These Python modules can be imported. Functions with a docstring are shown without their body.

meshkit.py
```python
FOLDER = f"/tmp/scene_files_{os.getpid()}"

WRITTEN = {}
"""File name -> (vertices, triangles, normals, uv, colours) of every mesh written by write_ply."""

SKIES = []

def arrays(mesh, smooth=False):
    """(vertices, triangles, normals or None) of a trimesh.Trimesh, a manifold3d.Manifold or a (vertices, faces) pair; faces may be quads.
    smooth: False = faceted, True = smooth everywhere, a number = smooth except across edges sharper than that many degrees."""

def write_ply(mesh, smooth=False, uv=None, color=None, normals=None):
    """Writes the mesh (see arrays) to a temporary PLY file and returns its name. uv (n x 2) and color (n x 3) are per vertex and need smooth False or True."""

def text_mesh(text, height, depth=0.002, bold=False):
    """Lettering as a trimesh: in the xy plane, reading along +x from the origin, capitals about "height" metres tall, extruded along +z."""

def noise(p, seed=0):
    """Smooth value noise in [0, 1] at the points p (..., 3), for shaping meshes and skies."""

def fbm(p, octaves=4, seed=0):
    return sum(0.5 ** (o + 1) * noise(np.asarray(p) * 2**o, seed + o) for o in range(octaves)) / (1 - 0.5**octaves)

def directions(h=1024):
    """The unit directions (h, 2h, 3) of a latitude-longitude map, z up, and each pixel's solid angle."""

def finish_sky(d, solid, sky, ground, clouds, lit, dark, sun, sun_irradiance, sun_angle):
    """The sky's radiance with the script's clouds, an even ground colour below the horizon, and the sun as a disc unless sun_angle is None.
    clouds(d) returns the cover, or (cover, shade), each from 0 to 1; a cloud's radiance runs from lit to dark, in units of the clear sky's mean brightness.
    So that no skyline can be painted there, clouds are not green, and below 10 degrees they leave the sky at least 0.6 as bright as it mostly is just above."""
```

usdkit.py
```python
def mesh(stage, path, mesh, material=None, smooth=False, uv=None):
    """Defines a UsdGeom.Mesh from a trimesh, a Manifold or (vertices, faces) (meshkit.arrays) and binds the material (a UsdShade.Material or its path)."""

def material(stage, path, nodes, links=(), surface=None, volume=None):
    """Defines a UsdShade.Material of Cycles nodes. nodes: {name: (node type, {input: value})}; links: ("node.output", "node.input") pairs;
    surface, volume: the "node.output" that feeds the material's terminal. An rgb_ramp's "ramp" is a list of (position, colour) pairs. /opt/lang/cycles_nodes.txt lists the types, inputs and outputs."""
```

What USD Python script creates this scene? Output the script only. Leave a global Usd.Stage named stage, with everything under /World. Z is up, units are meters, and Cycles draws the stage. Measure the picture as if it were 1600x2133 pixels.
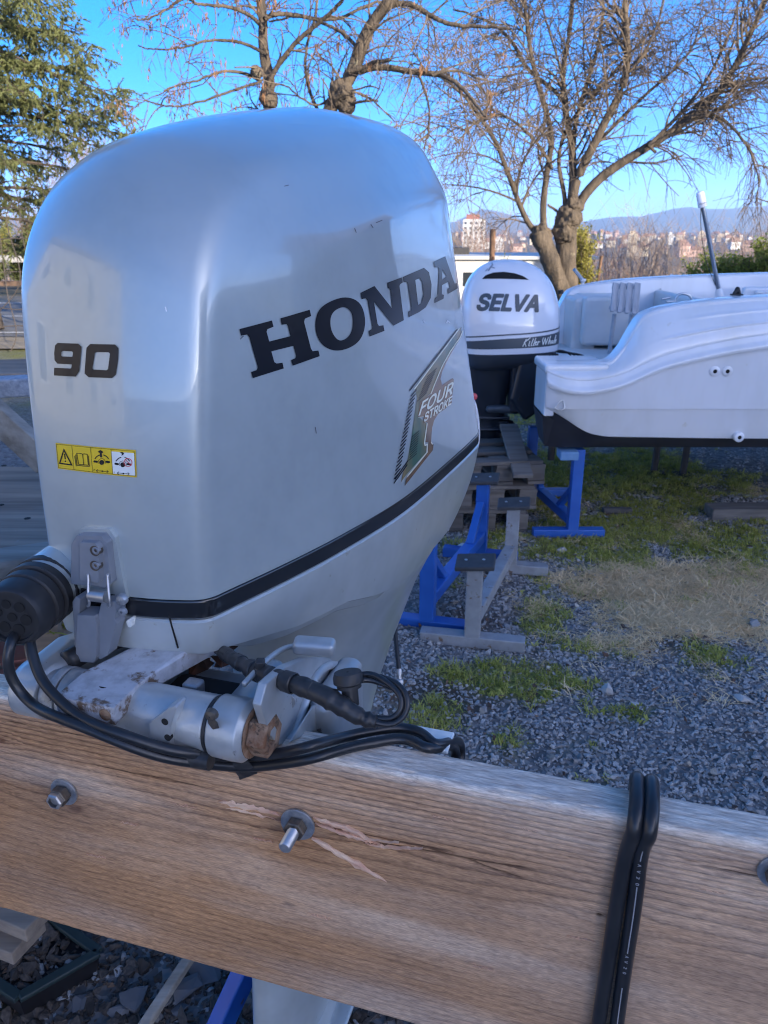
import math, random
import numpy as np, trimesh, manifold3d as mf, usdkit, meshkit
from scipy.interpolate import PchipInterpolator as PCH, splprep, splev
from shapely.geometry import Polygon, LineString, Point
from shapely.ops import unary_union
from shapely import affinity
from pxr import Usd, UsdGeom, UsdLux, UsdShade, Sdf, Gf, Vt

stage = Usd.Stage.CreateInMemory()
UsdGeom.SetStageUpAxis(stage, 'Z')
UsdGeom.SetStageMetersPerUnit(stage, 1.0)
UsdGeom.Xform.Define(stage, '/World')
UsdGeom.Scope.Define(stage, '/World/Looks')
HAZE = 1.05e-4
random.seed(7)
rng = np.random.default_rng(7)

# ------------------------------------------------------------------ camera
FPX, PITCH, CXP, CYP, HC = 1611.0, math.radians(20.0), 800.0, 1066.5, 1.5
cam = UsdGeom.Camera.Define(stage, '/World/camera')
cam.CreateHorizontalApertureAttr(27.0); cam.CreateVerticalApertureAttr(36.0)
cam.CreateFocalLengthAttr(27.0 * FPX / 1600)
cam.CreateFStopAttr(13.0); cam.CreateFocusDistanceAttr(0.95)
cam.CreateClippingRangeAttr((0.05, 60000.0))
cam.AddTranslateOp().Set((0, 0, HC)); cam.AddRotateXOp().Set(90 - 20.0)
cam.CreateExposureAttr(2.5)

# ------------------------------------------------------------------ sky and sun
SUN_AZ, SUN_EL = math.radians(140.0), math.radians(16.0)      # azimuth from +y towards +x, towards the sun
sdir = np.array([math.sin(SUN_AZ) * math.cos(SUN_EL), math.cos(SUN_AZ) * math.cos(SUN_EL), math.sin(SUN_EL)])
usdkit.material(stage, '/World/Looks/sky_look', {
    'sky': ('sky_texture', {'sky_type': 'single_scattering', 'sun_disc': False, 'sun_elevation': SUN_EL, 'sun_rotation': SUN_AZ,
                            'air_density': 0.22, 'aerosol_density': 0.47, 'ozone_density': 2.2}),
    'hs': ('hsv', {'saturation': 1.30, 'hue': .510}), 'gm': ('gamma', {'gamma': .8}), 'bg': ('background_shader', {'strength': 0.15})}, [('sky.color', 'hs.color'), ('hs.color', 'gm.color'), ('gm.color', 'bg.color')], surface='bg.background')
dome = UsdLux.DomeLight.Define(stage, '/World/sky')
UsdShade.MaterialBindingAPI.Apply(dome.GetPrim()).Bind(UsdShade.Material.Get(stage, '/World/Looks/sky_look'))
dome.GetPrim().SetCustomDataByKey('kind', 'structure')
sun = UsdLux.DistantLight.Define(stage, '/World/sun')
sun.CreateNormalizeAttr(True); sun.CreateIntensityAttr(0.52); sun.CreateAngleAttr(0.5); sun.CreateColorAttr((1.0, 0.90, 0.76))
sun.AddRotateZOp().Set(math.degrees(-SUN_AZ)); sun.AddRotateXOp().Set(-(90 - math.degrees(SUN_EL)))

# ------------------------------------------------------------------ helpers
used = {}
def path_for(name, parent):
    key = parent + '/' + name
    n = used.get(key, -1) + 1; used[key] = n
    return key if n == 0 else f'{key}_{n:03d}'

def tag(path, label=None, cat=None, group=None, kind=None):
    p = stage.GetPrimAtPath(path)
    for k, v in (('label', label), ('category', cat), ('group', group), ('kind', kind)):
        if v: p.SetCustomDataByKey(k, v)
    return path

def thing(name, label, cat, loc=(0, 0, 0), rotz=0.0, group=None, kind=None):
    path = path_for(name, '/World')
    x = UsdGeom.Xform.Define(stage, path)
    x.AddTranslateOp().Set(tuple(float(a) for a in loc))
    if rotz: x.AddRotateZOp().Set(float(rotz))
    return tag(path, label, cat, group, kind)

def copy_of(src, name, label, cat, loc, rotz=0.0, group=None, scale=None):
    path = path_for(name, '/World')
    x = UsdGeom.Xform.Define(stage, path)
    x.GetPrim().GetReferences().AddInternalReference(src)
    x.ClearXformOpOrder()
    x.GetPrim().GetReferences()
    for a in list(x.GetPrim().GetAttributes()):
        pass
    op = UsdGeom.XformOp(x.GetPrim().GetAttribute('xformOp:translate')) if x.GetPrim().GetAttribute('xformOp:translate') else x.AddTranslateOp()
    op.Set(tuple(float(a) for a in loc)); ops = [op]
    r = UsdGeom.XformOp(x.GetPrim().GetAttribute('xformOp:rotateZ')) if x.GetPrim().GetAttribute('xformOp:rotateZ') else x.AddRotateZOp()
    r.Set(float(rotz)); ops.append(r)
    if scale:
        s = UsdGeom.XformOp(x.GetPrim().GetAttribute('xformOp:scale')) if x.GetPrim().GetAttribute('xformOp:scale') else x.AddScaleOp()
        s.Set(tuple(float(a) for a in scale)); ops.append(s)
    x.SetXformOpOrder(ops)
    x.GetPrim().SetInstanceable(True)
    return tag(path, label, cat, group)

def obj(name, mesh, mat, parent='/World', smooth=False, xf=None, label=None, kind=None, uv=None, off=None):
    """one Mesh prim; xf = 4x4 numpy matrix of the mesh's own frame; off = a shift baked into the points"""
    path = path_for(name, parent)
    if isinstance(mesh, (list,)): mesh = trimesh.util.concatenate(mesh)
    if off is not None:
        if isinstance(mesh, tuple): mesh = (np.asarray(mesh[0], float) + off, mesh[1])
        else:
            v, f, _ = meshkit.arrays(mesh); mesh = (v + off, f)
    m = usdkit.mesh(stage, path, mesh, mat, smooth=smooth, uv=uv)
    if xf is not None: m.AddTransformOp().Set(Gf.Matrix4d(*np.asarray(xf, float).T.ravel().tolist()))
    if name in ('branches', 'twigs', 'sprays', 'foliage', 'leaves', 'boughs', 'stems') and not kind: kind = 'stuff'
    if label or kind: tag(path, label, None, None, kind)
    return path

def single(name, mesh, mat, label, cat, group=None, kind=None, **kw):
    return tag(obj(name, mesh, mat, **kw), label, cat, group, kind)

def frame(o, x, y=None, z=None):
    """4x4 frame with origin o, x axis along x, and z (or y) as given, made square"""
    x = np.asarray(x, float); x = x / np.linalg.norm(x)
    if z is not None:
        z = np.asarray(z, float); z = z - x * (x @ z); z /= np.linalg.norm(z); y = np.cross(z, x)
    else:
        y = np.asarray(y, float); y = y - x * (x @ y); y /= np.linalg.norm(y); z = np.cross(x, y)
    m = np.eye(4); m[:3, 0], m[:3, 1], m[:3, 2], m[:3, 3] = x, y, z, o
    return m

def xform(mesh, m):
    v, f, _ = meshkit.arrays(mesh); return (v @ m[:3, :3].T + m[:3, 3], f)

def cat(parts):
    vs, fs, n = [], [], 0
    for p in parts:
        v, f, _ = meshkit.arrays(p); vs.append(v); fs.append(np.asarray(f) + n); n += len(v)
    return (np.vstack(vs), np.vstack(fs))

_ico = trimesh.creation.icosphere(subdivisions=1)
def rbox(sx, sy, sz, r=.003, c=(0, 0, 0)):
    """box with rounded edges, centred at c"""
    pts = []
    for a in (-1, 1):
        for b in (-1, 1):
            for d in (-1, 1):
                pts.append(_ico.vertices * r + [a * (sx / 2 - r), b * (sy / 2 - r), d * (sz / 2 - r)])
    h = mf.Manifold.hull_points(np.vstack(pts) + np.asarray(c)).to_mesh()
    return (np.array(h.vert_properties[:, :3]), np.array(h.tri_verts))

def hull(pts):
    h = mf.Manifold.hull_points(np.asarray(pts, float)).to_mesh()
    return (np.array(h.vert_properties[:, :3]), np.array(h.tri_verts))

_ico2 = trimesh.creation.icosphere(subdivisions=2)
def blob_chain(joints):
    """hull-joined chain of spheres: list of (x, y, z, r)"""
    out = []
    for a, b in zip(joints[:-1], joints[1:]):
        out.append(hull(np.vstack([_ico2.vertices * a[3] + a[:3], _ico2.vertices * b[3] + b[:3]])))
    return cat(out)

def cyl(a, b, r, r2=None, sides=24, caps=True):
    a, b = np.asarray(a, float), np.asarray(b, float); r2 = r if r2 is None else r2
    t = b - a; t /= np.linalg.norm(t)
    x = np.cross(t, [0, 0, 1.] if abs(t[2]) < .9 else [1., 0, 0]); x /= np.linalg.norm(x); y = np.cross(t, x)
    an = np.arange(sides) * 2 * np.pi / sides
    ring = np.cos(an)[:, None] * x + np.sin(an)[:, None] * y
    v = np.vstack([a + ring * r, b + ring * r2, [a], [b]])
    i = np.arange(sides); j = (i + 1) % sides
    f = np.vstack([np.c_[i, j, sides + j], np.c_[i, sides + j, sides + i]])
    if caps: f = np.vstack([f, np.c_[j, i, i * 0 + 2 * sides], np.c_[sides + i, sides + j, i * 0 + 2 * sides + 1]])
    return (v, f)

def lathe(a, d, prof, sides=28):
    """profile [(t along d, radius)] turned about the axis from a along d"""
    d = np.asarray(d, float); d /= np.linalg.norm(d)
    x = np.cross(d, [0, 0, 1.] if abs(d[2]) < .9 else [1., 0, 0]); x /= np.linalg.norm(x); y = np.cross(d, x)
    an = np.arange(sides) * 2 * np.pi / sides
    ring = np.cos(an)[:, None] * x + np.sin(an)[:, None] * y
    v = np.vstack([np.asarray(a) + d * t + ring * r for t, r in prof])
    f = []
    i = np.arange(sides); j = (i + 1) % sides
    for k in range(len(prof) - 1):
        f += [np.c_[k * sides + i, k * sides + j, (k + 1) * sides + j], np.c_[k * sides + i, (k + 1) * sides + j, (k + 1) * sides + i]]
    return (v, np.vstack(f))

def tubes(P, R, sides=5, ref=None):
    """N tubes at once: P (N, n, 3), R (N, n)"""
    P = np.asarray(P, float); R = np.asarray(R, float)
    N, n, _ = P.shape
    T = np.gradient(P, axis=1); T /= np.linalg.norm(T, axis=2, keepdims=True) + 1e-12
    up = np.where(np.abs(T[..., 2:]) < .95, [0, 0, 1.], [1., 0, 0]) if ref is None else np.broadcast_to(ref, T.shape)
    A = np.cross(T, up); A /= np.linalg.norm(A, axis=2, keepdims=True) + 1e-12
    B = np.cross(T, A)
    an = np.arange(sides) * 2 * np.pi / sides
    V = P[:, :, None] + R[:, :, None, None] * (np.cos(an)[:, None] * A[:, :, None] + np.sin(an)[:, None] * B[:, :, None])
    b = (np.arange(N) * n * sides)[:, None, None]
    i = (np.arange(n - 1) * sides)[None, :, None]; s = np.arange(sides)[None, None]; s2 = (s + 1) % sides
    a0, a1, a2, a3 = b + i + s, b + i + s2, b + i + sides + s2, b + i + sides + s
    F = np.vstack([np.stack([a0, a1, a2], -1).reshape(-1, 3), np.stack([a0, a2, a3], -1).reshape(-1, 3)])
    return (V.reshape(-1, 3), F)

def spline(pts, n=60, s=0):
    pts = np.asarray(pts, float)
    tck, u = splprep(pts.T, s=s, k=min(3, len(pts) - 1))
    return np.array(splev(np.linspace(0, 1, n), tck)).T

def pipe(pts, r, n=60, sides=12, caps=True):
    c = spline(pts, n) if len(pts) > 2 else np.linspace(pts[0], pts[1], n)
    rr = np.full(n, r) if np.ndim(r) == 0 else np.interp(np.linspace(0, 1, n), np.linspace(0, 1, len(r)), r)
    T = np.gradient(c, axis=0); T /= np.linalg.norm(T, axis=1, keepdims=True)
    # parallel transport frames
    a = np.cross(T[0], [0, 0, 1.] if abs(T[0, 2]) < .9 else [1., 0, 0]); A = []
    for t in T:
        a = a - t * (a @ t); a /= np.linalg.norm(a); A.append(a)
    A = np.array(A); B = np.cross(T, A); an = np.arange(sides) * 2 * np.pi / sides
    v = c[:, None] + rr[:, None, None] * (np.cos(an)[None, :, None] * A[:, None] + np.sin(an)[None, :, None] * B[:, None])
    i, j = np.meshgrid(np.arange(n - 1), np.arange(sides), indexing='ij'); j2 = (j + 1) % sides
    f = np.vstack([np.stack([i * sides + j, i * sides + j2, (i + 1) * sides + j2], -1).reshape(-1, 3), np.stack([i * sides + j, (i + 1) * sides + j2, (i + 1) * sides + j], -1).reshape(-1, 3)])
    v = v.reshape(-1, 3)
    if caps:
        k = len(v); v = np.vstack([v, c[:1], c[-1:]]); s = np.arange(sides); s2 = (s + 1) % sides; e = (n - 1) * sides
        f = np.vstack([f, np.c_[s2, s, s * 0 + k], np.c_[e + s, e + s2, s * 0 + k + 1]])
    return (v, f)

def grid_mesh(P, closed=False):
    """P (a, b, 3) -> quads split in triangles; closed wraps the second axis"""
    a, b, _ = P.shape
    i, j = np.meshgrid(np.arange(a - 1), np.arange(b if closed else b - 1), indexing='ij'); j2 = (j + 1) % b
    f = np.vstack([np.stack([i * b + j, i * b + j2, (i + 1) * b + j2], -1).reshape(-1, 3), np.stack([i * b + j, (i + 1) * b + j2, (i + 1) * b + j], -1).reshape(-1, 3)])
    return (P.reshape(-1, 3), f)

def extrude(poly, h):
    """shapely polygon -> solid of height h along +z"""
    gs = getattr(poly, 'geoms', [poly])
    return cat([trimesh.creation.extrude_polygon(g, h, engine='earcut') for g in gs if g.area > 1e-12])

# points of the world from points of the picture, used to measure where things stand
_c, _s = math.cos(PITCH), math.sin(PITCH)
def ray(px, py):
    x = (np.asarray(px, float) - CXP) / FPX; y = (CYP - np.asarray(py, float)) / FPX
    return np.stack([x, _c + y * _s, -_s + y * _c], -1)
CAMP = np.array([0, 0, HC])
def at_y(px, py, y):
    r = ray(px, py); return CAMP + r * (np.asarray(y, float) / r[..., 1])[..., None]
def at_z(px, py, z=0.0):
    r = ray(px, py); return CAMP + r * ((z - HC) / r[..., 2])[..., None]
def on_plane(px, py, o, n):
    r = ray(px, py); return CAMP + r * (((np.asarray(o) - CAMP) @ n) / (r @ n))[..., None]

# ------------------------------------------------------------------ materials
def M(name, col, rough=.5, metal=0.0, col2=None, scale=10., detail=4, stretch=(1, 1, 1), lo=.35, hi=.65, bump=0., bscale=100., bdist=.002,
      bstretch=(1, 1, 1), coat=0., coatr=.05, bevel=0., rough2=None, spots=None, spec=None, rand=0., rdetail=2):
    """procedural principled material: two colours mixed by noise, optional bump, spots = (colour, scale, threshold), rand = tone change per instance or island"""
    n = {'tc': ('texture_coordinate', {}), 'p': ('principled_bsdf', {'base_color': col, 'roughness': rough, 'metallic': metal, 'coat_weight': coat, 'coat_roughness': coatr})}
    L = []; src = None
    if spec is not None: n['p'][1]['specular_ior_level'] = spec
    if col2 is not None:
        n['mp'] = ('mapping', {'scale': stretch}); n['no'] = ('noise_texture', {'scale': scale, 'detail': float(detail), 'roughness': .6})
        n['rp'] = ('rgb_ramp', {'ramp': [(lo, col), (hi, col2)]})
        L += [('tc.object', 'mp.vector'), ('mp.vector', 'no.vector'), ('no.fac', 'rp.fac')]; src = 'rp.color'
        if rough2 is not None:
            n['rr'] = ('map_range', {'from_min': lo, 'from_max': hi, 'to_min': rough, 'to_max': rough2, 'clamp': True}); L += [('no.fac', 'rr.value'), ('rr.result', 'p.roughness')]
    if spots:
        n['ns'] = ('noise_texture', {'scale': spots[1], 'detail': 5., 'roughness': .65}); n['rs'] = ('rgb_ramp', {'ramp': [(spots[2], (0, 0, 0)), (spots[2] + .06, (1, 1, 1))]})
        n['ms'] = ('mix', {'color1': col, 'color2': spots[0]}); L += [('tc.object', 'ns.vector'), ('ns.fac', 'rs.fac'), ('rs.color', 'ms.fac')]
        if src: L.append((src, 'ms.color1'))
        src = 'ms.color'
    if rand:
        n['oi'] = ('object_info', {}); n['ge'] = ('geometry', {}); n['ad'] = ('math', {'math_type': 'add'}); n['fr'] = ('math', {'math_type': 'fraction'})
        n['rm'] = ('map_range', {'from_min': 0., 'from_max': 1., 'to_min': 1 - rand, 'to_max': 1 + rand}); n['hs'] = ('hsv', {'color': col})
        L += [('oi.random', 'ad.value1'), ('ge.random_per_island', 'ad.value2'), ('ad.value', 'fr.value1'), ('fr.value', 'rm.value'), ('rm.result', 'hs.value')]
        if src: L.append((src, 'hs.color'))
        src = 'hs.color'
    if src: L.append((src, 'p.base_color'))
    nrm = None
    if bevel:
        n['bv'] = ('bevel', {'radius': bevel, 'samples': 4}); nrm = 'bv.bevel'
    if bump:
        n['mb'] = ('mapping', {'scale': bstretch}); n['nb'] = ('noise_texture', {'scale': bscale, 'detail': 4., 'roughness': .6}); n['b'] = ('bump', {'strength': bump, 'distance': bdist})
        L += [('tc.object', 'mb.vector'), ('mb.vector', 'nb.vector'), ('nb.fac', 'b.height')]
        if nrm: L.append((nrm, 'b.normal'))
        nrm = 'b.normal'
    if nrm: L.append((nrm, 'p.normal'))
    return usdkit.material(stage, '/World/Looks/' + name, n, L, surface='p.BSDF')

def M_nodes(name, nodes, links, surface='p.BSDF'):
    return usdkit.material(stage, '/World/Looks/' + name, nodes, links, surface=surface)

silver = M_nodes('silver_paint', {'tc': ('texture_coordinate', {}), 'n1': ('noise_texture', {'scale': 5., 'detail': 6., 'roughness': .65}), 'n2': ('noise_texture', {'scale': 70., 'detail': 4., 'roughness': .7}), 'n3': ('noise_texture', {'scale': 2500., 'detail': 1.}),
    'mp': ('mapping', {'scale': (9., 9., .8)}), 'n4': ('noise_texture', {'scale': 3., 'detail': 5., 'roughness': .6}),
    'rc': ('rgb_ramp', {'ramp': [(.35, (.385, .435, .44)), (.65, (.405, .455, .46))]}), 'rd': ('rgb_ramp', {'ramp': [(.60, (0, 0, 0)), (.76, (.2, .2, .2))]}), 'md': ('mix', {'color2': (.50, .49, .45)}),
    'rs': ('map_range', {'from_min': .35, 'from_max': .75, 'to_min': .02, 'to_max': .07, 'clamp': True}), 'r4': ('map_range', {'from_min': .3, 'from_max': .7, 'to_min': .30, 'to_max': .42, 'clamp': True}),
    'b': ('bump', {'strength': .02, 'distance': .0004}), 'bw': ('bump', {'strength': .05, 'distance': .01}), 'p': ('principled_bsdf', {'metallic': .38, 'coat_weight': 1.})},
    [('tc.object', 'n1.vector'), ('tc.object', 'n2.vector'), ('tc.object', 'n3.vector'), ('tc.object', 'mp.vector'), ('mp.vector', 'n4.vector'), ('n1.fac', 'rc.fac'), ('n2.fac', 'rd.fac'), ('rc.color', 'md.color1'), ('rd.color', 'md.fac'), ('md.color', 'p.base_color'),
     ('n4.fac', 'rs.value'), ('rs.result', 'p.coat_roughness'), ('n1.fac', 'r4.value'), ('r4.result', 'p.roughness'), ('n3.fac', 'b.height'), ('b.normal', 'p.normal')])
silver_low = M('silver_paint_worn', (.45, .485, .48), .36, .35, (.39, .42, .41), 14, coat=.6, coatr=.12, spots=((.33, .33, .29), 60, .66), bump=.05, bscale=160, bdist=.0006)
cast_silver = M('cast_silver', (.48, .50, .50), .38, .5, (.38, .40, .40), 25, coat=.3, coatr=.2, spots=((.13, .115, .10), 52, .665), bump=.22, bscale=420, bdist=.0007, bevel=.003)
cast_dirty = M('cast_dirty', (.44, .46, .47), .45, .5, (.20, .19, .17), 45, lo=.45, hi=.68, spots=((.05, .045, .04), 70, .62), bump=.25, bscale=300, bdist=.001, bevel=.002)
scuffed = M('scuffed_alloy', (.50, .51, .53), .5, .25, (.33, .33, .34), 60, lo=.4, hi=.7, spots=((.15, .10, .065), 26, .555), bump=.3, bscale=260, bdist=.001, bevel=.002)
latch_grey = M('latch_grey', (.20, .22, .25), .42, .25, (.24, .26, .29), 30, bump=.1, bscale=500, bdist=.0005, bevel=.0015)
steel = M('bright_steel', (.50, .50, .50), .38, .9, (.42, .42, .43), 60, bump=.06, bscale=400, bdist=.0005)
zinc = M('zinc_plate', (.42, .44, .47), .42, .8, (.28, .30, .32), 120, lo=.4, hi=.65, spots=((.16, .15, .14), 150, .68), bump=.1, bscale=500, bdist=.0004, bevel=.0006)
dark_nut = M('oily_nut', (.07, .065, .06), .45, .6, (.16, .13, .10), 150, bevel=.0008)
rust = M('rusty_iron', (.16, .07, .03), .85, .1, (.30, .20, .13), 90, spots=((.08, .05, .03), 120, .55), bump=.5, bscale=260, bdist=.0015, bevel=.0015)
gasket = M('black_gasket', (.008, .009, .011), .16, 0, coat=.5, coatr=.08, bump=.03, bscale=60, bdist=.001)
rubber = M('black_rubber', (.012, .012, .013), .5, 0, (.02, .02, .021), 30, bump=.12, bscale=300, bdist=.0008)
pvc = M('black_pvc', (.011, .012, .014), .33, 0, (.017, .018, .02), 25, spots=((.10, .10, .10), 90, .76), bump=.05, bscale=140, bdist=.0006)
tape = M('black_tape', (.012, .012, .013), .45, 0, (.03, .03, .03), 70, spots=((.3, .3, .29), 160, .74), bump=.3, bscale=120, bdist=.001)
vinyl = M('black_vinyl', (.005, .006, .010), .22, 0, spec=.4)
vinyl_white = M('white_vinyl', (.72, .74, .70), .25)
vinyl_cream = M('cream_vinyl', (.74, .73, .60), .3)
vinyl_yellow = M('yellow_vinyl', (.72, .50, .012), .3, coat=.3)
vinyl_red = M('red_vinyl', (.55, .03, .04), .3)
decal_green = M('decal_green_brown', (.05, .11, .075), .25, 0, (.22, .16, .07), 9, lo=.42, hi=.6, coat=.3)
decal_brown = M('decal_brown', (.022, .024, .035), .2, 0, (.20, .11, .05), 8, lo=.45, hi=.6, coat=.4)
black_hole = M('dark_inside', (.006, .006, .006), .9)
pale_foam = M('grey_foam', (.30, .33, .38), .9, 0, (.42, .45, .50), 90, bump=.8, bscale=170, bdist=.006)
# ------------------------------------------------------------------ the big outboard in front: shape of its cowl
YAW = math.radians(17.5)
EV = np.array([math.cos(YAW), -math.sin(YAW), 0]); EU = np.array([math.sin(YAW), math.cos(YAW), 0]); EW = np.array([0, 0, 1.])
OC = np.array([-.248, .679, 1.165]) - .015 * EV              # front of the seam, on the centre line
BASE = np.array([0, 0, OC[2]])                               # points are written about OC, the thing's base is on the ground below
def to_local(p): q = np.asarray(p) - OC; return np.stack([q @ EV, q @ EU, q @ EW], -1)
def loc_u(px, py, u): return to_local(on_plane(np.asarray(px, float), np.asarray(py, float), OC + EU * u, EU))
def loc_w(px, py, w): return to_local(on_plane(np.asarray(px, float), np.asarray(py, float), OC + EW * w, EW))
def loc_v(px, py, v): return to_local(on_plane(np.asarray(px, float), np.asarray(py, float), OC + EV * v, EV))
def smax(a, b, k):
    h = np.maximum(k - np.abs(a - b), 0) / k
    return np.maximum(a, b) + h * h * k * .25
cV0 = PCH([-.2, -.05, .02, .124, .205, .38, .521, .731, .9], [.02, .069, .092, .128, .152, .189, .202, .214, .216])
cWC = PCH([-.2, .1, .2, .35, .618, .9], [.29, .309, .3225, .3485, .381, .40])
cWE = PCH([-.2, .045, .072, .091, .138, .238, .376, .52, .685, .9], [.32, .358, .366, .372, .387, .409, .431, .449, .459, .468])
cAR = PCH([-.2, .0, .1, .15, .3, .5, .9], [.03, .032, .034, .036, .040, .043, .036])
cRW = PCH([-.2, .03, .1, .2, .9], [.08, .088, .1, .11, .11])
def cowl(p):
    v, u, w = np.abs(p[..., 0]), p[..., 1], p[..., 2]
    uc = np.clip(u, -.19, .89)
    k = -.01 + .235 * np.clip(uc, 0, .72)
    wc, we, R = cWC(uc), cWE(uc), cRW(uc)
    side = (v - (cV0(uc) - k * w)) * .95
    V1 = cV0(uc) - k * wc
    dv, dw = R - V1, we - wc
    bev = ((v - V1) * dw - (w - wc) * dv) / np.hypot(dv, dw)
    top = w - (we + cAR(uc) * (1 - (v / R) ** 2))
    front = 2.0 * v * v + .28 * np.clip(w, 0, 1) ** 2 - u
    body = smax(smax(front, top, .085), smax(side, bev, .006), .011)
    return smax(body, u - (.875 - 1.0 * v * v - .14 * np.clip(w, 0, 1)), .10)
def radial(az, el, c=(0, .38, 0)):
    """points of the cowl in the directions az (0 = rear, turning to the right side), el"""
    az, el = np.broadcast_arrays(az, el); d = np.stack([np.sin(az) * np.cos(el), np.cos(az) * np.cos(el), np.sin(el)], -1)
    lo, hi = np.zeros(d.shape[:-1]), np.full(d.shape[:-1], .8)
    for _ in range(34):
        m = (lo + hi) / 2; i = cowl(np.asarray(c) + d * m[..., None]) < 0
        lo, hi = np.where(i, m, lo), np.where(i, hi, m)
    return np.asarray(c) + d * lo[..., None]
def even_az(n):
    a = np.linspace(0, 2 * np.pi, 4001); p = radial(a, a * 0); s = np.r_[0, np.cumsum(np.linalg.norm(np.diff(p, axis=0), axis=1))]
    return np.interp(np.linspace(0, s[-1], n, endpoint=False), s, a)
AZ = even_az(420)
RIM = radial(AZ, AZ * 0)                                        # the seam's outline
_t = np.roll(RIM, -1, 0) - np.roll(RIM, 1, 0); RIMN = np.stack([-_t[:, 1], _t[:, 0], 0 * _t[:, 0]], 1); RIMN /= np.linalg.norm(RIMN, axis=1, keepdims=True)
RIMN *= np.sign(((RIM - [0, .38, 0]) * RIMN).sum(1))[:, None]
def on_cowl(px, py):
    """where the line of sight through picture points meets the cowl: local points and normals"""
    r = ray(px, py); r = r / np.linalg.norm(r, axis=-1, keepdims=True)
    d = np.stack([r @ EV, r @ EU, r @ EW], -1); o = to_local(CAMP); t = np.full(d.shape[:-1], .4)
    for _ in range(140): t = np.minimum(t + cowl(o + d * t[..., None]) * .55, 2.2)
    p = o + d * t[..., None]; e = 5e-4
    n = np.stack([cowl(p + e * x) - cowl(p - e * x) for x in np.eye(3)], -1); n /= np.linalg.norm(n, axis=-1, keepdims=True)
    return p, n
def decal(name, poly, mat, parent, off=.0007, size=14, label=None):
    """a thin sticker laid on the cowl; its outline is given in picture points"""
    vs = []
    for g in getattr(poly, 'geoms', [poly]):
        if g.is_empty or g.area < 1: continue
        v, f = trimesh.creation.triangulate_polygon(g, engine='earcut')
        v, f = trimesh.remesh.subdivide_to_size(np.c_[v, np.zeros(len(v))], f, size, max_iter=12); vs.append((v, f))
    v, f = cat(vs); p, n = on_cowl(v[:, 0], v[:, 1])
    return obj(name, (p + n * off + BASE, f), mat, parent, smooth=True, label=label)
def homography(src, dst):
    A = []
    for (x, y), (X, Y) in zip(src, dst): A += [[x, y, 1, 0, 0, 0, -X * x, -X * y], [0, 0, 0, x, y, 1, -Y * x, -Y * y]]
    h = np.linalg.solve(np.array(A, float), np.array(dst, float).ravel()); h = np.append(h, 1).reshape(3, 3)
    return lambda p: (lambda q: q[:, :2] / q[:, 2:])(np.c_[np.asarray(p, float), np.ones(len(p))] @ h.T)
def text_poly(text, bold=True, shear=0.0):
    """letters as a shapely shape: capitals one unit tall"""
    m = meshkit.text_mesh(text, 1.0, .1, bold=bold)
    t = m.triangles[(m.face_normals[:, 2] > .9)][:, :, :2]
    g = unary_union([Polygon(q).buffer(.002) for q in t]).buffer(-.002)
    return affinity.affine_transform(g, [1, shear, 0, 1, 0, 0])
def map_poly(g, h):
    def one(q):
        q = q.segmentize(.08); return Polygon(h(np.array(q.exterior.coords)), [h(np.array(i.coords)) for i in q.interiors])
    return unary_union([one(q).buffer(0) for q in getattr(g, 'geoms', [g])])

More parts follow.
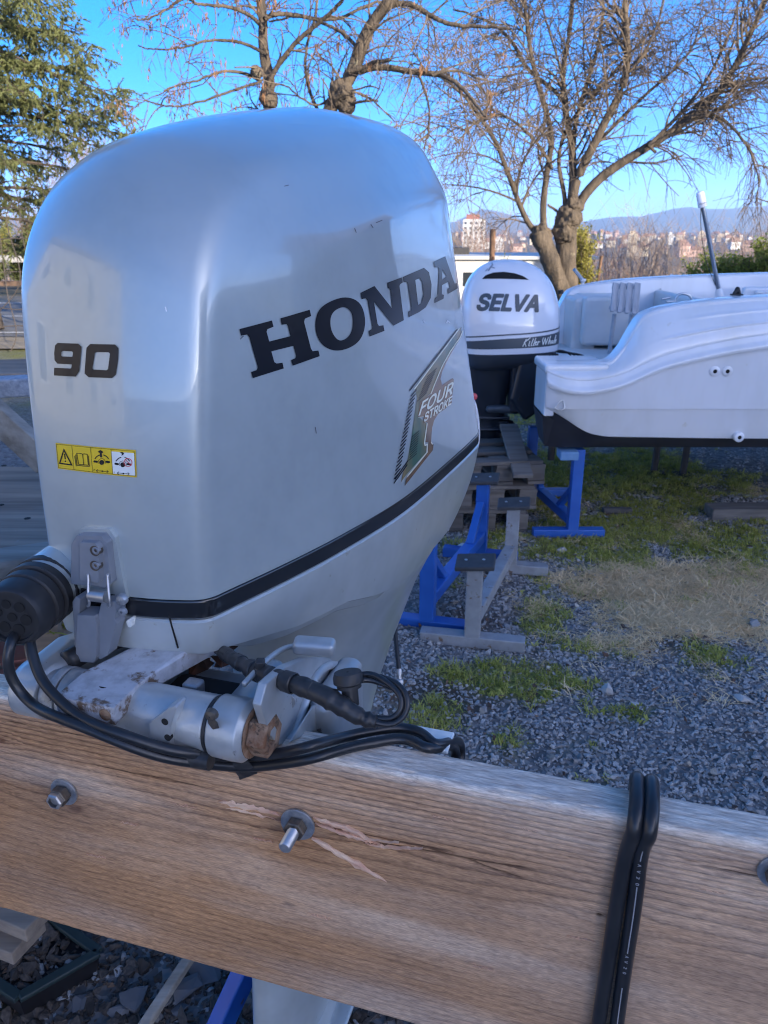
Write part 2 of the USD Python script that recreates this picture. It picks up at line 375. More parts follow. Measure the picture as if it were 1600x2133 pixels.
HM = thing('outboard_motor', 'large silver outboard motor with black 90 on its front, nearest the camera', 'outboard motor', (OC[0], OC[1], 0), -17.5)
EL = np.pi / 2 * np.linspace(0, 1, 150)
C = radial(AZ[None, :], EL[:-1, None]); C = np.concatenate([C, np.repeat(radial(np.zeros(1), np.full(1, np.pi / 2))[None], len(AZ), 1)], 0)
hood = obj('cowl', xform(grid_mesh(C[:, ::-1], True), frame(BASE, (1, 0, 0), (0, 1, 0))), silver, HM, smooth=True)
def rings(rows, closed=True): return grid_mesh(np.stack(rows)[:, ::-1] if closed else np.stack(rows), closed)
def ring(w, off): return RIM * [1, 1, 0] + RIMN * np.broadcast_to(off, AZ.shape)[:, None] + np.stack([0 * AZ, 0 * AZ, np.broadcast_to(w, AZ.shape)], -1)
obj('seam_band', rings([ring(-.021, -.012), ring(-.0205, .0000), ring(-.019, .0016), ring(-.003, .0016), ring(-.001, .0002), ring(-.0005, -.012)]), gasket, HM, smooth=40, off=BASE)
# lower pan: its lower edge drops towards the rear
wb = np.interp(RIM[:, 1], [0, .03, .14, .24, .32, .45, .9], [-.060, -.062, -.088, -.10, -.125, -.16, -.19])
ins = np.interp(RIM[:, 1], [0, .1, .3, .45, .9], [.004, .008, .012, .03, .05])
rows = [ring(-.022, -.012), ring(-.0222, -.001), ring(-.0245, .0012)]
for t in np.linspace(.08, 1, 9): rows.append(ring(-.0245 + (wb + .0245) * t, .0012 - ins * t ** 1.6))
rows += [ring(wb - .003, -ins - .004), ring(wb - .002, -.07), ring(wb + .03, -.08)]
pan = obj('lower_pan', rings(rows[::-1]), silver_low, HM, smooth=35, off=BASE)
# joint lines in the front of the pan
for pts in ([(352, 1277), (361, 1310), (372, 1349)],):
    l = np.array([loc_u(a, b, .012 if False else 0.0) for a, b in pts])
    u = 2.0 * l[:, 0] ** 2 - .0012
    l = np.array([loc_u(a, b, uu) for (a, b), uu in zip(pts, u)])
    obj('pan_joint', pipe(l + [0, -.001, 0], .0009, 12, 6), black_hole, HM, off=BASE)
# mid section and leg
sec = [(-.085, .30, .80, .150), (-.13, .30, .80, .172), (-.17, .31, .81, .168), (-.21, .31, .815, .150), (-.26, .30, .81, .128), (-.32, .285, .80, .108), (-.40, .27, .755, .085), (-.50, .25, .69, .066), (-.62, .24, .64, .056), (-.85, .22, .62, .054), (-1.0, .20, .66, .05)]
R_ = []
for w, a, b, hw in sec:
    th = np.linspace(0, 2 * np.pi, 72, endpoint=False); cx, L = (a + b) / 2, (b - a) / 2
    x = np.sign(np.sin(th)) * np.abs(np.sin(th)) ** .8 * hw * (1 - .25 * np.cos(th)) ** .5; y = cx - L * np.sign(np.cos(th)) * np.abs(np.cos(th)) ** .75
    R_.append(np.stack([x, y, np.full_like(th, w)], -1))
R_ = np.stack(R_); tt = np.linspace(0, 1, len(R_)); R_ = PCH(tt, R_, axis=0)(np.linspace(0, 1, 60))
obj('leg', grid_mesh(R_, True), silver_low, HM, smooth=True, off=BASE)
g = [(-1.0, .20, .70, .075), (-1.03, .15, .78, .012), (-1.0, .10, .80, .016)]
obj('cavitation_plate', rbox(.16, .42, .012, .005, (0, .42, -1.06)), silver_low, HM, smooth=30, off=BASE)
obj('gearcase', lathe((0, .12, -1.045), (0, 1, 0), [(0, .001), (.02, .025), (.08, .045), (.2, .052), (.38, .048), (.46, .03)]), silver_low, HM, smooth=40, off=BASE)
obj('propeller', [trimesh.Trimesh(*xform(rbox(.05, .008, .115, .003, (0, 0, .075)), frame((0, .56, -1.045), (math.cos(a), .5, math.sin(a)), z=(-math.sin(a), 0, math.cos(a))))) for a in (.3, 2.4, 4.5)], gasket, HM, off=BASE)
obj('skeg', hull([(-.005, .2, -1.05), (.005, .2, -1.05), (-.005, .42, -1.05), (.005, .42, -1.05), (-.003, .3, -1.16), (.003, .3, -1.16), (-.003, .4, -1.16), (.003, .4, -1.16)]), silver_low, HM, off=BASE)
# covers between the pan and the leg
gk = np.clip((RIM[:, 1] - .03) / .06, 0, 1) * np.clip((.46 - RIM[:, 1]) / .10, 0, 1)
obj('pan_skirt', rings([ring(wb - .010, -.075), ring(wb - .0035 - .016 * gk, -ins - .020), ring(wb - .0030 - .014 * gk, -ins - .016), ring(wb - .002, -ins - .007), ring(wb + .01, -ins - .007)]), silver_low, HM, smooth=30, off=BASE)
obj('apron', xform(blob_chain([(.03, .17, -.105, .026), (.085, .26, -.118, .026), (.115, .34, -.135, .022)]), frame(BASE, (1, 0, 0), (0, 1, 0))), silver_low, HM, smooth=30)
obj('leaf_litter', cat([hull(rng.normal(size=(7, 3)) * [.008, .008, .004] + [.03 + .05 * rng.random(), .05 + .05 * rng.random(), -.095]) for _ in range(14)]), M('dead_leaf', (.10, .035, .015), .8, 0, (.05, .03, .02), 60), HM, off=BASE, kind='stuff')

# --- lettering on the cowl, traced as outlines (z2 and z1 are magnified views of the photograph)
z2 = lambda l: [(450 + x / 2.51, 200 + y / 2.51) for x, y in l]
z1 = lambda l: [(x / 2.909, 200 + y / 2.909) for x, y in l]
def smooth_ring(pts, n=60):
    p = np.array(list(pts) + [pts[0]], float); tck, _ = splprep(p.T, s=0, per=True); return np.array(splev(np.linspace(0, 1, n), tck)).T
Hp = Polygon(z2([(120, 1218), (290, 1173), (298, 1206), (266, 1219), (262, 1232), (276, 1283), (386, 1255), (374, 1205), (366, 1192), (340, 1196), (334, 1162), (487, 1117), (495, 1150), (463, 1164), (458, 1180), (494, 1320), (503, 1334), (533, 1330), (540, 1360), (398, 1410), (390, 1380), (412, 1370), (416, 1358), (402, 1306), (287, 1335), (302, 1390), (314, 1398), (345, 1394), (352, 1424), (190, 1475), (180, 1443), (210, 1432), (216, 1418), (172, 1262), (160, 1247), (128, 1252)]))
Op = Polygon(z2(smooth_ring([(517, 1190), (540, 1115), (600, 1072), (680, 1053), (742, 1077), (773, 1140), (775, 1210), (745, 1280), (690, 1318), (620, 1330), (560, 1305), (525, 1250)])), [z2(smooth_ring([(596, 1195), (606, 1138), (640, 1110), (675, 1106), (703, 1130), (713, 1180), (705, 1232), (676, 1268), (645, 1277), (615, 1252)]))])
Np = Polygon(z2([(752, 1029), (826, 993), (918, 1110), (910, 1016), (902, 1006), (895, 1005), (893, 976), (968, 948), (974, 975), (960, 984), (957, 994), (980, 1172), (925, 1201), (824, 1078), (842, 1190), (850, 1202), (873, 1198), (878, 1228), (800, 1258), (795, 1228), (812, 1218), (814, 1206), (790, 1070), (780, 1058), (758, 1062)]))
Dp = Polygon(z2([(975, 946), (1050, 913), (1085, 898), (1112, 922), (1125, 985), (1121, 1055), (1095, 1105), (1060, 1130), (1005, 1157), (1003, 1128), (1016, 1120), (1018, 1108), (1001, 985), (994, 972), (979, 974)]), [z2([(1040, 962), (1062, 953), (1076, 975), (1083, 1035), (1070, 1083), (1055, 1093)])])
Ap = Polygon(z2([(1137, 866), (1197, 838), (1240, 965), (1247, 980), (1258, 978), (1263, 1005), (1212, 1035), (1208, 1008), (1221, 1001), (1214, 971), (1180, 989), (1179, 1036), (1190, 1040), (1188, 1060), (1140, 1083), (1143, 1056), (1157, 1046), (1164, 905), (1158, 896), (1140, 896)]), [z2([(1181, 906), (1202, 944), (1180, 960)])])
for q, nm in ((Hp, 'h'), (Op, 'o'), (Np, 'n'), (Dp, 'd'), (Ap, 'a')): decal('brand_letter', q.buffer(0), vinyl, HM, label='black slab letter ' + nm.upper() + ' of the maker name on the cowl side')
rnd = lambda p, r=1.6: p.buffer(-r).buffer(2 * r).buffer(-r)
nine = Polygon(z1([(352, 1496), (478, 1500), (497, 1520), (493, 1570), (484, 1665), (462, 1700), (330, 1693), (332, 1646), (434, 1651), (440, 1626), (352, 1622), (334, 1600), (332, 1560), (337, 1512)]), [z1([(384, 1544), (438, 1547), (446, 1553), (442, 1580), (380, 1578), (374, 1572), (375, 1553)])])
zero = Polygon(z1([(550, 1502), (700, 1505), (721, 1528), (718, 1600), (705, 1688), (682, 1709), (540, 1704), (516, 1682), (518, 1640), (527, 1525)]), [z1([(590, 1551), (660, 1553), (669, 1561), (657, 1655), (648, 1661), (570, 1657), (563, 1650), (578, 1558)])])
decal('power_digit', rnd(nine), vinyl, HM, label='black digit 9 on the cowl front'); decal('power_digit', rnd(zero), vinyl, HM, label='black digit 0 on the cowl front')
# --- warning sticker on the front
zs = homography([(342, 212), (822, 255), (830, 418), (357, 368)], [(x / 2.909, 850 + y / 2.909) for x, y in [(342, 212), (822, 255), (830, 418), (357, 368)]])
z3 = lambda l: [(x / 2.909, 850 + y / 2.909) for x, y in l]
st = decal('warning_sticker', rnd(Polygon(z3([(340, 210), (575, 234), (824, 254), (831, 420), (590, 396), (355, 366)])), 1), vinyl_yellow, HM, label='yellow strip of warning pictograms on the cowl front')
def sk(poly, mat=vinyl, off=.0011): decal('pictogram', poly, mat, st, off, 8)
decal('white_panel', Polygon(z3([(679, 262), (816, 272), (823, 408), (689, 396)])), vinyl_white, st, .0009, 8)
ln = lambda l, w: LineString(z3(l)).buffer(w / 2.909 / 2)
border = unary_union([ln([(347, 218), (575, 240), (816, 260), (824, 411), (590, 389), (361, 360), (347, 218)], 2.2), ln([(440, 228), (454, 372)], 2.2), ln([(553, 238), (566, 386)], 2.2), ln([(677, 250), (687, 398)], 2.2)])
tri = unary_union([Polygon(z3([(392, 242), (446, 348), (362, 336)])).difference(Polygon(z3([(393, 262), (433, 338), (373, 330)]))), ln([(397, 280), (401, 306)], 8), Point(z3([(402, 321)])[0]).buffer(1.6)])
book = unary_union([ln(l, 4) for l in ([(470, 272), (500, 275), (506, 280), (513, 276), (534, 279), (540, 345), (510, 342), (482, 340), (470, 272)], [(506, 280), (512, 342)], [(464, 282), (473, 346), (512, 350), (547, 352), (540, 288)], [(458, 290), (467, 350)])])
def arc(cx, cy, r, a0, a1): return [(cx + r * math.cos(t), cy - r * math.sin(t)) for t in np.radians(np.linspace(a0, a1, 14))]
lev = lambda cx, cy: unary_union([Point(z3([(cx, cy)])[0]).buffer(15 / 2.909), ln([(cx - 44, cy - 6), (cx - 30, cy - 4)], 13), ln([(cx + 30, cy - 4), (cx + 44, cy - 2)], 13), ln(arc(cx, cy - 1, 22, 200, -20), 3), ln(arc(cx, cy, 46, 150, 105), 6), ln(arc(cx, cy, 46, 75, 30), 6),
    ln([(cx - 32, cy + 50), (cx + 38, cy + 55)], 3), ln([(cx - 24, cy + 43), (cx - 34, cy + 50), (cx - 24, cy + 58)], 3), ln([(cx + 30, cy + 47), (cx + 40, cy + 55), (cx + 30, cy + 62)], 3), Point(z3([(cx + 3, cy + 53)])[0]).buffer(1.7)])
w1 = unary_union([lev(621, 328), ln([(615, 268), (617, 292)], 12), Polygon(z3([(596, 264), (614, 252), (632, 266), (622, 272), (606, 270)])), ln([(574, 371), (574, 380)], 2.5), ln([(574, 371), (580, 371)], 2.5)])
w2 = unary_union([lev(748, 342), Polygon(z3([(728, 268), (744, 264), (756, 272), (750, 282), (738, 288), (744, 276)])), ln([(696, 384), (696, 392)], 2.5)])
for q in (border, tri, book, w1, w2): sk(q.buffer(0))
sk(unary_union([Point(z3([(780, 328)])[0]).buffer(9).difference(Point(z3([(780, 328)])[0]).buffer(7.6)), ln([(762, 308), (800, 346)], 4)]), vinyl_red, .0014)
# --- four stroke decal
z8 = lambda l: [(800 + x / 5.333, 640 + y / 5.333) for x, y in l]
decal('decal_panel', Polygon(z8([(340, 905), (700, 410), (832, 240), (858, 218), (852, 285), (700, 540), (590, 770), (520, 950), (445, 1020), (400, 1060), (375, 1210), (430, 1262), (466, 1290), (440, 1520), (470, 1545), (462, 1615), (240, 1865), (183, 1945), (205, 1850), (262, 1680), (305, 1430), (335, 1200), (365, 1010)])).buffer(0), decal_green, HM, .0006)
decal('decal_panel', Polygon(z8([(868, 250), (856, 325), (760, 480), (690, 610), (640, 720), (622, 800), (640, 862), (755, 788), (770, 800), (768, 850), (745, 1075), (660, 1140), (595, 1185), (550, 1260), (528, 1340), (516, 1500), (530, 1525), (545, 1520), (535, 1590), (400, 1760), (225, 1985), (240, 1905), (400, 1715), (480, 1610), (486, 1495), (452, 1500), (474, 1270), (432, 1290), (440, 1215), (368, 1218), (395, 1045), (515, 965), (560, 840), (640, 660), (730, 500), (800, 380)])).buffer(0), decal_brown, HM, .0009)
st8 = [ln_ for ln_ in []]
for i in range(21):
    y, x = 958 + i * 46, 302 - i * 9.4
    q = Polygon(z8([(x - 12, y + 22), (x + 52, y - 50), (x + 52, y - 34), (x - 12, y + 40)])); st8.append(q)
st8 += [Polygon(z8([(275, 918), (808, 238), (810, 256), (278, 938)])), Polygon(z8([(100, 1950), (250, 1740), (255, 1755), (104, 1962)])), Polygon(z8([(112, 1905), (262, 1690), (265, 1705), (116, 1918)]))]
for i in range(9):
    x, y = 400 + i * 14, 1000 - i * 34; st8.append(Polygon(z8([(x - 40, y + 40), (x + 70, y - 60), (x + 68, y - 46), (x - 40, y + 52)])))
for i in range(10):
    x, y = 300 - i * 3, 1410 + i * 28; st8.append(Polygon(z8([(x, y + 30), (x + 85, y - 45), (x + 82, y - 34), (x, y + 40)])))
decal('decal_stripes', unary_union(st8).buffer(0), vinyl, HM, .0010, 20)
wl = lambda l, w=11: LineString(z8(l)).buffer(w / 5.333 / 2)
decal('decal_outline', unary_union([wl([(514, 960), (560, 840), (640, 650), (730, 490), (842, 330), (866, 262)]), wl([(432, 1215), (372, 1222)], 4), wl([(470, 1292), (440, 1510), (447, 1535), (474, 1520), (470, 1610), (250, 1878)]), wl([(528, 1520), (516, 1500)], 9), wl([(332, 905), (826, 240)], 12)]), vinyl_cream, HM, .0013)
for s, q, m in (('FOUR', [(372, 1205), (755, 950), (765, 822), (400, 1062)], vinyl_cream), ('STROKE', [(432, 1275), (742, 1072), (750, 985), (442, 1180)], vinyl_cream)):
    g = text_poly(s, True, .0); x0, y0, x1, y1 = g.bounds
    g = affinity.affine_transform(g, [1, .18, 0, 1, 0, 0]) if s == 'FOUR' else affinity.affine_transform(g, [1, .12, 0, 1, 0, 0])
    x0, y0, x1, y1 = g.bounds; h = homography([(x0, 0), (x1, 0), (x1, 1), (x0, 1)], z8(q)); decal('decal_word', map_poly(g, h).buffer(.15), m, HM, .0015, 10, label='cream word ' + s + ' on the side decal')

# scuffs
scr = M('scuff_pale', (.78, .79, .80), .5); scd = M('scuff_dark', (.10, .10, .11), .6)
def on_pan(l, w0): return np.array([loc_v(x, y, .150) for x, y in l])
for l in ([(772, 468), (776, 474)], [(738, 476), (741, 484)], [(783, 464), (795, 459)], [(592, 388), (600, 386)], [(656, 890), (658, 902)], [(500, 706), (506, 700)]): decal('scuff', LineString(l).buffer(.9), scd, HM, .0006, 6)
for l in ([(882, 668), (884, 671)], [(930, 672), (932, 668), (936, 672)], [(345, 640), (347, 648)]): decal('scuff', LineString(l).buffer(1.3), scr, HM, .0006, 6)

# --- latch on the front
def plate(pts, u0, th, taper=0.0):
    l = np.array([loc_u(x, y, u0) for x, y in pts]); g = Polygon(l[:, [0, 2]]).buffer(-.0015).buffer(.0015)
    v, f, _ = meshkit.arrays(extrude(g, th)); return (np.c_[v[:, 0], u0 - v[:, 2], v[:, 1]], f[:, ::-1])
obj('latch_flange', plate([(181, 1094), (240, 1094), (253, 1112), (277, 1240), (255, 1240), (246, 1205), (170, 1200), (172, 1115)], .006, .010), silver, HM, off=BASE)
lt = obj('latch', plate([(173, 1120), (184, 1102), (234, 1103), (245, 1118), (254, 1200), (240, 1212), (222, 1206), (171, 1202)], .004, .017), latch_grey, HM, off=BASE)
obj('latch_plate', plate([(180, 1121), (212, 1123), (220, 1134), (219, 1206), (180, 1200)], -.010, .010), latch_grey, lt, off=BASE)
for y in (1148, 1179):
    p = loc_u(197, y, -.0205); obj('screw_recess', cyl(p, p + [0, .006, 0], .0052, sides=20), dark_nut, lt, off=BASE)
    p = loc_u(198, y, -.0215); obj('screw', lathe(p, (0, 1, 0), [(.0022, .0001), (.0022, .0017), (.0002, .0019), (0, .0022), (0, .0034), (.0006, .0038), (.004, .0038)], 18), latch_grey, lt, off=BASE)
for xa, xb in ((183, 186), (224, 229)):
    obj('wire_bail', pipe([loc_u(xa, 1196, -.021), loc_u(xa + 1, 1215, -.023), loc_u(xb - 2, 1238, -.026), loc_u(xb, 1256, -.027), loc_u(xb - 3, 1262, -.024)], .0014, 30, 8), steel, lt, smooth=True, off=BASE)
a, b = loc_u(188, 1240, -.023), loc_u(222, 1244, -.023); obj('latch_roller', cyl(a, b, .0056), steel, lt, smooth=40, off=BASE)
hd = obj('latch_handle', plate([(188, 1262), (224, 1264), (228, 1280), (227, 1348), (222, 1360), (194, 1358), (185, 1340)], -.006, .020), latch_grey, HM, off=BASE)
for l in ([(172, 1240), (179, 1229), (188, 1234), (186, 1262), (187, 1325), (198, 1352), (186, 1350), (176, 1330)], [(224, 1270), (232, 1240), (258, 1240), (262, 1262), (258, 1275), (262, 1285), (244, 1350), (226, 1360), (224, 1352)]):
    obj('handle_cheek', plate(l, -.006, .015), latch_grey, hd, off=BASE)
p = loc_u(252, 1250, -.024); obj('rivet', lathe(p + [0, -.002, 0], (0, 1, 0), [(0, .001), (.0006, .0045), (.0025, .0055), (.006, .0055)], 20), zinc, hd, smooth=40, off=BASE)
p = loc_u(254, 1275, -.024); obj('rivet', lathe(p + [0, -.001, 0], (0, 1, 0), [(0, .0015), (.0008, .004), (.004, .0042)], 16), latch_grey, hd, smooth=40, off=BASE)
obj('pan_clip', plate([(275, 1285), (282, 1279), (287, 1286), (286, 1297), (280, 1297)], .004, .010), vinyl_white, HM, off=BASE)

# --- tilt tube, brackets, steering arm
TA, TW = -.045, -.092
def tv(v): return (v, TA, TW)
obj('tilt_tube', cyl(tv(-.03), tv(.126), .0265, sides=48), cast_silver, HM, smooth=40, off=BASE)
obj('tube_gasket', cyl(tv(.1262), tv(.1295), .0262, sides=40), rubber, HM, smooth=40, off=BASE)
sb = obj('starboard_bracket', cat([lathe(tv(.130), (1, 0, 0), [(0, .001), (0, .026), (.002, .0285), (.022, .029), (.030, .0285), (.036, .022), (.036, .001)], 40)]), cast_silver, HM, smooth=35, off=BASE)
# hooked side plate: outline in the (u, w) plane, with a raised rim
pl = np.array([loc_v(x, y, .186) for x, y in [(548, 1470), (560, 1425), (600, 1390), (645, 1372), (690, 1372), (714, 1392), (716, 1412), (745, 1470), (690, 1500), (640, 1530), (604, 1547), (585, 1553), (566, 1530)]])
g = Polygon(pl[:, 1:]).buffer(.006).buffer(-.006)
def uwplate(g, v0, th): v, f, _ = meshkit.arrays(extrude(g, th)); return (np.c_[v0 + v[:, 2], v[:, 0], v[:, 1]], f)
obj('bracket_plate', uwplate(g, .176, .008), cast_silver, HM, off=BASE)
rim = np.array([loc_v(x, y, .186) for x, y in [(600, 1545), (622, 1505), (640, 1450), (655, 1415), (675, 1392), (697, 1385), (712, 1398), (718, 1425), (735, 1468), (700, 1495), (655, 1522), (604, 1547)]])
obj('bracket_rim', pipe(rim, .0045, 70, 10), cast_silver, HM, smooth=True, off=BASE)
obj('bracket_rib', hull(np.array([loc_v(x, y, vv) for vv in (.182, .196) for x, y in [(600, 1548), (650, 1470), (662, 1468), (740, 1470), (690, 1505)]])), cast_silver, HM, off=BASE)
nut = obj('tilt_nut', lathe(tv(.166), (1, 0, 0), [(0, .001), (0, .018), (.002, .0205), (.017, .0205), (.019, .018), (.019, .009), (.006, .0085), (.006, .001)], 6), rust, HM, off=BASE)
obj('nut_washer', cyl(tv(.1655), tv(.1662), .024, sides=30), rust, HM, off=BASE)
# flange on the tube with two holes, pinch mark, weld splash
fl = obj('tube_flange', plate([(330, 1487), (372, 1455), (390, 1448), (376, 1492), (372, 1545), (350, 1550), (333, 1536)], -.062, .016), cast_silver, HM, off=BASE)
for q in ((343, 1504), (349, 1537)): p = loc_u(*q, -.0785); obj('bolt_hole', cyl(p, p + [0, .004, 0], .0034, sides=16), black_hole, fl, off=BASE)
obj('grease_nipple', cat([hull(rng.normal(size=(14, 3)) * [.0035, .0008, .0045] + loc_u(442, 1508, -.0708)), lathe(loc_u(436, 1494, -.078), (0, 1, 0), [(0, .001), (.001, .005), (.006, .006)], 12)]), dark_nut, HM, smooth=50, off=BASE)
# port clamp arm
obj('port_bracket', cat([cyl((-.082, TA, TW), (-.052, TA, TW), .028, sides=40), hull(np.vstack([_ico2.vertices * .013 + q for q in ([-.072, -.05, -.075], [-.062, -.05, -.075], [-.072, .0, -.072], [-.062, .0, -.072], [-.02, .12, -.085], [-.005, .12, -.085], [-.06, -.03, -.11])])), ]), cast_silver, HM, smooth=35, off=BASE)
obj('greasy_collar', cat([cyl((-.051, TA, TW), (-.040, TA, TW), .024, sides=30), cyl((-.040, TA, TW), (-.032, TA, TW), .0275, sides=30)]), cast_dirty, HM, smooth=35, off=BASE)
obj('bracket_hose', pipe([(-.045, -.03, -.066), (-.03, .01, -.064), (-.01, .06, -.07), (.02, .11, -.08)], .011, 30, 12), rubber, HM, smooth=True, off=BASE)
# steering arm
sa = obj('steering_arm', cat([hull([(x, y, z) for x, y, zs in ((-.012, -.086, (-.064, -.082)), (.050, -.086, (-.064, -.082)), (-.012, -.045, (-.062, -.076)), (.050, -.045, (-.062, -.076))) for z in zs]),
    hull([(x, y, z) for x, y, zs in ((-.012, -.045, (-.062, -.076)), (.050, -.045, (-.062, -.076)), (.012, .0, (-.058, -.074)), (.060, .0, (-.058, -.074)), (.03, .08, (-.06, -.08)), (.085, .08, (-.06, -.08))) for z in zs])]), scuffed, HM, off=BASE)
for x in (-.002, .040): obj('arm_hole', cyl((x, -.0865, -.073), (x, -.083, -.073), .0060, sides=20), rust, sa, off=BASE)
obj('arm_hole', cyl((.021, -.058, -.0628), (.021, -.058, -.070), .0055, sides=20), black_hole, sa, off=BASE)
obj('swivel_cradle', cat([rbox(.15, .10, .05, .012, (.055, .03, -.14)), rbox(.03, .12, .05, .01, (.128, .02, -.115))]), cast_silver, HM, smooth=35, off=BASE)
obj('swivel_pocket', rbox(.085, .055, .03, .012, (.085, .005, -.108)), black_hole, HM, smooth=35, off=BASE)
obj('pocket_bolt', rbox(.018, .016, .016, .003, (.080, -.004, -.088)), zinc, HM, smooth=30, off=BASE)
obj('tilt_lever', xform(rbox(.042, .020, .015, .005), frame(loc_u(655, 1346, .05) + BASE, (1, .25, -.05), z=(0, 0, 1))), cast_silver, HM, smooth=35)
obj('bracket_arch', pipe([loc_u(508, 1426, -.035), loc_u(545, 1386, -.005), loc_u(582, 1356, .03), loc_u(612, 1346, .06)], .0028, 24, 8), cast_silver, HM, smooth=True, off=BASE)
obj('bracket_body', cat([rbox(.03, .10, .26, .012, (.20, .075, -.23)), rbox(.03, .10, .26, .012, (-.075, .075, -.24)), rbox(.30, .02, .22, .008, (.062, .045, -.25))]), cast_silver, HM, smooth=35, off=BASE)
cl = loc_w(890, 1556, -.118); obj('transom_shim', rbox(.05, .03, .004, .001, tuple(loc_w(886, 1538, -.118))), vinyl_white, HM, smooth=30, off=BASE)
for q, rr_ in (((598, 1458, .0), .006), ((245, 1395, -.02), .006), ((160, 1420, -.04), .0055)):
    p = loc_u(*q); obj('bracket_bolt', cat([lathe(p + [0, -.006, 0], (0, 1, 0), [(0, .001), (0, rr_ * .9), (.001, rr_), (.006, rr_)], 6), lathe(p + [0, -.0012, 0], (0, 1, 0), [(0, .001), (0, rr_ * 1.5), (.0015, rr_ * 1.5)], 18)]), zinc, HM, off=BASE)
obj('hose_clip', lathe(np.array([-.036, -.004, -.064]), (.4, 1, -.05), [(0, .0112), (.0003, .0124), (.008, .0124), (.0083, .0112)], 20), zinc, HM, smooth=40, off=BASE)
# rigging boot at the left
ga, gb = loc_u(108, 1215, .005), loc_u(22, 1288, -.070); gd = (gb - ga) / np.linalg.norm(gb - ga)
obj('rigging_tube', pipe([np.array([-.13, .26, -.055]), np.array([-.145, .14, -.05]), ga - gd * .03 + [0, .02, .0], ga + gd * .012], [.045, .042, .034, .033], 30, 28), silver, HM, smooth=30, off=BASE)
Lg = np.linalg.norm(gb - ga)
gr = obj('rigging_boot', lathe(ga, gd, [(.004, .001), (.004, .031), (.008, .0345), (.016, .0345), (.0175, .0295), (.0215, .0295), (.023, .034), (.033, .034), (.0345, .029), (.0375, .029), (.039, .0325), (.050, .0325), (.0515, .0295), (.0535, .0295), (.055, .0318), (Lg - .004, .0305), (Lg, .027), (Lg, .024), (Lg - .003, .0235), (Lg - .003, .0005)], 44), rubber, HM, smooth=40, off=BASE)
gx = np.cross(gd, [0, 0, 1.]); gx /= np.linalg.norm(gx); gy = np.cross(gx, gd)
for r, a, q in ((.0, 0, .0045), (.0135, 20, .0045), (.0135, 75, .0045), (.0135, 130, .005), (.0135, 190, .0055), (.0135, 250, .006), (.0135, 310, .0055)):
    c = ga + gd * (Lg - .0022) + gx * r * math.cos(math.radians(a)) + gy * r * math.sin(math.radians(a)); obj('boot_hole', cyl(c, c + gd * .0004, q, sides=18), black_hole, gr, off=BASE)
# ------------------------------------------------------------------ the timber the motor hangs on
BD, BN = np.array([.9588, -.2840, 0]), np.array([.2840, .9588, 0]); BD /= np.linalg.norm(BD); BN /= np.linalg.norm(BN)
B0 = np.array([0, .566, 1.05]); BTH, BHT = .039, .302
BF = frame(B0, BD, z=(0, 0, 1))
def wood_look(name, brown, dark, grey, fibre=900.):
    return M_nodes(name, {
        'at': ('attribute', {'attribute': 'grain'}), 'se': ('separate_color', {}), 'tc': ('texture_coordinate', {}),
        'm1': ('mapping', {'scale': (.10, 1, 1)}), 'n1': ('noise_texture', {'scale': fibre, 'detail': 3., 'roughness': .6}),
        'm2': ('mapping', {'scale': (.35, 1, 1)}), 'n2': ('noise_texture', {'scale': 9., 'detail': 4., 'roughness': .6}),
        'r1': ('rgb_ramp', {'ramp': [(0., brown), (1., dark)]}),
        'r2': ('rgb_ramp', {'ramp': [(.3, (.62, .58, .55)), (.7, (1.25, 1.2, 1.1))]}), 'x1': ('mix', {'mix_type': 'multiply', 'fac': 1.}),
        'r3': ('rgb_ramp', {'ramp': [(.3, (.72, .72, .74)), (.65, (1.12, 1.08, 1.0))]}), 'x2': ('mix', {'mix_type': 'multiply', 'fac': 1.}),
        'x3': ('mix', {'color2': grey}), 'x4': ('mix', {'color2': tuple(c * .35 for c in dark)}),
        'x5': ('mix', {'mix_type': 'multiply', 'fac': 1.}),
        'b': ('bump', {'strength': .5, 'distance': .0008}), 'p': ('principled_bsdf', {'roughness': .78, 'specular_ior_level': .3})},
        [('at.color', 'se.color'), ('tc.object', 'm1.vector'), ('m1.vector', 'n1.vector'), ('tc.object', 'm2.vector'), ('m2.vector', 'n2.vector'),
         ('se.r', 'r1.fac'), ('n1.fac', 'r2.fac'), ('r1.color', 'x3.color1'), ('se.g', 'x3.fac'), ('x3.color', 'x1.color1'), ('r2.color', 'x1.color2'),
         ('n2.fac', 'r3.fac'), ('x1.color', 'x2.color1'), ('r3.color', 'x2.color2'), ('x2.color', 'x4.color1'), ('se.b', 'x4.fac'), ('x4.color', 'p.base_color'),
         ('n1.fac', 'b.height'), ('b.normal', 'p.normal')])
timber = wood_look('timber', (.45, .262, .142), (.16, .076, .040), (.84, .81, .76))
xs = np.r_[np.linspace(-1.5, -.56, 40), np.linspace(-.559, .46, 900), np.linspace(.465, 1.1, 40)]
t1 = np.linspace(-BHT, -.004, 230); ta = np.linspace(0, np.pi / 2, 7)[1:-1]; t2 = np.linspace(.004, BTH - .004, 30)
prof = np.vstack([np.c_[t1 * 0, t1], np.c_[.004 - .004 * np.cos(ta), -.004 + .004 * np.sin(ta)], np.c_[t2, t2 * 0], [[BTH, -.004], [BTH, -BHT], [0, -BHT]]])
X, K = np.meshgrid(xs, np.arange(len(prof)), indexing='ij'); Y, Z = prof[K, 0], prof[K, 1]
front, topf = (K < len(t1)), (K >= len(t1)) & (K < len(prof) - 3)
zz = -Z + .010 * (meshkit.fbm(np.stack([X * 1.6, Z * 7, 0 * X], -1), 3, 3) - .5) + .006 * X
mid = np.exp(-((-Z - .13) / .055) ** 2)
zz = zz + .055 * mid * (meshkit.fbm(np.stack([X * 3.2 + 5, Z * 9, 0 * X], -1), 3, 9) - .5)
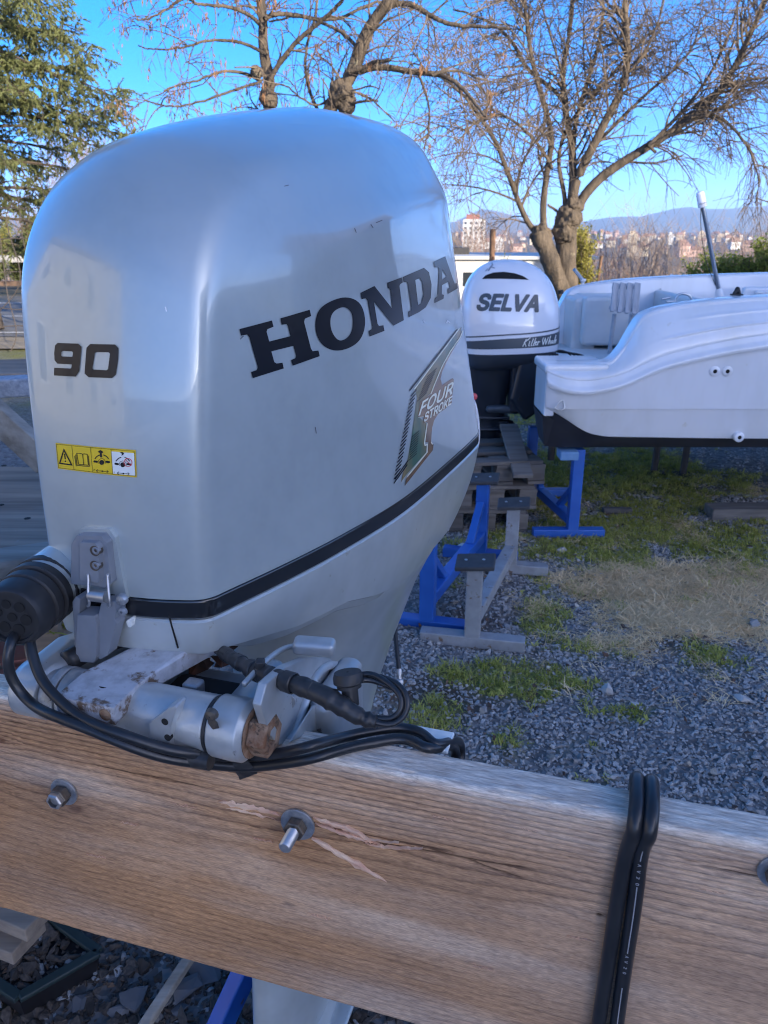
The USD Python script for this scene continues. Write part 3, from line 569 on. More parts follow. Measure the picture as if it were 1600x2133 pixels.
knots = ((.205, -.108, .010), (-.10, -.185, .009), (-.34, -.125, .014), (.36, -.22, .010), (-.42, -.055, .007))
kcore = np.zeros_like(X)
for kx, kz, kr in knots:
    rr_ = np.hypot((X - kx) / 1.7, Z - kz); zz = zz + np.sign(kz - Z + 1e-9) * -.75 * kr * np.exp(-(rr_ / (kr * 1.8)) ** 2); kcore = np.maximum(kcore, np.clip(1.25 - rr_ / (kr * .42), 0, 1))
phi = PCH([-.1, 0, .085, .115, .165, .19, .40], [-14, 0, 12.2, 14.6, 17.6, 20, 52])(np.clip(zz, -.09, .39)) + .5 * (meshkit.fbm(np.stack([X * 9, Z * 40, 0 * X], -1), 3, 21) - .5)
fr = phi - np.floor(phi)
late = np.clip((fr - .35) / .55, 0, 1) ** 1.6 * np.clip((1 - fr) / .07, 0, 1)
amp = np.interp(-Z, [0, .09, .13, .18, .30], [1, .9, .35, .25, .38]) * np.clip(.45 + 1.1 * meshkit.fbm(np.stack([X * 4, Z * 12, 0 * X], -1), 3, 95), .3, 1.15)
tear = meshkit.noise(np.stack([X * 260, Z * 420, 0 * X], -1), 5)
saw = meshkit.noise(np.stack([X * 90 + Z * 40, Z * 700, 0 * X], -1), 6)
rough = .5 + .5 * meshkit.fbm(np.stack([X * 5, Z * 16, 0 * X], -1), 3, 30)
disp = np.where(front, .0019 * amp * fr ** 1.3 * np.clip((1 - fr) / .06, 0, 1) + .0008 * (tear - .5) * (.4 + late) + .0003 * (saw - .5), 0)
hairy = meshkit.noise(np.stack([X * 60, Y * 500, 0 * X], -1), 8)
dtop = np.where(topf, .0007 * (hairy - .5) + .0012 * (meshkit.fbm(np.stack([X * 18, Y * 90, 0 * X], -1), 3, 12) - .5), 0)
edge_nick = np.where(topf & (Y < .006) | front & (Z > -.006), -.0016 * np.clip(meshkit.fbm(np.stack([X * 45, 0 * X, 0 * X], -1), 3, 14) - .45, 0, 1) * 4, 0)
P = np.stack([X, Y - disp - edge_nick * .5, Z + dtop + edge_nick * .6], -1)
gr_r = np.clip(late * amp * 1.15 + .42 * (tear - .45) * rough + .20 * (saw - .5), 0, 1)
stain = meshkit.fbm(np.stack([X * 2.2 + 9, Z * 5, 0 * X], -1), 4, 40)
gr_r = np.clip(gr_r + np.where(front, .9 * np.clip(stain - .56, 0, 1) * (-Z > .10), 0), 0, 1)
bst = np.zeros_like(X)
for px_, py_ in ((136, 1647), (622, 1714)):
    q_ = on_plane(float(px_), float(py_), B0, BN) - B0; bx, bz = q_ @ BD, q_[2]; bst = np.maximum(bst, np.clip(1.15 - np.hypot((X - bx) / 1.25, (Z - bz) * np.where(Z < bz, .55, 1.2)) / .034, 0, 1) * meshkit.fbm(np.stack([X * 40, Z * 25, 0 * X], -1), 3, 77))
gr_r = np.clip(gr_r + .8 * bst + kcore, 0, 1)
grime = meshkit.fbm(np.stack([X * 6 + 3, Z * 14, 0 * X], -1), 5, 91)
gr_g = np.where(topf, np.clip(.80 + .5 * (hairy - .6), 0, 1), np.where(front, np.clip(.62 * np.exp(Z / .010) + .42 * np.clip(meshkit.fbm(np.stack([X * 3, Z * 22, 0 * X + 3], -1), 4, 50) - .48, 0, 1) * 1.8 + .35 * np.clip(grime - .52, 0, 1) + .16 * np.clip(X / .4 + .2, 0, 1), 0, .85), .3))
crack = np.zeros_like(X)
for cx, cz, L, s, wd in ((.04, -.079, .10, .06, .0012), (-.02, -.075, .09, .03, .001), (.195, -.108, .004, 0, .0035), (-.25, -.062, .07, .02, .0008), (.085, -.080, .05, -.10, .0011), (.30, -.03, .05, .02, .0006), (-.36, -.03, .06, .01, .0006)):
    d = np.abs(Z - (cz + s * (X - cx) + .003 * (meshkit.noise(np.stack([X * 40, 0 * X + cx * 10, 0 * X], -1)) - .5))); crack = np.maximum(crack, np.clip(1.3 - d / wd, 0, 1) * np.clip((L - np.abs(X - cx)) / .015, 0, 1) if L > .01 else np.clip(1.4 - np.hypot(X - cx, (Z - cz) * 1.6) / wd, 0, 1))
crack = np.where(front, crack, 0); P[..., 1] += crack * .0016
BM = thing('mounting_beam', 'wide brown sawn timber plank with grey top edge across the foreground, bolted to the silver motor', 'timber plank', (0, 0, 0))
used['x'] = 0
bp = obj('plank', grid_mesh(P), timber, BM, smooth=60 if False else True, xf=BF)
UsdGeom.PrimvarsAPI(stage.GetPrimAtPath(bp)).CreatePrimvar('grain', Sdf.ValueTypeNames.Color3fArray, 'vertex').Set(Vt.Vec3fArray.FromNumpy(np.stack([gr_r, gr_g, crack], -1).reshape(-1, 3).astype(np.float32)))
fresh = M('fresh_splinter', (.78, .56, .38), .8, 0, (.60, .33, .22), 60, stretch=(.1, 1, 1), bump=.4, bscale=500, bdist=.001)
def face(px, py, off=0.0): return on_plane(np.asarray(px, float), np.asarray(py, float), B0 - BN * off, BN)
def splinter(line, w0, off0, off1, seed):
    """a jagged strip of torn wood along a line of picture points, standing off the face"""
    r = np.random.default_rng(seed); n = 16; c = spline(line, n) if len(line) > 2 else np.linspace(line[0], line[1], n); t = np.linspace(0, 1, n)
    w = w0 * np.clip(np.minimum(t / .2, (1 - t) / .35), .06, 1) * r.uniform(.55, 1.25, n); c = c + np.c_[0 * t, r.normal(0, .8, n)]
    d = np.gradient(c, axis=0); d /= np.linalg.norm(d, axis=1, keepdims=True); nn = np.c_[-d[:, 1], d[:, 0]]; off = np.interp(t, [0, 1], [off0, off1]) + r.normal(0, .0003, n)
    top = np.array([face(*q, o) for q, o in zip(c - nn * w[:, None], off)]); midl = np.array([face(*q, o + .0009) for q, o in zip(c + nn * w[:, None] * r.uniform(-.4, .4, (n, 1)), off)]); low = np.array([face(*q, o * .4) for q, o in zip(c + nn * w[:, None], off)])
    bt, bl = top + BN * .003, low + BN * .003; P_ = np.stack([bt, top, midl, low, bl]); return obj('splinter', grid_mesh(P_), fresh, BM)
splinter([(455, 1671), (520, 1682), (590, 1700)], 6, .0014, .0012, 1); splinter([(470, 1684), (530, 1696), (585, 1712)], 3, .0010, .0010, 2)
splinter([(652, 1703), (700, 1720), (742, 1736), (772, 1758)], 5, .0018, .0038, 3); splinter([(656, 1716), (715, 1738), (790, 1760)], 3.2, .0012, .0020, 4)
splinter([(648, 1748), (690, 1771), (740, 1800), (806, 1838)], 6, .0028, .0012, 5); splinter([(760, 1757), (810, 1767), (880, 1769)], 1.6, .0025, .0030, 6); splinter([(700, 1729), (760, 1748), (830, 1758)], 1.4, .0014, .0026, 7)
for k_, (x0_, y0_, L_) in enumerate(((350, 1672, 60), (250, 1712, 40), (520, 1745, 50), (900, 1700, 50), (1080, 1725, 40), (1180, 1950, 60), (640, 1905, 50), (180, 1780, 40), (1450, 1850, 60), (980, 2010, 50))): splinter([(x0_, y0_), (x0_ + L_, y0_ + L_ * .21)], 1.1, .0006, .0010, 20 + k_)
# rubber strip glimpsed under the plank
f0, f1 = face(290, 1975), face(640, 2062)
strip = trimesh.creation.box((abs((f1 - f0) @ BD) + .12, .012, .016)); sv = np.array(trimesh.remesh.subdivide_to_size(strip.vertices, strip.faces, .006)[0]); sf = trimesh.remesh.subdivide_to_size(strip.vertices, strip.faces, .006)[1]
sv = sv + (meshkit.noise(sv * 160)[:, None] - .5) * .006
obj('packing_strip', (sv + np.array([((f0 + f1) / 2 - B0) @ BD + .02, BTH * .55, -BHT - .004]), sf), pale_foam, BM, xf=BF)
obj('back_plank', rbox(1.1, .03, .24, .004, (-.45, BTH + .016, -.16)), M('back_plank_wood', (.30, .20, .12), .8, 0, (.20, .13, .08), 30, stretch=(.1, 1, 1)), BM, xf=BF)
# uprights that carry the plank, outside the picture to both sides
post_wood = M('post_wood', (.36, .24, .15), .8, 0, (.22, .14, .09), 40, stretch=(1, 1, .08), bump=.4, bscale=120, bdist=.002)
for x in (-1.15, .85):
    obj('upright', rbox(.09, .07, 1.12, .004, (x, BTH + .075, -.49)), post_wood, BM, xf=BF)

# ------------------------------------------------------------------ bolts
def bolt(label, px, py, Rw, nut_at, length, nutmat):
    c = face(px, py); t = thing('mounting_bolt', label, 'bolt', c); d = -BN
    obj('washer', lathe(d * .0008, d, [(0, .001), (0, Rw), (.0022, Rw), (.0026, Rw - .0006), (.0026, .0068), (.0028, .001)], 40), zinc, t, smooth=35)
    obj('nut', lathe(d * nut_at, d, [(0, .0065), (0, .0100), (.0008, .0108), (.0088, .0108), (.0098, .0096), (.0098, .0062)], 6), nutmat, t)
    z, pr = .002, [(.002, .0056)]
    while z < length - .001: pr += [(z, .0061), (z + .0009, .0050)]; z += .0018
    pr += [(length - .0008, .0055), (length, .0048), (length, .0003)]
    obj('threaded_shank', lathe((0, 0, 0), d, pr, 24), steel, t)
    return t
b1 = bolt('left one of the two bolts in the plank face, nut flush with its end', 136, 1647, .0158, .0042, .017, dark_nut)
obj('lock_nut', lathe(-BN * .012, -BN, [(0, .006), (0, .0088), (.006, .0094), (.0075, .0082), (.0078, .006)], 6), steel, b1)
b2 = bolt('long threaded bolt end with washer and dark nut beside the split wood of the plank', 622, 1714, .0172, .0036, .034, dark_nut)
b3 = bolt('washer edge at the right border of the picture', 1622, 1814, .0158, .004, .015, dark_nut)

# ------------------------------------------------------------------ cables
TOPZ = 1.05
def cpts(l, r):
    out = []
    for q in l:
        px, py, m = q[0], q[1], q[2]
        out.append(on_plane(float(px), float(py), B0 - BN * (r * 1.15 + m[1]), BN) if m[0] == 'f' else at_z(px, py, TOPZ + r * 1.1 + m[1]) if m[0] == 't' else OC + EV * loc_u(px, py, m[1])[0] + EU * m[1] + EW * loc_u(px, py, m[1])[2])
    return np.array(out)
F_, T_, U_ = lambda o=0.: ('f', o), lambda o=0.: ('t', o), lambda u: ('u', u)
r = .0049
CB = thing('battery_cable', 'pair of black cables from the rubber boot along the top of the plank', 'cable', (0, 0, 0))
c1 = cpts([(34, 1318, U_(-.060)), (20, 1350, U_(-.080)), (20, 1400, U_(-.085)), (52, 1452, U_(-.085)), (110, 1490, U_(-.098)), (180, 1517, U_(-.100)), (260, 1550, U_(-.096)), (340, 1577, U_(-.084)), (420, 1590, U_(-.066)), (500, 1597, F_()), (580, 1592, F_()), (660, 1577, F_(.001)), (735, 1556, T_()), (800, 1543, T_()), (850, 1541, T_()), (884, 1556, T_())], r)
c1 = np.vstack([c1, c1[-1] + [.022, .018, -.012], c1[-1] + [.03, .024, -.06]])
c2 = cpts([(60, 1318, U_(-.050)), (66, 1355, U_(-.068)), (82, 1405, U_(-.078)), (120, 1455, U_(-.088)), (170, 1495, U_(-.094)), (250, 1528, U_(-.096)), (330, 1555, U_(-.086)), (410, 1571, U_(-.070)), (490, 1576, F_()), (570, 1571, F_()), (650, 1553, F_(.004)), (725, 1533, T_(.002)), (795, 1519, T_(.002)), (848, 1518, T_()), (886, 1533, T_()), (900, 1546, T_())], r)
c2 = np.vstack([c2, c2[-1] + [.018, .016, -.012], c2[-1] + [.026, .022, -.06]])
obj('cable', pipe(c1, r, 160, 16), pvc, CB, smooth=True); obj('cable', pipe(c2, r, 160, 16), pvc, CB, smooth=True)
tp = face(490, 1586, .0145)
tm = [(468, 1565), (510, 1566), (514, 1582), (536, 1612), (500, 1624), (486, 1600), (462, 1588)]
ta_ = np.array([face(x, y, o) for (x, y), o in zip(tm, (.009, .009, .0125, .004, .003, .012, .011))])
tf = [[0, 6, 1], [1, 6, 2], [6, 5, 2], [2, 5, 3], [3, 5, 4]]
vv, ff = trimesh.remesh.subdivide_to_size(ta_, np.array(tf), .004); vv = vv + np.outer(meshkit.noise(vv * 200) - .5, -BN) * .0022
obj('tape_wrap', cat([pipe([c1[8] * .5 + c2[7] * .5 + BD * k * .012 for k in (-1.3, 0, 1.0)], [.0088, .0092, .0086], 12, 14), (vv, ff), (vv + BN * .0008, ff[:, ::-1])]), tape, CB, smooth=40)
# second pair, hanging over the plank at the right
r2 = .0063
C2 = thing('welding_cable', 'flat pair of black cables hung over the plank at the right', 'cable', (0, 0, 0))
sets = []
for dx in (-16.5, 16.5):
    k = dx / 14
    fr_ = cpts([(1344 + dx * .9, 1668, F_(.0005)), (1332 + dx, 1730, F_()), (1310 + dx * 1.05, 1840, F_()), (1289 + dx * 1.1, 1980, F_()), (1268 + dx * 1.15, 2120, F_()), (1250 + dx * 1.2, 2260, F_(.004)), (1236 + dx * 1.2, 2400, F_(.012))], r2)
    fr_ = fr_[1:]; fr_[0] = on_plane(1331. + dx * .98, 1748., B0 - BN * (r2 * 1.2 + .001), BN); sf_ = (fr_[0] - B0) @ BD; sb_ = sf_ + .0035; 
    sec_ = [(BTH / 2 + .031, z) for z in (-.16, -.10, -.05)] + [(BTH / 2 + .0295 * math.copysign(abs(math.cos(a)) ** .75, math.cos(a)), -.008 + .0205 * math.sin(a) ** .75) for a in np.linspace(0, np.pi * .97, 17)]
    path = np.vstack([[B0 + BD * (sb_ + (sf_ - sb_) * max(0, (k_ - 3) / (len(sec_) - 4)) * .72) + BN * y_ + [0, 0, z_] for k_, (y_, z_) in enumerate(sec_)], fr_]); sets.append(path)
    obj('cable', pipe(path, r2, 150, 18), pvc, C2, smooth=True)
cs = spline(sets[1], 600)
def along(k0, k1, dv=.0): seg = cs[k0:k1]; return seg
fi = np.where((cs[:, 2] < TOPZ - .02))[0]; fi = fi[cs[fi, 1] < B0[1] + .2]; fi = fi[fi > 200]
nr = np.array([-.35, -.95, .1]); nr = nr / np.linalg.norm(nr)
grey_print = M('grey_print', (.30, .31, .33), .5)
S_ = np.r_[0, np.cumsum(np.linalg.norm(np.diff(cs[fi], axis=0), axis=1))]
for a, b in ((.0, .012), (.036, .11), (.150, .25)):
    seg = cs[fi][(S_ >= a) & (S_ <= b)]; obj('print_line', pipe(seg + nr * (r2 - .0001), .0005, 30, 5), grey_print, C2)
def cable_text(s0):
    for q, chh in enumerate('AV20'):
        k = np.searchsorted(S_, s0 + q * .0062); p = cs[fi][k]; t = cs[fi][k + 3] - cs[fi][k]; t /= np.linalg.norm(t); up = np.cross(nr, t)
        m = np.eye(4); m[:3, 0], m[:3, 1], m[:3, 2], m[:3, 3] = t, up, nr, p + nr * (r2 - .0004) - up * .0013
        obj('print_letter', xform(meshkit.text_mesh(chh, .0027, .0007), m), grey_print, C2)
cable_text(.0135); cable_text(.112)
# wiring harness with its loop
WH = thing('wiring_harness', 'black taped wiring harness with a loop, leaving the silver motor over its bracket', 'wiring harness', (0, 0, 0))
hp = cpts([(440, 1335, U_(.05)), (470, 1362, U_(.03)), (505, 1383, U_(.01)), (545, 1402, U_(-.012)), (600, 1420, U_(-.026)), (650, 1438, U_(-.032)), (700, 1463, U_(-.036)), (738, 1487, U_(-.036)), (785, 1503, U_(-.033)), (822, 1500, U_(-.028)), (842, 1474, U_(-.022)), (836, 1444, U_(-.016)), (808, 1422, U_(-.010)), (772, 1410, U_(-.008)), (744, 1418, U_(-.014))], 0)
obj('harness_tube', pipe(hp[:9], np.interp(np.linspace(0, 8, 60), np.arange(9), [.0062, .0064, .0066, .0072, .0085, .0080, .0092, .0088, .0058]) * (1 + .10 * np.random.default_rng(4).normal(0, 1, 60).clip(-1.5, 1.5)), 120, 14), tape, WH, smooth=True)
hs = spline(hp, 240)
for k, (o1, o2) in enumerate(((.0028, 0), (-.0014, .0026), (-.0014, -.0026))):
    n_ = 240 - 128; tw = np.linspace(0, 2.5 * np.pi, n_) + k * 2.1; seg = hs[128:]
    T = np.gradient(seg, axis=0); T /= np.linalg.norm(T, axis=1, keepdims=True); A = np.cross(T, EU); A /= np.linalg.norm(A, axis=1, keepdims=True); B = np.cross(T, A)
    obj('loop_wire', pipe(seg + .0030 * (np.cos(tw)[:, None] * A + np.sin(tw)[:, None] * B), .0027, 90, 10), pvc, WH, smooth=True)
for s in (.12, .2, .29, .335, .37, .46, .52, .60, .66):
    k = int(s * 239); d = hs[k + 1] - hs[k - 1]; d /= np.linalg.norm(d); rr = float(np.interp(s * 15 / 8.5, np.linspace(0, 1, 9), [.0062, .0064, .0066, .0072, .0085, .0080, .0092, .0088, .0058]))
    obj('tape_turn', lathe(hs[k] - d * .006, d, [(0, rr * .98), (.0005, rr + .0008), (.011, rr + .0010), (.012, rr * .98)], 16), tape, WH, smooth=40)
k = int(.33 * 239); d = hs[k + 1] - hs[k - 1]; d /= np.linalg.norm(d)
obj('cable_tie', cat([lathe(hs[k] - d * .003, d, [(0, .008), (.0004, .0098), (.0055, .0098), (.006, .008)], 16), rbox(.008, .010, .008, .0015, hs[k] + np.array([.002, -.004, .0115]))]), rubber, WH, smooth=40)
a = loc_u(724, 1412, -.018); obj('connector_cap', cat([lathe(OC + EV * a[0] + EU * a[1] + EW * a[2] + np.array([0, 0, .006]), (.12, -.25, -1), [(0, .001), (0, .012), (.004, .0135), (.009, .0135), (.011, .011), (.014, .011), (.014, .0075), (.03, .007)], 22)]), rubber, WH, smooth=40)
# ------------------------------------------------------------------ ground: yard, slope, valley, up to the hills
def axis_(a, b, fine, grow, end):
    out = list(np.arange(a, b + 1e-6, fine)); s = fine
    while out[-1] < end: s *= grow; out.append(out[-1] + s)
    return np.array(out)
gxp = axis_(0, 4.5, .05, 1.16, 14000); gx_ = np.r_[-gxp[:0:-1], gxp]
gyp = axis_(.0, 7.0, .05, 1.14, 16000); gyn = axis_(0, .2, .1, 1.25, 400); gy_ = np.r_[-gyn[:0:-1], gyp]
TER = PCH([-500, 0, 14, 17, 24, 45, 110, 300, 600, 1500, 3000, 4500, 20000], [0, 0, 0, -.3, -2.0, -6.5, -18, -28, -30, -18, -15, -12, 0])
def terrain(x, y): return TER(np.clip(y - np.clip((-np.asarray(x) - 4) / 3, 0, 1) * np.clip(np.asarray(y) - 10, 0, 9), -500, 20000))
gX, gY = np.meshgrid(gx_, gy_, indexing='ij')
near = np.clip(1 - np.hypot(gX, gY - 3) / 12, 0, 1) ** .5
p3 = np.stack([gX, gY, 0 * gX], -1)
gZ = terrain(gX, gY) + near * (.05 * (meshkit.fbm(p3 * 1.3, 4, 60) - .5) + .018 * (meshkit.fbm(p3 * 7, 3, 61) - .5)) + np.where(gY > 20, 1, 0) * np.clip((gY - 20) / 60, 0, 1) * 2.5 * (meshkit.fbm(p3 / 60, 4, 62) - .5)
GROUND_Z = lambda x, y: (lambda q: terrain(x, y) + np.clip(1 - np.hypot(x, y - 3) / 12, 0, 1) ** .5 * (.05 * (meshkit.fbm(q * 1.3, 4, 60) - .5) + .018 * (meshkit.fbm(q * 7, 3, 61) - .5)))(np.stack([np.asarray(x, float), np.asarray(y, float), 0 * np.asarray(x, float)], -1))
def blobs(x, y, l):
    o = 0 * x
    for cx, cy, rx, ry, s in l: o = np.maximum(o, s * np.exp(-(((x - cx) / rx) ** 2 + ((y - cy) / ry) ** 2)))
    return o
GR = [(*at_z(px, py)[:2], rx, ry, s) for px, py, rx, ry, s in ((1230, 1130, .42, .5, 1.), (1340, 1090, .5, .5, 1.), (1480, 1150, .35, .35, .9), (1150, 1010, .5, .8, .9), (1330, 990, .6, .8, .9), (1500, 1010, .4, .5, .6), (1180, 1220, .2, .22, .6), (1160, 1290, .16, .3, .8), (1240, 1350, .2, .1, .8), (1070, 1410, .2, .14, .9), (900, 1520, .12, .14, .8), (940, 1410, .1, .1, .7), (1020, 1140, .3, .3, .6), (1220, 1420, .16, .05, .7), (1500, 1370, .16, .1, .6), (900, 1220, .16, .2, .8), (1050, 1545, .06, .04, .5), (1590, 1190, .2, .2, .8), (1320, 1480, .09, .05, .5), (1130, 1345, .3, .1, .5))]
ST = [(*at_z(px, py)[:2], rx, ry, s) for px, py, rx, ry, s in ((1350, 1215, .28, .18, .9), (1510, 1215, .36, .2, 1.), (1430, 1290, .4, .2, .85), (1300, 1340, .25, .12, .6), (1580, 1260, .3, .2, .8), (1400, 1360, .2, .07, .5))]
SO = [(*at_z(px, py)[:2], rx, ry, s) for px, py, rx, ry, s in ((1400, 1340, .22, .12, .9), (1030, 1420, .3, .22, .8), (900, 1450, .3, .25, .9), (960, 1280, .35, .4, .8), (1110, 1370, .2, .1, .6), (-200, 2000, .6, .5, .7), (1440, 1290, .10, .05, .9))]
def masks(x, y):
    q = np.stack([x, y, 0 * x], -1); n = meshkit.fbm(q * 5, 4, 70) - .5; n2 = meshkit.fbm(q * 3.1, 4, 71) - .5
    g = np.clip((blobs(x, y, GR) + n * 1.3 - .30) * 2.4, 0, 1); s = np.clip((blobs(x, y, ST) + n2 * 1.2 - .24) * 2.6, 0, 1); d = np.clip((blobs(x, y, SO) + n * 1.0 - .42) * 3, 0, 1)
    far = np.clip((y - 5.6) / 2, 0, 1); g = np.maximum(g * (1 - far), far * np.clip(.6 + n * 2, 0, 1))
    return g, s, d
mg, ms_, md = masks(gX, gY)
town = np.clip((gY - 16) / 6, 0, 1)
ground_mat = M_nodes('yard_ground', {
    'at': ('attribute', {'attribute': 'cover'}), 'se': ('separate_color', {}), 'tc': ('texture_coordinate', {}),
    'v': ('voronoi_texture', {'scale': 46.}), 'vc': ('separate_color', {}), 'rv': ('rgb_ramp', {'ramp': [(0, (.11, .114, .12)), (.7, (.26, .265, .27)), (1, (.34, .34, .33))]}),
    'n': ('noise_texture', {'scale': 7., 'detail': 6., 'roughness': .65}), 'rs': ('rgb_ramp', {'ramp': [(.3, (.06, .046, .036)), (.7, (.14, .11, .085))]}),
    'm1': ('mix', {'color2': (.17, .17, .05)}), 'm2': ('mix', {'color2': (.58, .42, .23)}), 'm3': ('mix', {}), 'm0': ('mix', {'fac': .45}),
    'n9': ('noise_texture', {'scale': .02, 'detail': 6., 'roughness': .7}), 'r9': ('rgb_ramp', {'ramp': [(.35, (.10, .085, .06)), (.6, (.13, .11, .085))]}),
    'sx': ('separate_xyz', {}), 'mr': ('map_range', {'from_min': 15., 'from_max': 22., 'clamp': True}), 'm9': ('mix', {}),
    'b': ('bump', {'strength': .8, 'distance': .012}), 'p': ('principled_bsdf', {'roughness': .85, 'specular_ior_level': .3})},
    [('at.color', 'se.color'), ('tc.object', 'v.vector'), ('v.color', 'vc.color'), ('vc.r', 'rv.fac'), ('tc.object', 'n.vector'), ('n.fac', 'rs.fac'),
     ('rv.color', 'm0.color1'), ('rs.color', 'm0.color2'), ('m0.color', 'm3.color1'), ('rs.color', 'm3.color2'), ('se.b', 'm3.fac'), ('m3.color', 'm1.color1'), ('se.r', 'm1.fac'), ('m1.color', 'm2.color1'), ('se.g', 'm2.fac'),
     ('tc.object', 'n9.vector'), ('n9.fac', 'r9.fac'), ('tc.object', 'sx.vector'), ('sx.y', 'mr.value'), ('m2.color', 'm9.color1'), ('r9.color', 'm9.color2'), ('mr.result', 'm9.fac'),
     ('m9.color', 'p.base_color'), ('v.distance', 'b.height'), ('b.normal', 'p.normal')])
gp = single('ground', grid_mesh(np.stack([gX, gY, gZ], -1).transpose(1, 0, 2)), ground_mat, None, None, kind='structure', smooth=True)
UsdGeom.PrimvarsAPI(stage.GetPrimAtPath(gp)).CreatePrimvar('cover', Sdf.ValueTypeNames.Color3fArray, 'vertex').Set(Vt.Vec3fArray.FromNumpy(np.stack([mg, ms_, md], -1).transpose(1, 0, 2).reshape(-1, 3).astype(np.float32)))

# hills on the horizon
def ridge(name, y0, prof, depth, seed, col, col2):
    px, py = np.array(prof, float).T
    X = np.linspace((px[0] - 800) / FPX * y0, (px[-1] - 800) / FPX * y0, 260)
    hz = PCH((px - 800) / FPX * y0, (480 - py) / FPX * y0 * 1.02)(X)
    d = np.linspace(-1, 1, 26); XX, DD = np.meshgrid(X, d, indexing='ij')
    k = np.cos(DD * np.pi / 2) ** .8; q = np.stack([XX, DD * depth, 0 * XX], -1)
    ZZ = k * hz[:, None] * (1 + .35 * (meshkit.fbm(q / 900, 5, seed) - .5) * (np.abs(DD) > .05)) - 60 + k * 60 + (meshkit.fbm(q / 300, 4, seed + 1) - .5) * 26 * k
    return single(name, grid_mesh(np.stack([XX, y0 + DD * depth, ZZ], -1)), M(name.replace('_001', '') + '_forest_' + str(seed), col, .95, 0, col2, .004, 6), None, None, kind='structure', smooth=True)
ridge('hills', 9000, [(-2500, 470), (-1200, 455), (-300, 462), (300, 458), (700, 470), (930, 466), (960, 455), (985, 441), (1012, 443), (1050, 454), (1100, 476), (1160, 472), (1210, 461), (1250, 455), (1300, 456), (1340, 446), (1385, 438), (1420, 441), (1470, 441), (1520, 438), (1600, 434), (2000, 425), (2800, 440), (4000, 460)], 1500, 80, (.035, .045, .025), (.055, .055, .035))
ridge('hills', 5200, [(-2500, 500), (-500, 490), (600, 492), (1000, 490), (1150, 489), (1250, 486), (1350, 487), (1450, 484), (1600, 484), (2200, 480), (4000, 488)], 900, 90, (.05, .055, .03), (.10, .08, .055))

# ------------------------------------------------------------------ gravel, grass, straw
def instancer(name, protos, pos, idx, rot, scl, kind='stuff', label=None, cat_=None):
    path = path_for(name, '/World')
    pi = UsdGeom.PointInstancer.Define(stage, path); UsdGeom.Scope.Define(stage, path + '/prototypes')
    tg = []
    for k, (m, mat) in enumerate(protos): usdkit.mesh(stage, f'{path}/prototypes/piece_{k:03d}', m, mat); tg.append(f'{path}/prototypes/piece_{k:03d}')
    pi.CreatePrototypesRel().SetTargets(tg)
    pi.CreateProtoIndicesAttr(Vt.IntArray.FromNumpy(np.asarray(idx, np.int32))); pi.CreatePositionsAttr(Vt.Vec3fArray.FromNumpy(np.asarray(pos, np.float32)))
    from_euler = rot
    pi.CreateOrientationsAttr([Gf.Quath(float(q[0]), float(q[1]), float(q[2]), float(q[3])) for q in rot])
    pi.CreateScalesAttr(Vt.Vec3fArray.FromNumpy(np.asarray(scl, np.float32)))
    return tag(path, label, cat_, None, kind)
def quats(n, tilt, r=rng):
    a = r.uniform(0, 2 * np.pi, n); t = r.normal(0, tilt, n); b = r.uniform(0, 2 * np.pi, n)
    z = np.c_[np.cos(a / 2), 0 * a, 0 * a, np.sin(a / 2)]; x = np.c_[np.cos(t / 2), np.sin(t / 2) * np.cos(b), np.sin(t / 2) * np.sin(b), 0 * a]
    w1, x1, y1, z1_ = x.T; w2, x2, y2, z2_ = z.T
    return np.c_[w1 * w2 - x1 * x2 - y1 * y2 - z1_ * z2_, w1 * x2 + x1 * w2 + y1 * z2_ - z1_ * y2, w1 * y2 - x1 * z2_ + y1 * w2 + z1_ * x2, w1 * z2_ + x1 * y2 - y1 * x2 + z1_ * w2]
def stone_mesh(seed, n=11, flat=.5):
    r = np.random.default_rng(seed); p = r.normal(size=(n, 3)); p /= np.linalg.norm(p, axis=1, keepdims=True); return hull(p * r.uniform(.75, 1.1, (n, 1)) * [1, .72, flat])
gm = [M('gravel_slate', (.27, .262, .248), .75, 0, (.37, .36, .345), 3., rand=.35, bump=.3, bscale=6, bdist=.05), M('gravel_grey', (.20, .205, .205), .8, 0, (.27, .27, .265), 3., rand=.45), M('gravel_pale', (.46, .45, .42), .8, 0, (.36, .34, .32), 3., rand=.3)]
protos = [(stone_mesh(100 + k), gm[0]) for k in range(5)] + [(stone_mesh(120 + k, 9, .45), gm[1]) for k in range(3)] + [(stone_mesh(130 + k), gm[2]) for k in range(2)]
def scatter(n, x0, x1, y0, y1, keep): x, y = rng.uniform(x0, x1, n), rng.uniform(y0, y1, n); k = keep(x, y); return x[k], y[k]
def vis(x, y): # inside the part of the yard that can be seen, with a margin
    return (np.abs(x) < .52 * (y + .5) + .25)
def gkeep(x, y):
    g, s, d = masks(x, y); return vis(x, y) & (rng.random(len(x)) < 1 - .82 * np.clip(.75 * g + .8 * s + .55 * d, 0, 1))
x1_, y1_ = scatter(26000, -.25, 2.0, 1.3, 2.7, gkeep); x2_, y2_ = scatter(26000, 0, 3.0, 2.7, 4.4, gkeep); x3_, y3_ = scatter(9000, .3, 4.0, 4.4, 6.5, gkeep)
gxs, gys = np.r_[x1_, x2_, x3_], np.r_[y1_, y2_, y3_]; n = len(gxs)
size = np.clip(rng.lognormal(math.log(.0078), .30, n), .004, .019) * np.where(gys > 2.7, 1.12, 1)
instancer('gravel', protos, np.c_[gxs, gys, GROUND_Z(gxs, gys) + size * .25], rng.choice(10, n, p=[.172] * 5 + [.042] * 3 + [.007] * 2), quats(n, .45), size[:, None] * rng.uniform(.8, 1.25, (n, 3)), label='dark slate gravel covering the yard', cat_='gravel')
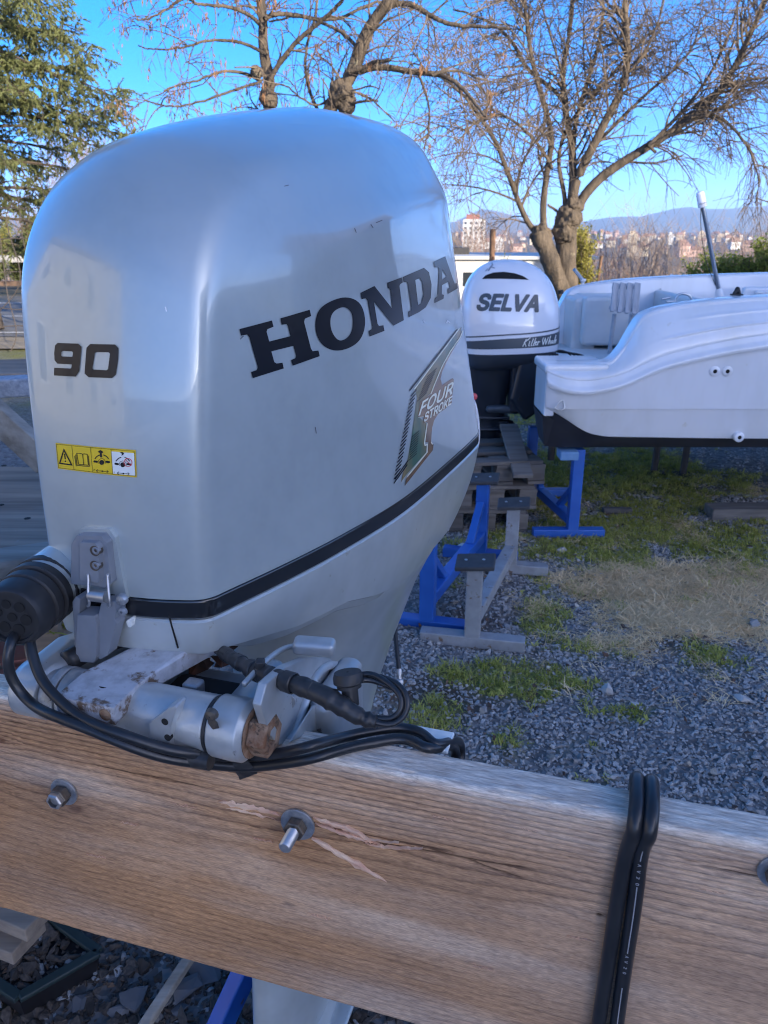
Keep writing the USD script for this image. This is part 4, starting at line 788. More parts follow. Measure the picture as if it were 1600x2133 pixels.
# grass tufts
def tuft(seed, nb, h, spread, w, mat_):
    r = np.random.default_rng(seed); V, Fc = [], []
    for _ in range(nb):
        a = r.uniform(0, 2 * np.pi); d = np.array([math.cos(a), math.sin(a), 0]); s = np.array([-d[1], d[0], 0]); o = np.array([*r.normal(0, spread * .35, 2), 0]); hh = h * r.uniform(.5, 1.1); L = spread * r.uniform(.3, 1.2)
        pts = [o, o + d * L * .25 + [0, 0, hh * .5], o + d * L * .65 + [0, 0, hh * .85], o + d * L + [0, 0, hh * r.uniform(.75, 1.0)]]; k = len(V)
        for q, ww in zip(pts, (w, w * .9, w * .6, 0.05 * w)): V += [q - s * ww, q + s * ww]
        for j in range(3): b = k + 2 * j; Fc += [[b, b + 1, b + 3], [b, b + 3, b + 2]]
    return ((np.array(V), np.array(Fc)), mat_)
def leafmat(name, c1, c2, tr=.35, rand=.35):
    return M_nodes(name, {'oi': ('object_info', {}), 'ge': ('geometry', {}), 'ad': ('math', {'math_type': 'add'}), 'fr': ('math', {'math_type': 'fraction'}), 'rp': ('rgb_ramp', {'ramp': [(0., c1), (1., c2)]}),
        'd': ('principled_bsdf', {'roughness': .6, 'specular_ior_level': .3}), 't': ('translucent_bsdf', {}), 'm': ('mix_closure', {'fac': tr})},
        [('oi.random', 'ad.value1'), ('ge.random_per_island', 'ad.value2'), ('ad.value', 'fr.value1'), ('fr.value', 'rp.fac'), ('rp.color', 'd.base_color'), ('rp.color', 't.color'), ('d.BSDF', 'm.closure1'), ('t.BSDF', 'm.closure2')], surface='m.closure')
gl = leafmat('grass_blade', (.24, .27, .04), (.55, .52, .14)); gl2 = leafmat('grass_dry', (.26, .24, .10), (.46, .40, .22)); stl = leafmat('straw_blade', (.62, .45, .24), (.88, .68, .40), .2)
gpr = [tuft(200 + k, 16, .030, .035, .0015, gl) for k in range(4)] + [tuft(210 + k, 10, .018, .028, .0032, gl) for k in range(3)] + [tuft(220 + k, 12, .025, .05, .0014, gl2) for k in range(2)]
x, y = rng.uniform(-.3, 4.6, 90000), rng.uniform(1.3, 7.5, 90000); g, s, d = masks(x, y); k = vis(x, y) & (rng.random(90000) < g * .62); x, y = x[k], y[k]; n = len(x)
instancer('grass', gpr, np.c_[x, y, GROUND_Z(x, y) - .003], rng.choice(9, n, p=[.15] * 4 + [.1] * 3 + [.05] * 2), quats(n, .15), rng.uniform(.55, 1.15, (n, 1)) * np.ones(3), label='short weedy grass growing through the gravel', cat_='grass')
spr = [tuft(230 + k, 16, .010, .07, .0015, stl) for k in range(4)]
x, y = rng.uniform(.5, 3.4, 26000), rng.uniform(2.2, 4.6, 26000); g, s, d = masks(x, y); k = vis(x, y) & (rng.random(26000) < s * .8 + .012); x, y = x[k], y[k]; n = len(x)
instancer('straw', spr, np.c_[x, y, GROUND_Z(x, y) + .005], rng.integers(0, 4, n), quats(n, .2), rng.uniform(.6, 1.2, (n, 1)) * np.ones(3), label='flattened dry straw on the gravel', cat_='straw')
# debris under the plank at the lower left, and leaf bits
x, y = scatter(9000, -1.1, .15, .85, 1.75, lambda x, y: rng.random(len(x)) < .9); n = len(x); size = np.clip(rng.lognormal(math.log(.008), .5, n), .003, .024)
soilp = [(stone_mesh(150 + k, 10, .6), M('soil_crumb', (.045, .036, .03), .9, 0, (.09, .07, .055), 3., rand=.5)) for k in range(3)] + [(stone_mesh(160 + k, 9, .35), gm[1]) for k in range(2)] + [(stone_mesh(164, 8, .2), M('bark_bit', (.12, .07, .04), .85, 0, (.07, .045, .03), 3., rand=.5))]
instancer('soil_crumbs', soilp, np.c_[x, y, GROUND_Z(x, y) + size * .2], rng.choice(6, n, p=[.27, .27, .2, .1, .08, .08]), quats(n, .5), size[:, None] * rng.uniform(.7, 1.4, (n, 3)), label='dark crumbly soil and bark under the plank', cat_='soil')
chip = [(stone_mesh(170 + k, 8, .16), M(nm, c1, .85, 0, c2, 4., rand=.4)) for k, (nm, c1, c2) in enumerate((('leaf_bit', (.12, .06, .035), (.2, .12, .07)), ('chip_pale', (.42, .38, .32), (.3, .26, .2)), ('leaf_bit_dark', (.05, .03, .022), (.09, .05, .03))))]
x, y = scatter(3000, -.2, 2.6, 1.4, 4.2, lambda x, y: vis(x, y) & (rng.random(len(x)) < .25 + .6 * masks(x, y)[2])); n = len(x); size = rng.uniform(.006, .02, n)
instancer('litter', chip, np.c_[x, y, GROUND_Z(x, y) + .012], rng.choice(3, n, p=[.4, .15, .45]), quats(n, .5), size[:, None] * rng.uniform(.5, 1.3, (n, 3)), label='dead leaves and wood chips among the gravel', cat_='leaf litter')
# larger single stones
dark_slate = M('dark_slate', (.085, .088, .095), .7, 0, (.13, .13, .135), 9, bump=.4, bscale=40, bdist=.004)
def stone(px, py, s, col, label, seed, flat=.6):
    p = at_z(px, py); m = {'slate': dark_slate, 'pale': gm[2], 'grey': gm[1]}[col]
    t = stone_mesh(seed, 14, flat); v, f, _ = meshkit.arrays(t); single('stone', (v * s, f), m, label, 'stone', xf=frame(p + [0, 0, s * flat * .55 + GROUND_Z(p[0], p[1])], (math.cos(seed), math.sin(seed), 0), z=(0, 0, 1)))
stone(1266, 1440, .030, 'pale', 'pale brown pointed stone on the gravel below the straw', 301, .9)
stone(1170, 1152, .035, 'pale', 'small white stone in the grass beside the grey trestle', 302)
stone(1568, 1302, .05, 'grey', 'flat light grey stone at the right edge of the straw', 303, .4)
stone(1545, 1463, .035, 'pale', 'white flat stone at the right of the gravel', 304, .4)
stone(965, 1150, .05, 'pale', 'tan stone beside the blue trestle foot', 305)
stone(905, 1288, .04, 'grey', 'round grey stone beside the near blue trestle post', 306)
for k, (px, py, s, l) in enumerate(((285, 2085, .045, 'large slate chunk in the dark soil under the plank'), (430, 2030, .05, 'flat slate slab below the plank beside the pale stick'), (390, 2075, .045, 'broken slate piece beside the stick'), (170, 2092, .03, 'small slate lump at the bottom left'), (250, 2110, .03, 'slate chip at the bottom edge'), (375, 2110, .02, 'small round stone at the foot of the stick'))):
    stone(px, py, s, 'slate', l, 310 + k, .4)
# ------------------------------------------------------------------ trestles
blue = M('blue_paint', (.012, .085, .36), .42, 0, (.02, .11, .42), 8, coat=.2, spots=((.09, .06, .05), 34, .66), bump=.08, bscale=200, bdist=.0006, bevel=.003)
grey_steel = M('grey_steel', (.33, .345, .36), .5, .3, (.26, .27, .28), 18, spots=((.16, .10, .06), 22, .62), bump=.1, bscale=200, bdist=.0006, bevel=.003)
pad_rubber = M('pad_rubber', (.035, .037, .04), .7, 0, (.055, .057, .06), 25, bump=.2, bscale=200, bdist=.001, bevel=.002)
screw_m = M('screw_head', (.6, .6, .6), .3, .9)
def bar(a, b, w, h, r=.004):
    a, b = np.asarray(a, float), np.asarray(b, float); L = np.linalg.norm(b - a); d = (b - a) / L
    up = np.array([0, 0, 1.]) if abs(d[2]) < .9 else np.array([*(np.array([.3, .95])), 0.])
    return xform(rbox(L, w, h, r), frame((a + b) / 2, d, z=up))
def trestle(label, near_foot, far_foot, hn, hf, mat, fd, ln=.36, lf=.36, w=.058, braces=True, pads=(True, True), low=.10, on=.5, of=.5):
    a, b = np.array([*near_foot, 0.]), np.array([*far_foot, 0.]); fd = np.array([*fd, 0.]); fd /= np.linalg.norm(fd)
    t = thing('trestle', label, 'trestle', a)
    for o, hh, L, pd, sh in ((a, hn, ln, pads[0], on), (b, hf, lf, pads[1], of)):
        q = o - a; ht = w * .8
        obj('foot', bar(q - fd * L * sh + [0, 0, ht / 2 + .004], q + fd * L * (1 - sh) + [0, 0, ht / 2 + .004], w, ht), mat, t)
        obj('post', xform(rbox(hh - ht, w, w, .004), frame(q + [0, 0, ht + (hh - ht) / 2], (0, 0, 1), z=fd)), mat, t)
        if pd:
            p = obj('pad', xform(rbox(.145, .105, .018, .005), frame(q + [0, 0, hh + .014], (fd * .97 + np.array([0, 0, .10])), z=(-.08, -.12, 1))), pad_rubber, t)
            for e in (-.035, .03): obj('screw', xform(lathe((0, 0, 0), (0, 0, 1), [(0, .001), (.0, .006), (.001, .006), (.002, .004), (.0022, .0005)][1:], 12), frame(q + fd * e + [0.0, 0, hh + .0245 + e * .10 + .0], (1, 0, 0), z=(-.08, -.12, 1))), screw_m, p)
    d = (b - a) / np.linalg.norm(b - a)
    obj('link_beam', bar(d * (w / 2) + [0, 0, low], b - a - d * (w / 2) + [0, 0, low], w * .9, w * .9), mat, t)
    if braces:
        obj('brace', bar(d * .03 + [0, 0, low + .17], d * .19 + [0, 0, low + .02], w * .62, w * .5), mat, t); obj('brace', bar(b - a - d * .03 + [0, 0, low + .17], b - a - d * .19 + [0, 0, low + .02], w * .62, w * .5), mat, t)
    return t
trestle('bright blue steel trestle on the gravel behind the silver motor', (.173, 2.752), (.466, 3.45), .42, .395, blue, (.95, -.25), .38, .36, pads=(True, True), low=.13)
trestle('grey galvanised steel trestle in front of the blue one', (.338, 2.62), (.588, 3.30), .335, .325, grey_steel, (.96, -.20), .40, .345, braces=False, low=.12)
trestle('blue steel trestle carrying the stern of the white boat', (.976, 3.744), (.87, 4.40), .475, .43, blue, (1, .0), .37, .36, w=.055, pads=(False, False), low=.09, on=.55, of=.2)
lightblue = M('light_blue_block', (.10, .22, .42), .6, 0, (.14, .28, .46), 20)
single('support_block', rbox(.09, .10, .045, .006), lightblue, 'light blue block on the boat trestle under the hull', 'block', xf=frame((.915, 3.72, .455), (1, 0, 0), z=(0, 0, 1)))

# ------------------------------------------------------------------ pallets under the white motor
pal_w = M('pallet_wood', (.15, .135, .12), .85, 0, (.085, .075, .065), 26, stretch=(.15, 1, 1), rand=.25, bump=.4, bscale=200, bdist=.0015, bstretch=(.1, 1, 1), bevel=.002)
for k in range(3):
    z0 = .002 + k * .128
    t = thing('pallet', ['weathered wooden pallet at the bottom of the stack under the white motor', 'middle weathered pallet of the stack under the white motor', 'topmost weathered pallet of the stack under the white motor'][k], 'pallet', (.56 + .012 * (k - 1), 4.22 + .01 * k, z0), 4 * (k - 1) + 3, 'pallets stacked under the white motor')
    for yy in (-.38, -.19, 0, .19, .38): obj('board', rbox(.40 if yy else .42, .095, .018, .002, (0, yy, .118)), pal_w, t)
    for xx in (-.17, 0, .17): obj('stringer', rbox(.09, .86, .020, .002, (xx, 0, .098)), pal_w, t)
    for xx in (-.17, 0, .17):
        for yy in (-.37, 0, .37): obj('block', rbox(.09, .10, .068, .002, (xx, yy, .053)), pal_w, t)
        obj('bottom_board', rbox(.09, .86, .018, .002, (xx, 0, .009)), pal_w, t)
single('loose_board', rbox(.10, .55, .022, .003), pal_w, 'grey board lying on the pallets behind the rubber pad', 'board', xf=frame((.70, 3.98, .405), (1, 0, 0), z=(.05, -.25, 1)))

# ------------------------------------------------------------------ white boat
gel = M('white_gelcoat', (.73, .745, .77), .22, 0, (.65, .66, .655), 2.5, detail=7, stretch=(2.5, 2.5, .6), lo=.42, hi=.72, coat=.5, coatr=.08, spots=((.62, .60, .53), 7, .69), bump=.02, bscale=6, bdist=.004)
gel_dull = M('white_gelcoat_inside', (.66, .67, .66), .4, 0, (.58, .58, .56), 5)
anti = M('black_antifouling', (.010, .012, .020), .55, 0, (.022, .024, .034), 6, spots=((.05, .05, .055), 30, .70))
alu = M('dull_aluminium', (.50, .52, .54), .35, .9)
BO = thing('boat', 'white fibreglass open boat with black bottom on a blue trestle', 'boat', (.76, 4.5, 0))
XS = np.r_[np.linspace(0, 1.6, 80), np.linspace(1.7, 4.6, 30)]
def prof_x(xp, zp): return PCH(xp, zp)(XS)
bow = np.clip((XS - 2.6) / 2.0, 0, 1)
half = .935 * (1 - .85 * bow ** 2.2); zk = .42 + .25 * bow ** 2
zb = prof_x([0, .06, .24, .32, .5, 1.1, 4.6], [.70, .672, .578, .566, .563, .556, .78])
zr = prof_x([0, .09, .17, .30, .54, .96, 1.6, 3, 4.6], [.842, .812, .805, .825, .925, 1.012, 1.07, 1.13, 1.16])
zc = prof_x([0, .10, .28, .36, .45, .60, .98, 1.6, 3, 4.6], [.915, .916, .922, .985, 1.135, 1.178, 1.215, 1.24, 1.27, 1.29])
tr_ = np.clip(1 - XS / .12, 0, 1)                     # round the quarter a little
def side_pts(sgn):
    h = half - .03 * tr_ ** 2
    def P(off, z): return np.stack([XS + .26 * np.clip(1 - off[0], 0, 1) * np.exp(-XS / .25), sgn * (h * off[0] + off[1]), z], -1)
    return P
for nm, mt, rows in (('bottom', anti, lambda P: [P((0, 0), zk), P((.55, 0), zk + .035), P((.80, 0), zk + .06), P((.86, .0), zk + .075), P((.93, .0), zb - .003)]),
                     ('hull_side', gel, lambda P: [P((.93, 0), zb), P((.955, .0), zb + (.70 - zb) * .5), P((.972, 0), np.maximum(zb + .01, np.minimum(.706, zr - .05))), P((.978, .003), np.maximum(zb + .018, np.minimum(.712, zr - .04))), P((1, -.004), zr - .018)]),
                     ('rub_rail', gel, lambda P: [P((1, -.004), zr - .018), P((1, .014), zr - .020), P((1, .020), zr - .008), P((1, .016), zr + .004), P((1, .004), zr + .008), P((1, -.002), zr + .022), P((1, -.004), zr + .030), P((1, -.008), zr + .040)])):
    for sgn in (-1, 1):
        R_ = rows(side_pts(sgn)); m = grid_mesh(np.stack(R_ if sgn > 0 else R_[::-1]))
        obj(nm, m, mt, BO, smooth=55 if nm == 'rub_rail' else 32)
# deck moulding outside, with two raised ridges, the crest and the inside
dk = zc - (zr + .04)
def ridge_k(t, c): return .007 * np.exp(-((t - c) / .035) ** 2)
for sgn in (-1, 1):
    P = side_pts(sgn); rows = []
    up = np.clip(dk / .12, 0, 1)
    fade1, fade2 = np.clip((XS - .60) / .10, 0, 1), np.clip((XS - .48) / .10, 0, 1)
    for t in np.linspace(0, 1, 46):
        bulge = .010 * np.sin(np.pi * t) + ridge_k(t, .74) * fade1 * up + ridge_k(t, .40) * fade2 * up
        rows.append(np.stack([XS, sgn * ((half - .03 * tr_ ** 2) - .008 - (.10 * up) * t ** 1.5 + bulge), zr + .04 + (dk - .018) * t], -1))
    hh = half - .03 * tr_ ** 2 - .008 - .10 * up
    for a in np.linspace(0, np.pi / 2, 6)[1:]: rows.append(np.stack([XS, sgn * (hh - .02 * (1 - np.cos(a))), zc - .018 + .018 * np.sin(a)], -1))
    for q, dz in ((.06, 0), (.105, .0), (.115, -.006), (.12, -.02)): rows.append(np.stack([XS, sgn * (hh - q), zc + dz], -1))
    fl = np.where(XS < .30, zc - .03, .80)
    rows.append(np.stack([XS, sgn * (hh - .14), np.minimum(zc - .03, zc * .3 + fl * .7)], -1)); rows.append(np.stack([XS, sgn * (hh - .15), np.minimum(zc - .035, fl)], -1))
    obj('deck_side', grid_mesh(np.stack(rows if sgn > 0 else rows[::-1])), gel, BO, smooth=38)
obj('cockpit_floor', hull([(.28, -.80, .80), (4.4, -.3, .80), (.28, .80, .80), (4.4, .3, .80), (.28, -.80, .78), (4.4, -.3, .78), (.28, .80, .78), (4.4, .3, .78)]), gel_dull, BO)
# transom with the motor well
obj('transom', cat([rbox(.05, .26, .24, .010, (.026, -.745, .785)), rbox(.05, .26, .24, .010, (.026, .745, .785)), rbox(.30, .04, .24, .010, (.16, -.62, .785)), rbox(.05, 1.24, .14, .010, (.26, 0, .72)), rbox(.30, .29, .045, .014, (.14, -.75, .893)), rbox(.30, .29, .045, .014, (.14, .75, .893))]), gel, BO, smooth=30)
obj('well_floor', rbox(.5, 1.2, .03, .01, (.46, 0, .775)), gel_dull, BO, smooth=30)
obj('bulkhead', cat([rbox(.05, 1.55, .36, .02, (1.02, .0, .96)), rbox(.30, .40, .30, .03, (.62, .60, .97)), rbox(.16, .34, .5, .03, (.50, .62, .86))]), gel_dull, BO, smooth=30)
obj('bottom_end', hull([(.03, -.79, .505), (.06, -.72, .485), (.0, -.86, .66), (.03, -.86, .66), (.0, -.62, .66), (.04, -.60, .50), (.24, -.10, .44), (.24, .10, .66), (.20, -.30, .66), (.30, -.72, .49), (.30, 0, .43), (.30, .10, .66)]), anti, BO)
def on_side(px, py, yy=3.60): p = at_y(px, py, yy); return p - np.array([.76, 4.5, 0])
for px, py in ((1486, 772), (1512, 772), (1537, 909)):
    p = on_side(px, py, 3.588 if py < 900 else 3.618) + [0, -.022, 0]; f = obj('drain_fitting', lathe(p + [0, .03, 0], (0, -1, 0), [(0, .024), (.026, .024), (.030, .019), (.031, .010), (.025, .0085), (.024, .001)], 24), gel, BO, smooth=40)
    obj('fitting_bore', cyl(p + [0, -.0002, 0], p + [0, .002, 0], .0092, sides=16), black_hole, f)
p = on_side(1167, 845, 3.585); obj('tow_eye', pipe(p + np.array([[.014, .0, .02], [-.016, -.012, .012], [-.026, -.018, -.008], [-.006, -.016, -.018], [.012, -.01, -.016], [.014, 0, .02]]), .0028, 30, 8), alu, BO, smooth=True)
obj('tow_eye_post', pipe(p + np.array([[.012, -.004, .024], [.018, -.006, -.018]]), .0025, 6, 8), alu, BO, smooth=True)
# fittings seen over the gunwale
def inb(px, py, y): return at_y(px, py, y) - np.array([.76, 4.5, 0])
dn = inb(1535, 612, 3.85); obj('deck_cleat', cat([rbox(.055, .03, .008, .003, dn + [0, 0, -.004]), blob_chain([(*(dn + [-.012, 0, 0]), .009), (*(dn + [0, 0, .022]), .011), (*(dn + [.012, 0, 0]), .009)])]), rubber, BO, smooth=40)
hn = inb(1398, 628, 3.95); obj('hinge', cat([rbox(.05, .02, .010, .003, hn), pipe([hn + [.02, 0, 0], hn + [.03, 0, .03], hn + [.07, 0, .035], hn + [.10, 0, .01]], .006, 20, 8), pipe([hn + [-.04, .02, .01], hn + [.0, .02, .018]], .006, 6, 8)]), alu, BO, smooth=40)
rl = inb(1375, 612, 5.2); obj('rod_holder', cat([rbox(.04, .03, .006, .002, rl), cyl(rl, rl + [0, 0, .035], .006)]), alu, BO, smooth=40)
cr = inb(1213, 600, 5.3); obj('oar_socket', cat([cyl(cr, cr + [.0, 0, .055], .012), cyl(cr + [0, 0, .05], cr + [-.075, -.05, .12], .011), rbox(.035, .03, .02, .004, cr + [0, 0, .05])]), alu, BO, smooth=40)
obj('side_knob', cat([cyl(inb(1258, 605, 5.3), inb(1258, 597, 5.3), .016), cyl(inb(1168, 612, 5.2), inb(1168, 604, 5.2), .018)]), rubber, BO, smooth=40)
# stern lamp pole
l0, l1 = inb(1499, 612, 5.2), inb(1463, 425, 5.2)
pole_m = M('pole_steel', (.20, .23, .27), .3, .8)
pole = obj('lamp_pole', cyl(l0, l1, .013), pole_m, BO, smooth=40)
obj('pole_wire', pipe([l1 + [-.012, -.012, 0], (l0 + l1) / 2 + [-.05, -.01, 0], l0 + [-.03, 0, .05]], .002, 20, 6), rubber, pole, smooth=True)
ax = (l1 - l0) / np.linalg.norm(l1 - l0)
obj('lamp_head', lathe(l1, ax, [(-.02, .013), (-.018, .026), (.002, .028), (.004, .012), (.006, .012), (.006, .026), (.012, .028)], 24), M('lamp_base_white', (.62, .64, .68), .4), pole, smooth=40)
obj('lamp_glass', lathe(l1 + ax * .012, ax, [(0, .026), (.045, .026), (.06, .022), (.066, .012), (.067, .001)], 24), M('lamp_glass', (.75, .78, .84), .25, coat=.5), pole, smooth=40)
obj('pole_socket', lathe(l0 - ax * .02, ax, [(0, .03), (.02, .028), (.05, .018), (.055, .014)], 20), gel, pole, smooth=40)
# cabin edge at the right border
cb = inb(1575, 608, 5.0); obj('cabin_side', cat([rbox(.45, .05, .10, .015, cb + [.14, .0, -.02]), rbox(.40, .03, .02, .006, cb + [.18, -.04, .0])]), gel, BO, smooth=30)
# slatted seat folded up inside
seat_m = M('grey_slat', (.42, .43, .45), .5, 0, (.36, .37, .39), 20, bevel=.003)
SS = thing('slatted_seat', 'grey slatted folding seat standing inside the white boat', 'folding seat', (0, 0, 0))
for k in range(4):
    xa = 1273 + k * 15.0; a, b = at_y(xa + 2, 650 + k * 1.5, 4.62), at_y(xa + 8, 589, 4.70)
    obj('slat', xform(rbox(np.linalg.norm(b - a), .024, .014, .004), frame((a + b) / 2, b - a, z=(0, -1, .2))), seat_m, SS)
    obj('slat', xform(rbox(np.linalg.norm(b - a) * .96, .016, .008, .003), frame((a + b) / 2 + [.022, .012, 0], b - a, z=(0, -1, .2))), seat_m, SS)
for zf in (.15, .85):
    a, b = at_y(1268, 650, 4.65) * (1 - zf) + at_y(1276, 589, 4.73) * zf, at_y(1322, 656, 4.65) * (1 - zf) + at_y(1332, 589, 4.73) * zf; obj('cross_bar', bar(a, b, .012, .02), seat_m, SS)
lg = at_y(1300, 655, 4.66); obj('seat_leg', cat([cyl(lg + [-.05, .02, .0], lg + [-.05, .05, -.25], .012), cyl(lg + [.05, .02, 0], lg + [.05, .05, -.25], .012)]), seat_m, SS)
# keel supports far under the boat
dk_wood = M('dark_prop', (.03, .03, .035), .8, 0, (.05, .045, .04), 10)
for k, (px, py, l) in enumerate(((1362, 985, 'dark prop under the boat, left of a pair'), (1422, 990, 'dark prop under the boat, right of a pair'))):
    p = at_z(px, py); t = thing('boat_prop', l, 'prop', p); obj('post', cyl((0, 0, .01), (.0, -.02, .46), .022, sides=12), dk_wood, t, smooth=40); obj('foot_plate', rbox(.12, .12, .012, .003, (0, 0, .006)), dk_wood, t)
    p = at_z(1160, 945)
pt = thing('boat_prop', 'short dark prop hanging below the boat stern', 'prop', (.93, 4.15, 0)); obj('post', cyl((0, 0, .30), (0, 0, .44), .02, sides=12), dk_wood, pt, smooth=40); obj('cap', rbox(.06, .06, .02, .004, (0, 0, .44)), dk_wood, pt)
single('timber_block', rbox(.36, .12, .07, .006), pal_w, 'brown timber block lying on the dark gravel under the boat', 'timber block', xf=frame((*at_z(1540, 1078)[:2], .035), (1, .03, 0), z=(0, 0, 1)))
single('timber_offcut', rbox(.16, .05, .03, .004), pal_w, 'small dark offcut lying in the grass under the boat', 'offcut', xf=frame((*at_z(1285, 1070)[:2], .02), (1, -.05, 0), z=(0, .1, 1)))

# ------------------------------------------------------------------ the white motor on the boat
SV = thing('outboard_motor', 'white outboard motor with grey stripe hanging on the stern of the white boat', 'outboard motor', (.70, 4.42, 0))
sw = M('white_cowl_paint', (.72, .735, .77), .2, 0, (.70, .715, .75), 3, coat=.8, coatr=.05)
sgrey = M('stripe_grey', (.055, .070, .085), .35); snavy = M('dark_leg_paint', (.016, .022, .032), .35, .2, (.024, .030, .04), 6, coat=.3)
sdk = M('dark_pan_paint', (.05, .062, .08), .35, .3, coat=.4)
def sv(px, py, y=4.21): return at_y(px, py, y) - np.array([.70, 4.42, 0])
zt, zb_ = sv(1060, 540, 4.42)[2], sv(1060, 738, 4.22)[2]
Hs = zt - zb_
def selva(t, th):
    """t 0 bottom .. 1 top; th angle"""
    a_l, a_r = .29, .305                     # rear (left) and front (right) reach at the bottom
    top = np.clip(t, 0, 1)
    k = (1 - top ** 3.0) ** (1 / 2.3)
    rx = np.where(np.cos(th) < 0, a_l, a_r) * (k * (1 - .10 * (1 - top))) + .0; ry = .205 * k
    c, s_ = np.cos(th), np.sin(th); e = .72
    x = np.sign(c) * np.abs(c) ** e * rx - .03 * top; y = np.sign(s_) * np.abs(s_) ** e * ry
    z = zb_ + Hs * top + .035 * (x + .0) * (1 - top)
    return np.stack([x, y, z], -1)
th = np.linspace(0, 2 * np.pi, 144, endpoint=False); tt = np.sin(np.linspace(0, np.pi / 2, 70))
obj('cowl', grid_mesh(selva(tt[:, None], th[None])[:, ::-1], True), sw, SV, smooth=True)
def s_band(t0, t1, off, mat, nm, a0=np.pi * 1.02, a1=np.pi * 1.97, n=90):
    aa = np.linspace(a0, a1, n); g = selva(np.linspace(t0, t1, 6)[:, None] if np.ndim(t0) == 0 else t0[None] + np.linspace(0, 1, 6)[:, None] * (t1 - t0)[None], aa[None])
    o = g - np.array([0, 0, zb_ + .2]); o[..., 2] *= .2; o /= np.linalg.norm(o, axis=-1, keepdims=True); return obj(nm, grid_mesh(g + o * off), mat, SV, smooth=True)
aa = np.linspace(np.pi * 1.02, np.pi * 1.94, 90); sl = np.linspace(0, 1, 90)
s_band(.055 + .02 * sl, .125 + .10 * sl, .0015, sgrey, 'stripe', a1=np.pi * 1.94)
s_band(.165 + .09 * sl, .178 + .095 * sl, .0015, sgrey, 'thin_stripe', a1=np.pi * 1.94)
def on_selva(px, py):
    """nearest sample of the cowl on the side that faces the yard, by line of sight"""
    T, A = np.meshgrid(np.linspace(0, .995, 500), np.linspace(np.pi, 2 * np.pi, 700), indexing='ij'); g = selva(T, A).reshape(-1, 3); w = g + np.array([.70, 4.42, 0]) - CAMP
    d = w[:, 1] * _c - w[:, 2] * _s; u = CXP + FPX * w[:, 0] / d; v = CYP - FPX * (w[:, 1] * _s + w[:, 2] * _c) / d
    from scipy.spatial import cKDTree
    dist, k = cKDTree(np.c_[u, v]).query(np.c_[px, py], k=4); wt = 1 / (dist + 1e-3); wt /= wt.sum(1, keepdims=True)
    return (g[k] * wt[..., None]).sum(1)
def sdecal(nm, poly, mat, off, size=6, label=None, parent=None):
    vs = []
    for g in getattr(poly, 'geoms', [poly]):
        if g.area < .5: continue
        v, f = trimesh.creation.triangulate_polygon(g, engine='earcut'); vs.append(trimesh.remesh.subdivide_to_size(np.c_[v, 0 * v[:, 0]], f, size, max_iter=10))
    v, f = cat(vs); p = on_selva(v[:, 0], v[:, 1]); return obj(nm, (p + np.array([.0, -off, .15 * off]), f), mat, parent or SV, smooth=True, label=label)
g = text_poly('SELVA', True); g = affinity.affine_transform(g, [1, .32, 0, 1, 0, 0]); x0, _, x1, _ = g.bounds
sdecal('brand_word', map_poly(g, homography([(x0, 0), (x1, 0), (x1, 1), (x0, 1)], [(994, 645), (1121, 648), (1121, 616), (994, 613)])).buffer(1.5), sgrey, .0025, label='grey slanted word SELVA on the white cowl')
zq = lambda l: [(930 + x / 5, 600 + y / 5) for x, y in l]
KW = [[(830, 535), (796, 606)], [(872, 520), (812, 565), (828, 606)], [(868, 556), (856, 600), (866, 602)], [(905, 528), (880, 600), (890, 600)], [(930, 522), (904, 598), (914, 598)], [(922, 578), (942, 566), (936, 556), (922, 572), (928, 594), (948, 588)], [(956, 556), (948, 592)], [(952, 572), (966, 556), (972, 560)],
      [(1010, 520), (1000, 540), (1006, 590), (1030, 520), (1032, 586), (1060, 515)], [(1085, 500), (1058, 584)], [(1062, 565), (1080, 545), (1078, 580)], [(1108, 548), (1092, 552), (1090, 576), (1106, 566), (1110, 548), (1106, 576)], [(1140, 492), (1118, 572), (1126, 572)], [(1132, 556), (1150, 544), (1144, 534), (1132, 550), (1136, 570), (1154, 562)]]
sdecal('script_words', unary_union([LineString(zq(l)).buffer(.85) for l in KW]), vinyl_white, .0035, 4, label='white handwritten words Killer Whale on the grey stripe')
sdecal('air_intake', Polygon([(1004, 581), (1012, 573), (1028, 567.5), (1050, 566), (1072, 569), (1090, 575), (1102, 583), (1080, 581.5), (1040, 580.5)]), black_hole, .002, 5, label='dark crescent air intake')
sdecal('emblem', unary_union([LineString([(1018, 563), (1022, 556), (1026, 552), (1025, 548)]).buffer(1.4), LineString([(1022, 556), (1030, 558)]).buffer(1.2), LineString([(1016, 560), (1012, 564)]).buffer(.9)]), M('emblem_grey', (.22, .25, .30), .4), .002, 4)
def srow(z, sx, sy, cx=0., sl=0.): c, s_ = np.cos(th), np.sin(th); x = np.sign(c) * np.abs(c) ** .7 * sx + cx; return np.stack([x, np.sign(s_) * np.abs(s_) ** .7 * sy, z + sl * x], -1)
obj('lower_pan', grid_mesh(np.stack([srow(zb_ + .004, .25, .19, 0, .045), srow(zb_ - .002, .262, .20, -.0, .045), srow(zb_ - .025, .255, .195, .0, .05), srow(zb_ - .055, .235, .175, -.01, .07), srow(zb_ - .075, .20, .15, -.02, .10), srow(zb_ - .10, .12, .09, -.05, .1)])[::-1], True), sdk, SV, smooth=40)
obj('pan_nose', hull(np.vstack([_ico2.vertices * .028 + q for q in ([.10, -.06, zb_ - .03], [.235, -.05, zb_ - .012], [.235, .05, zb_ - .012], [.10, .06, zb_ - .03])])), sdk, SV, smooth=40)
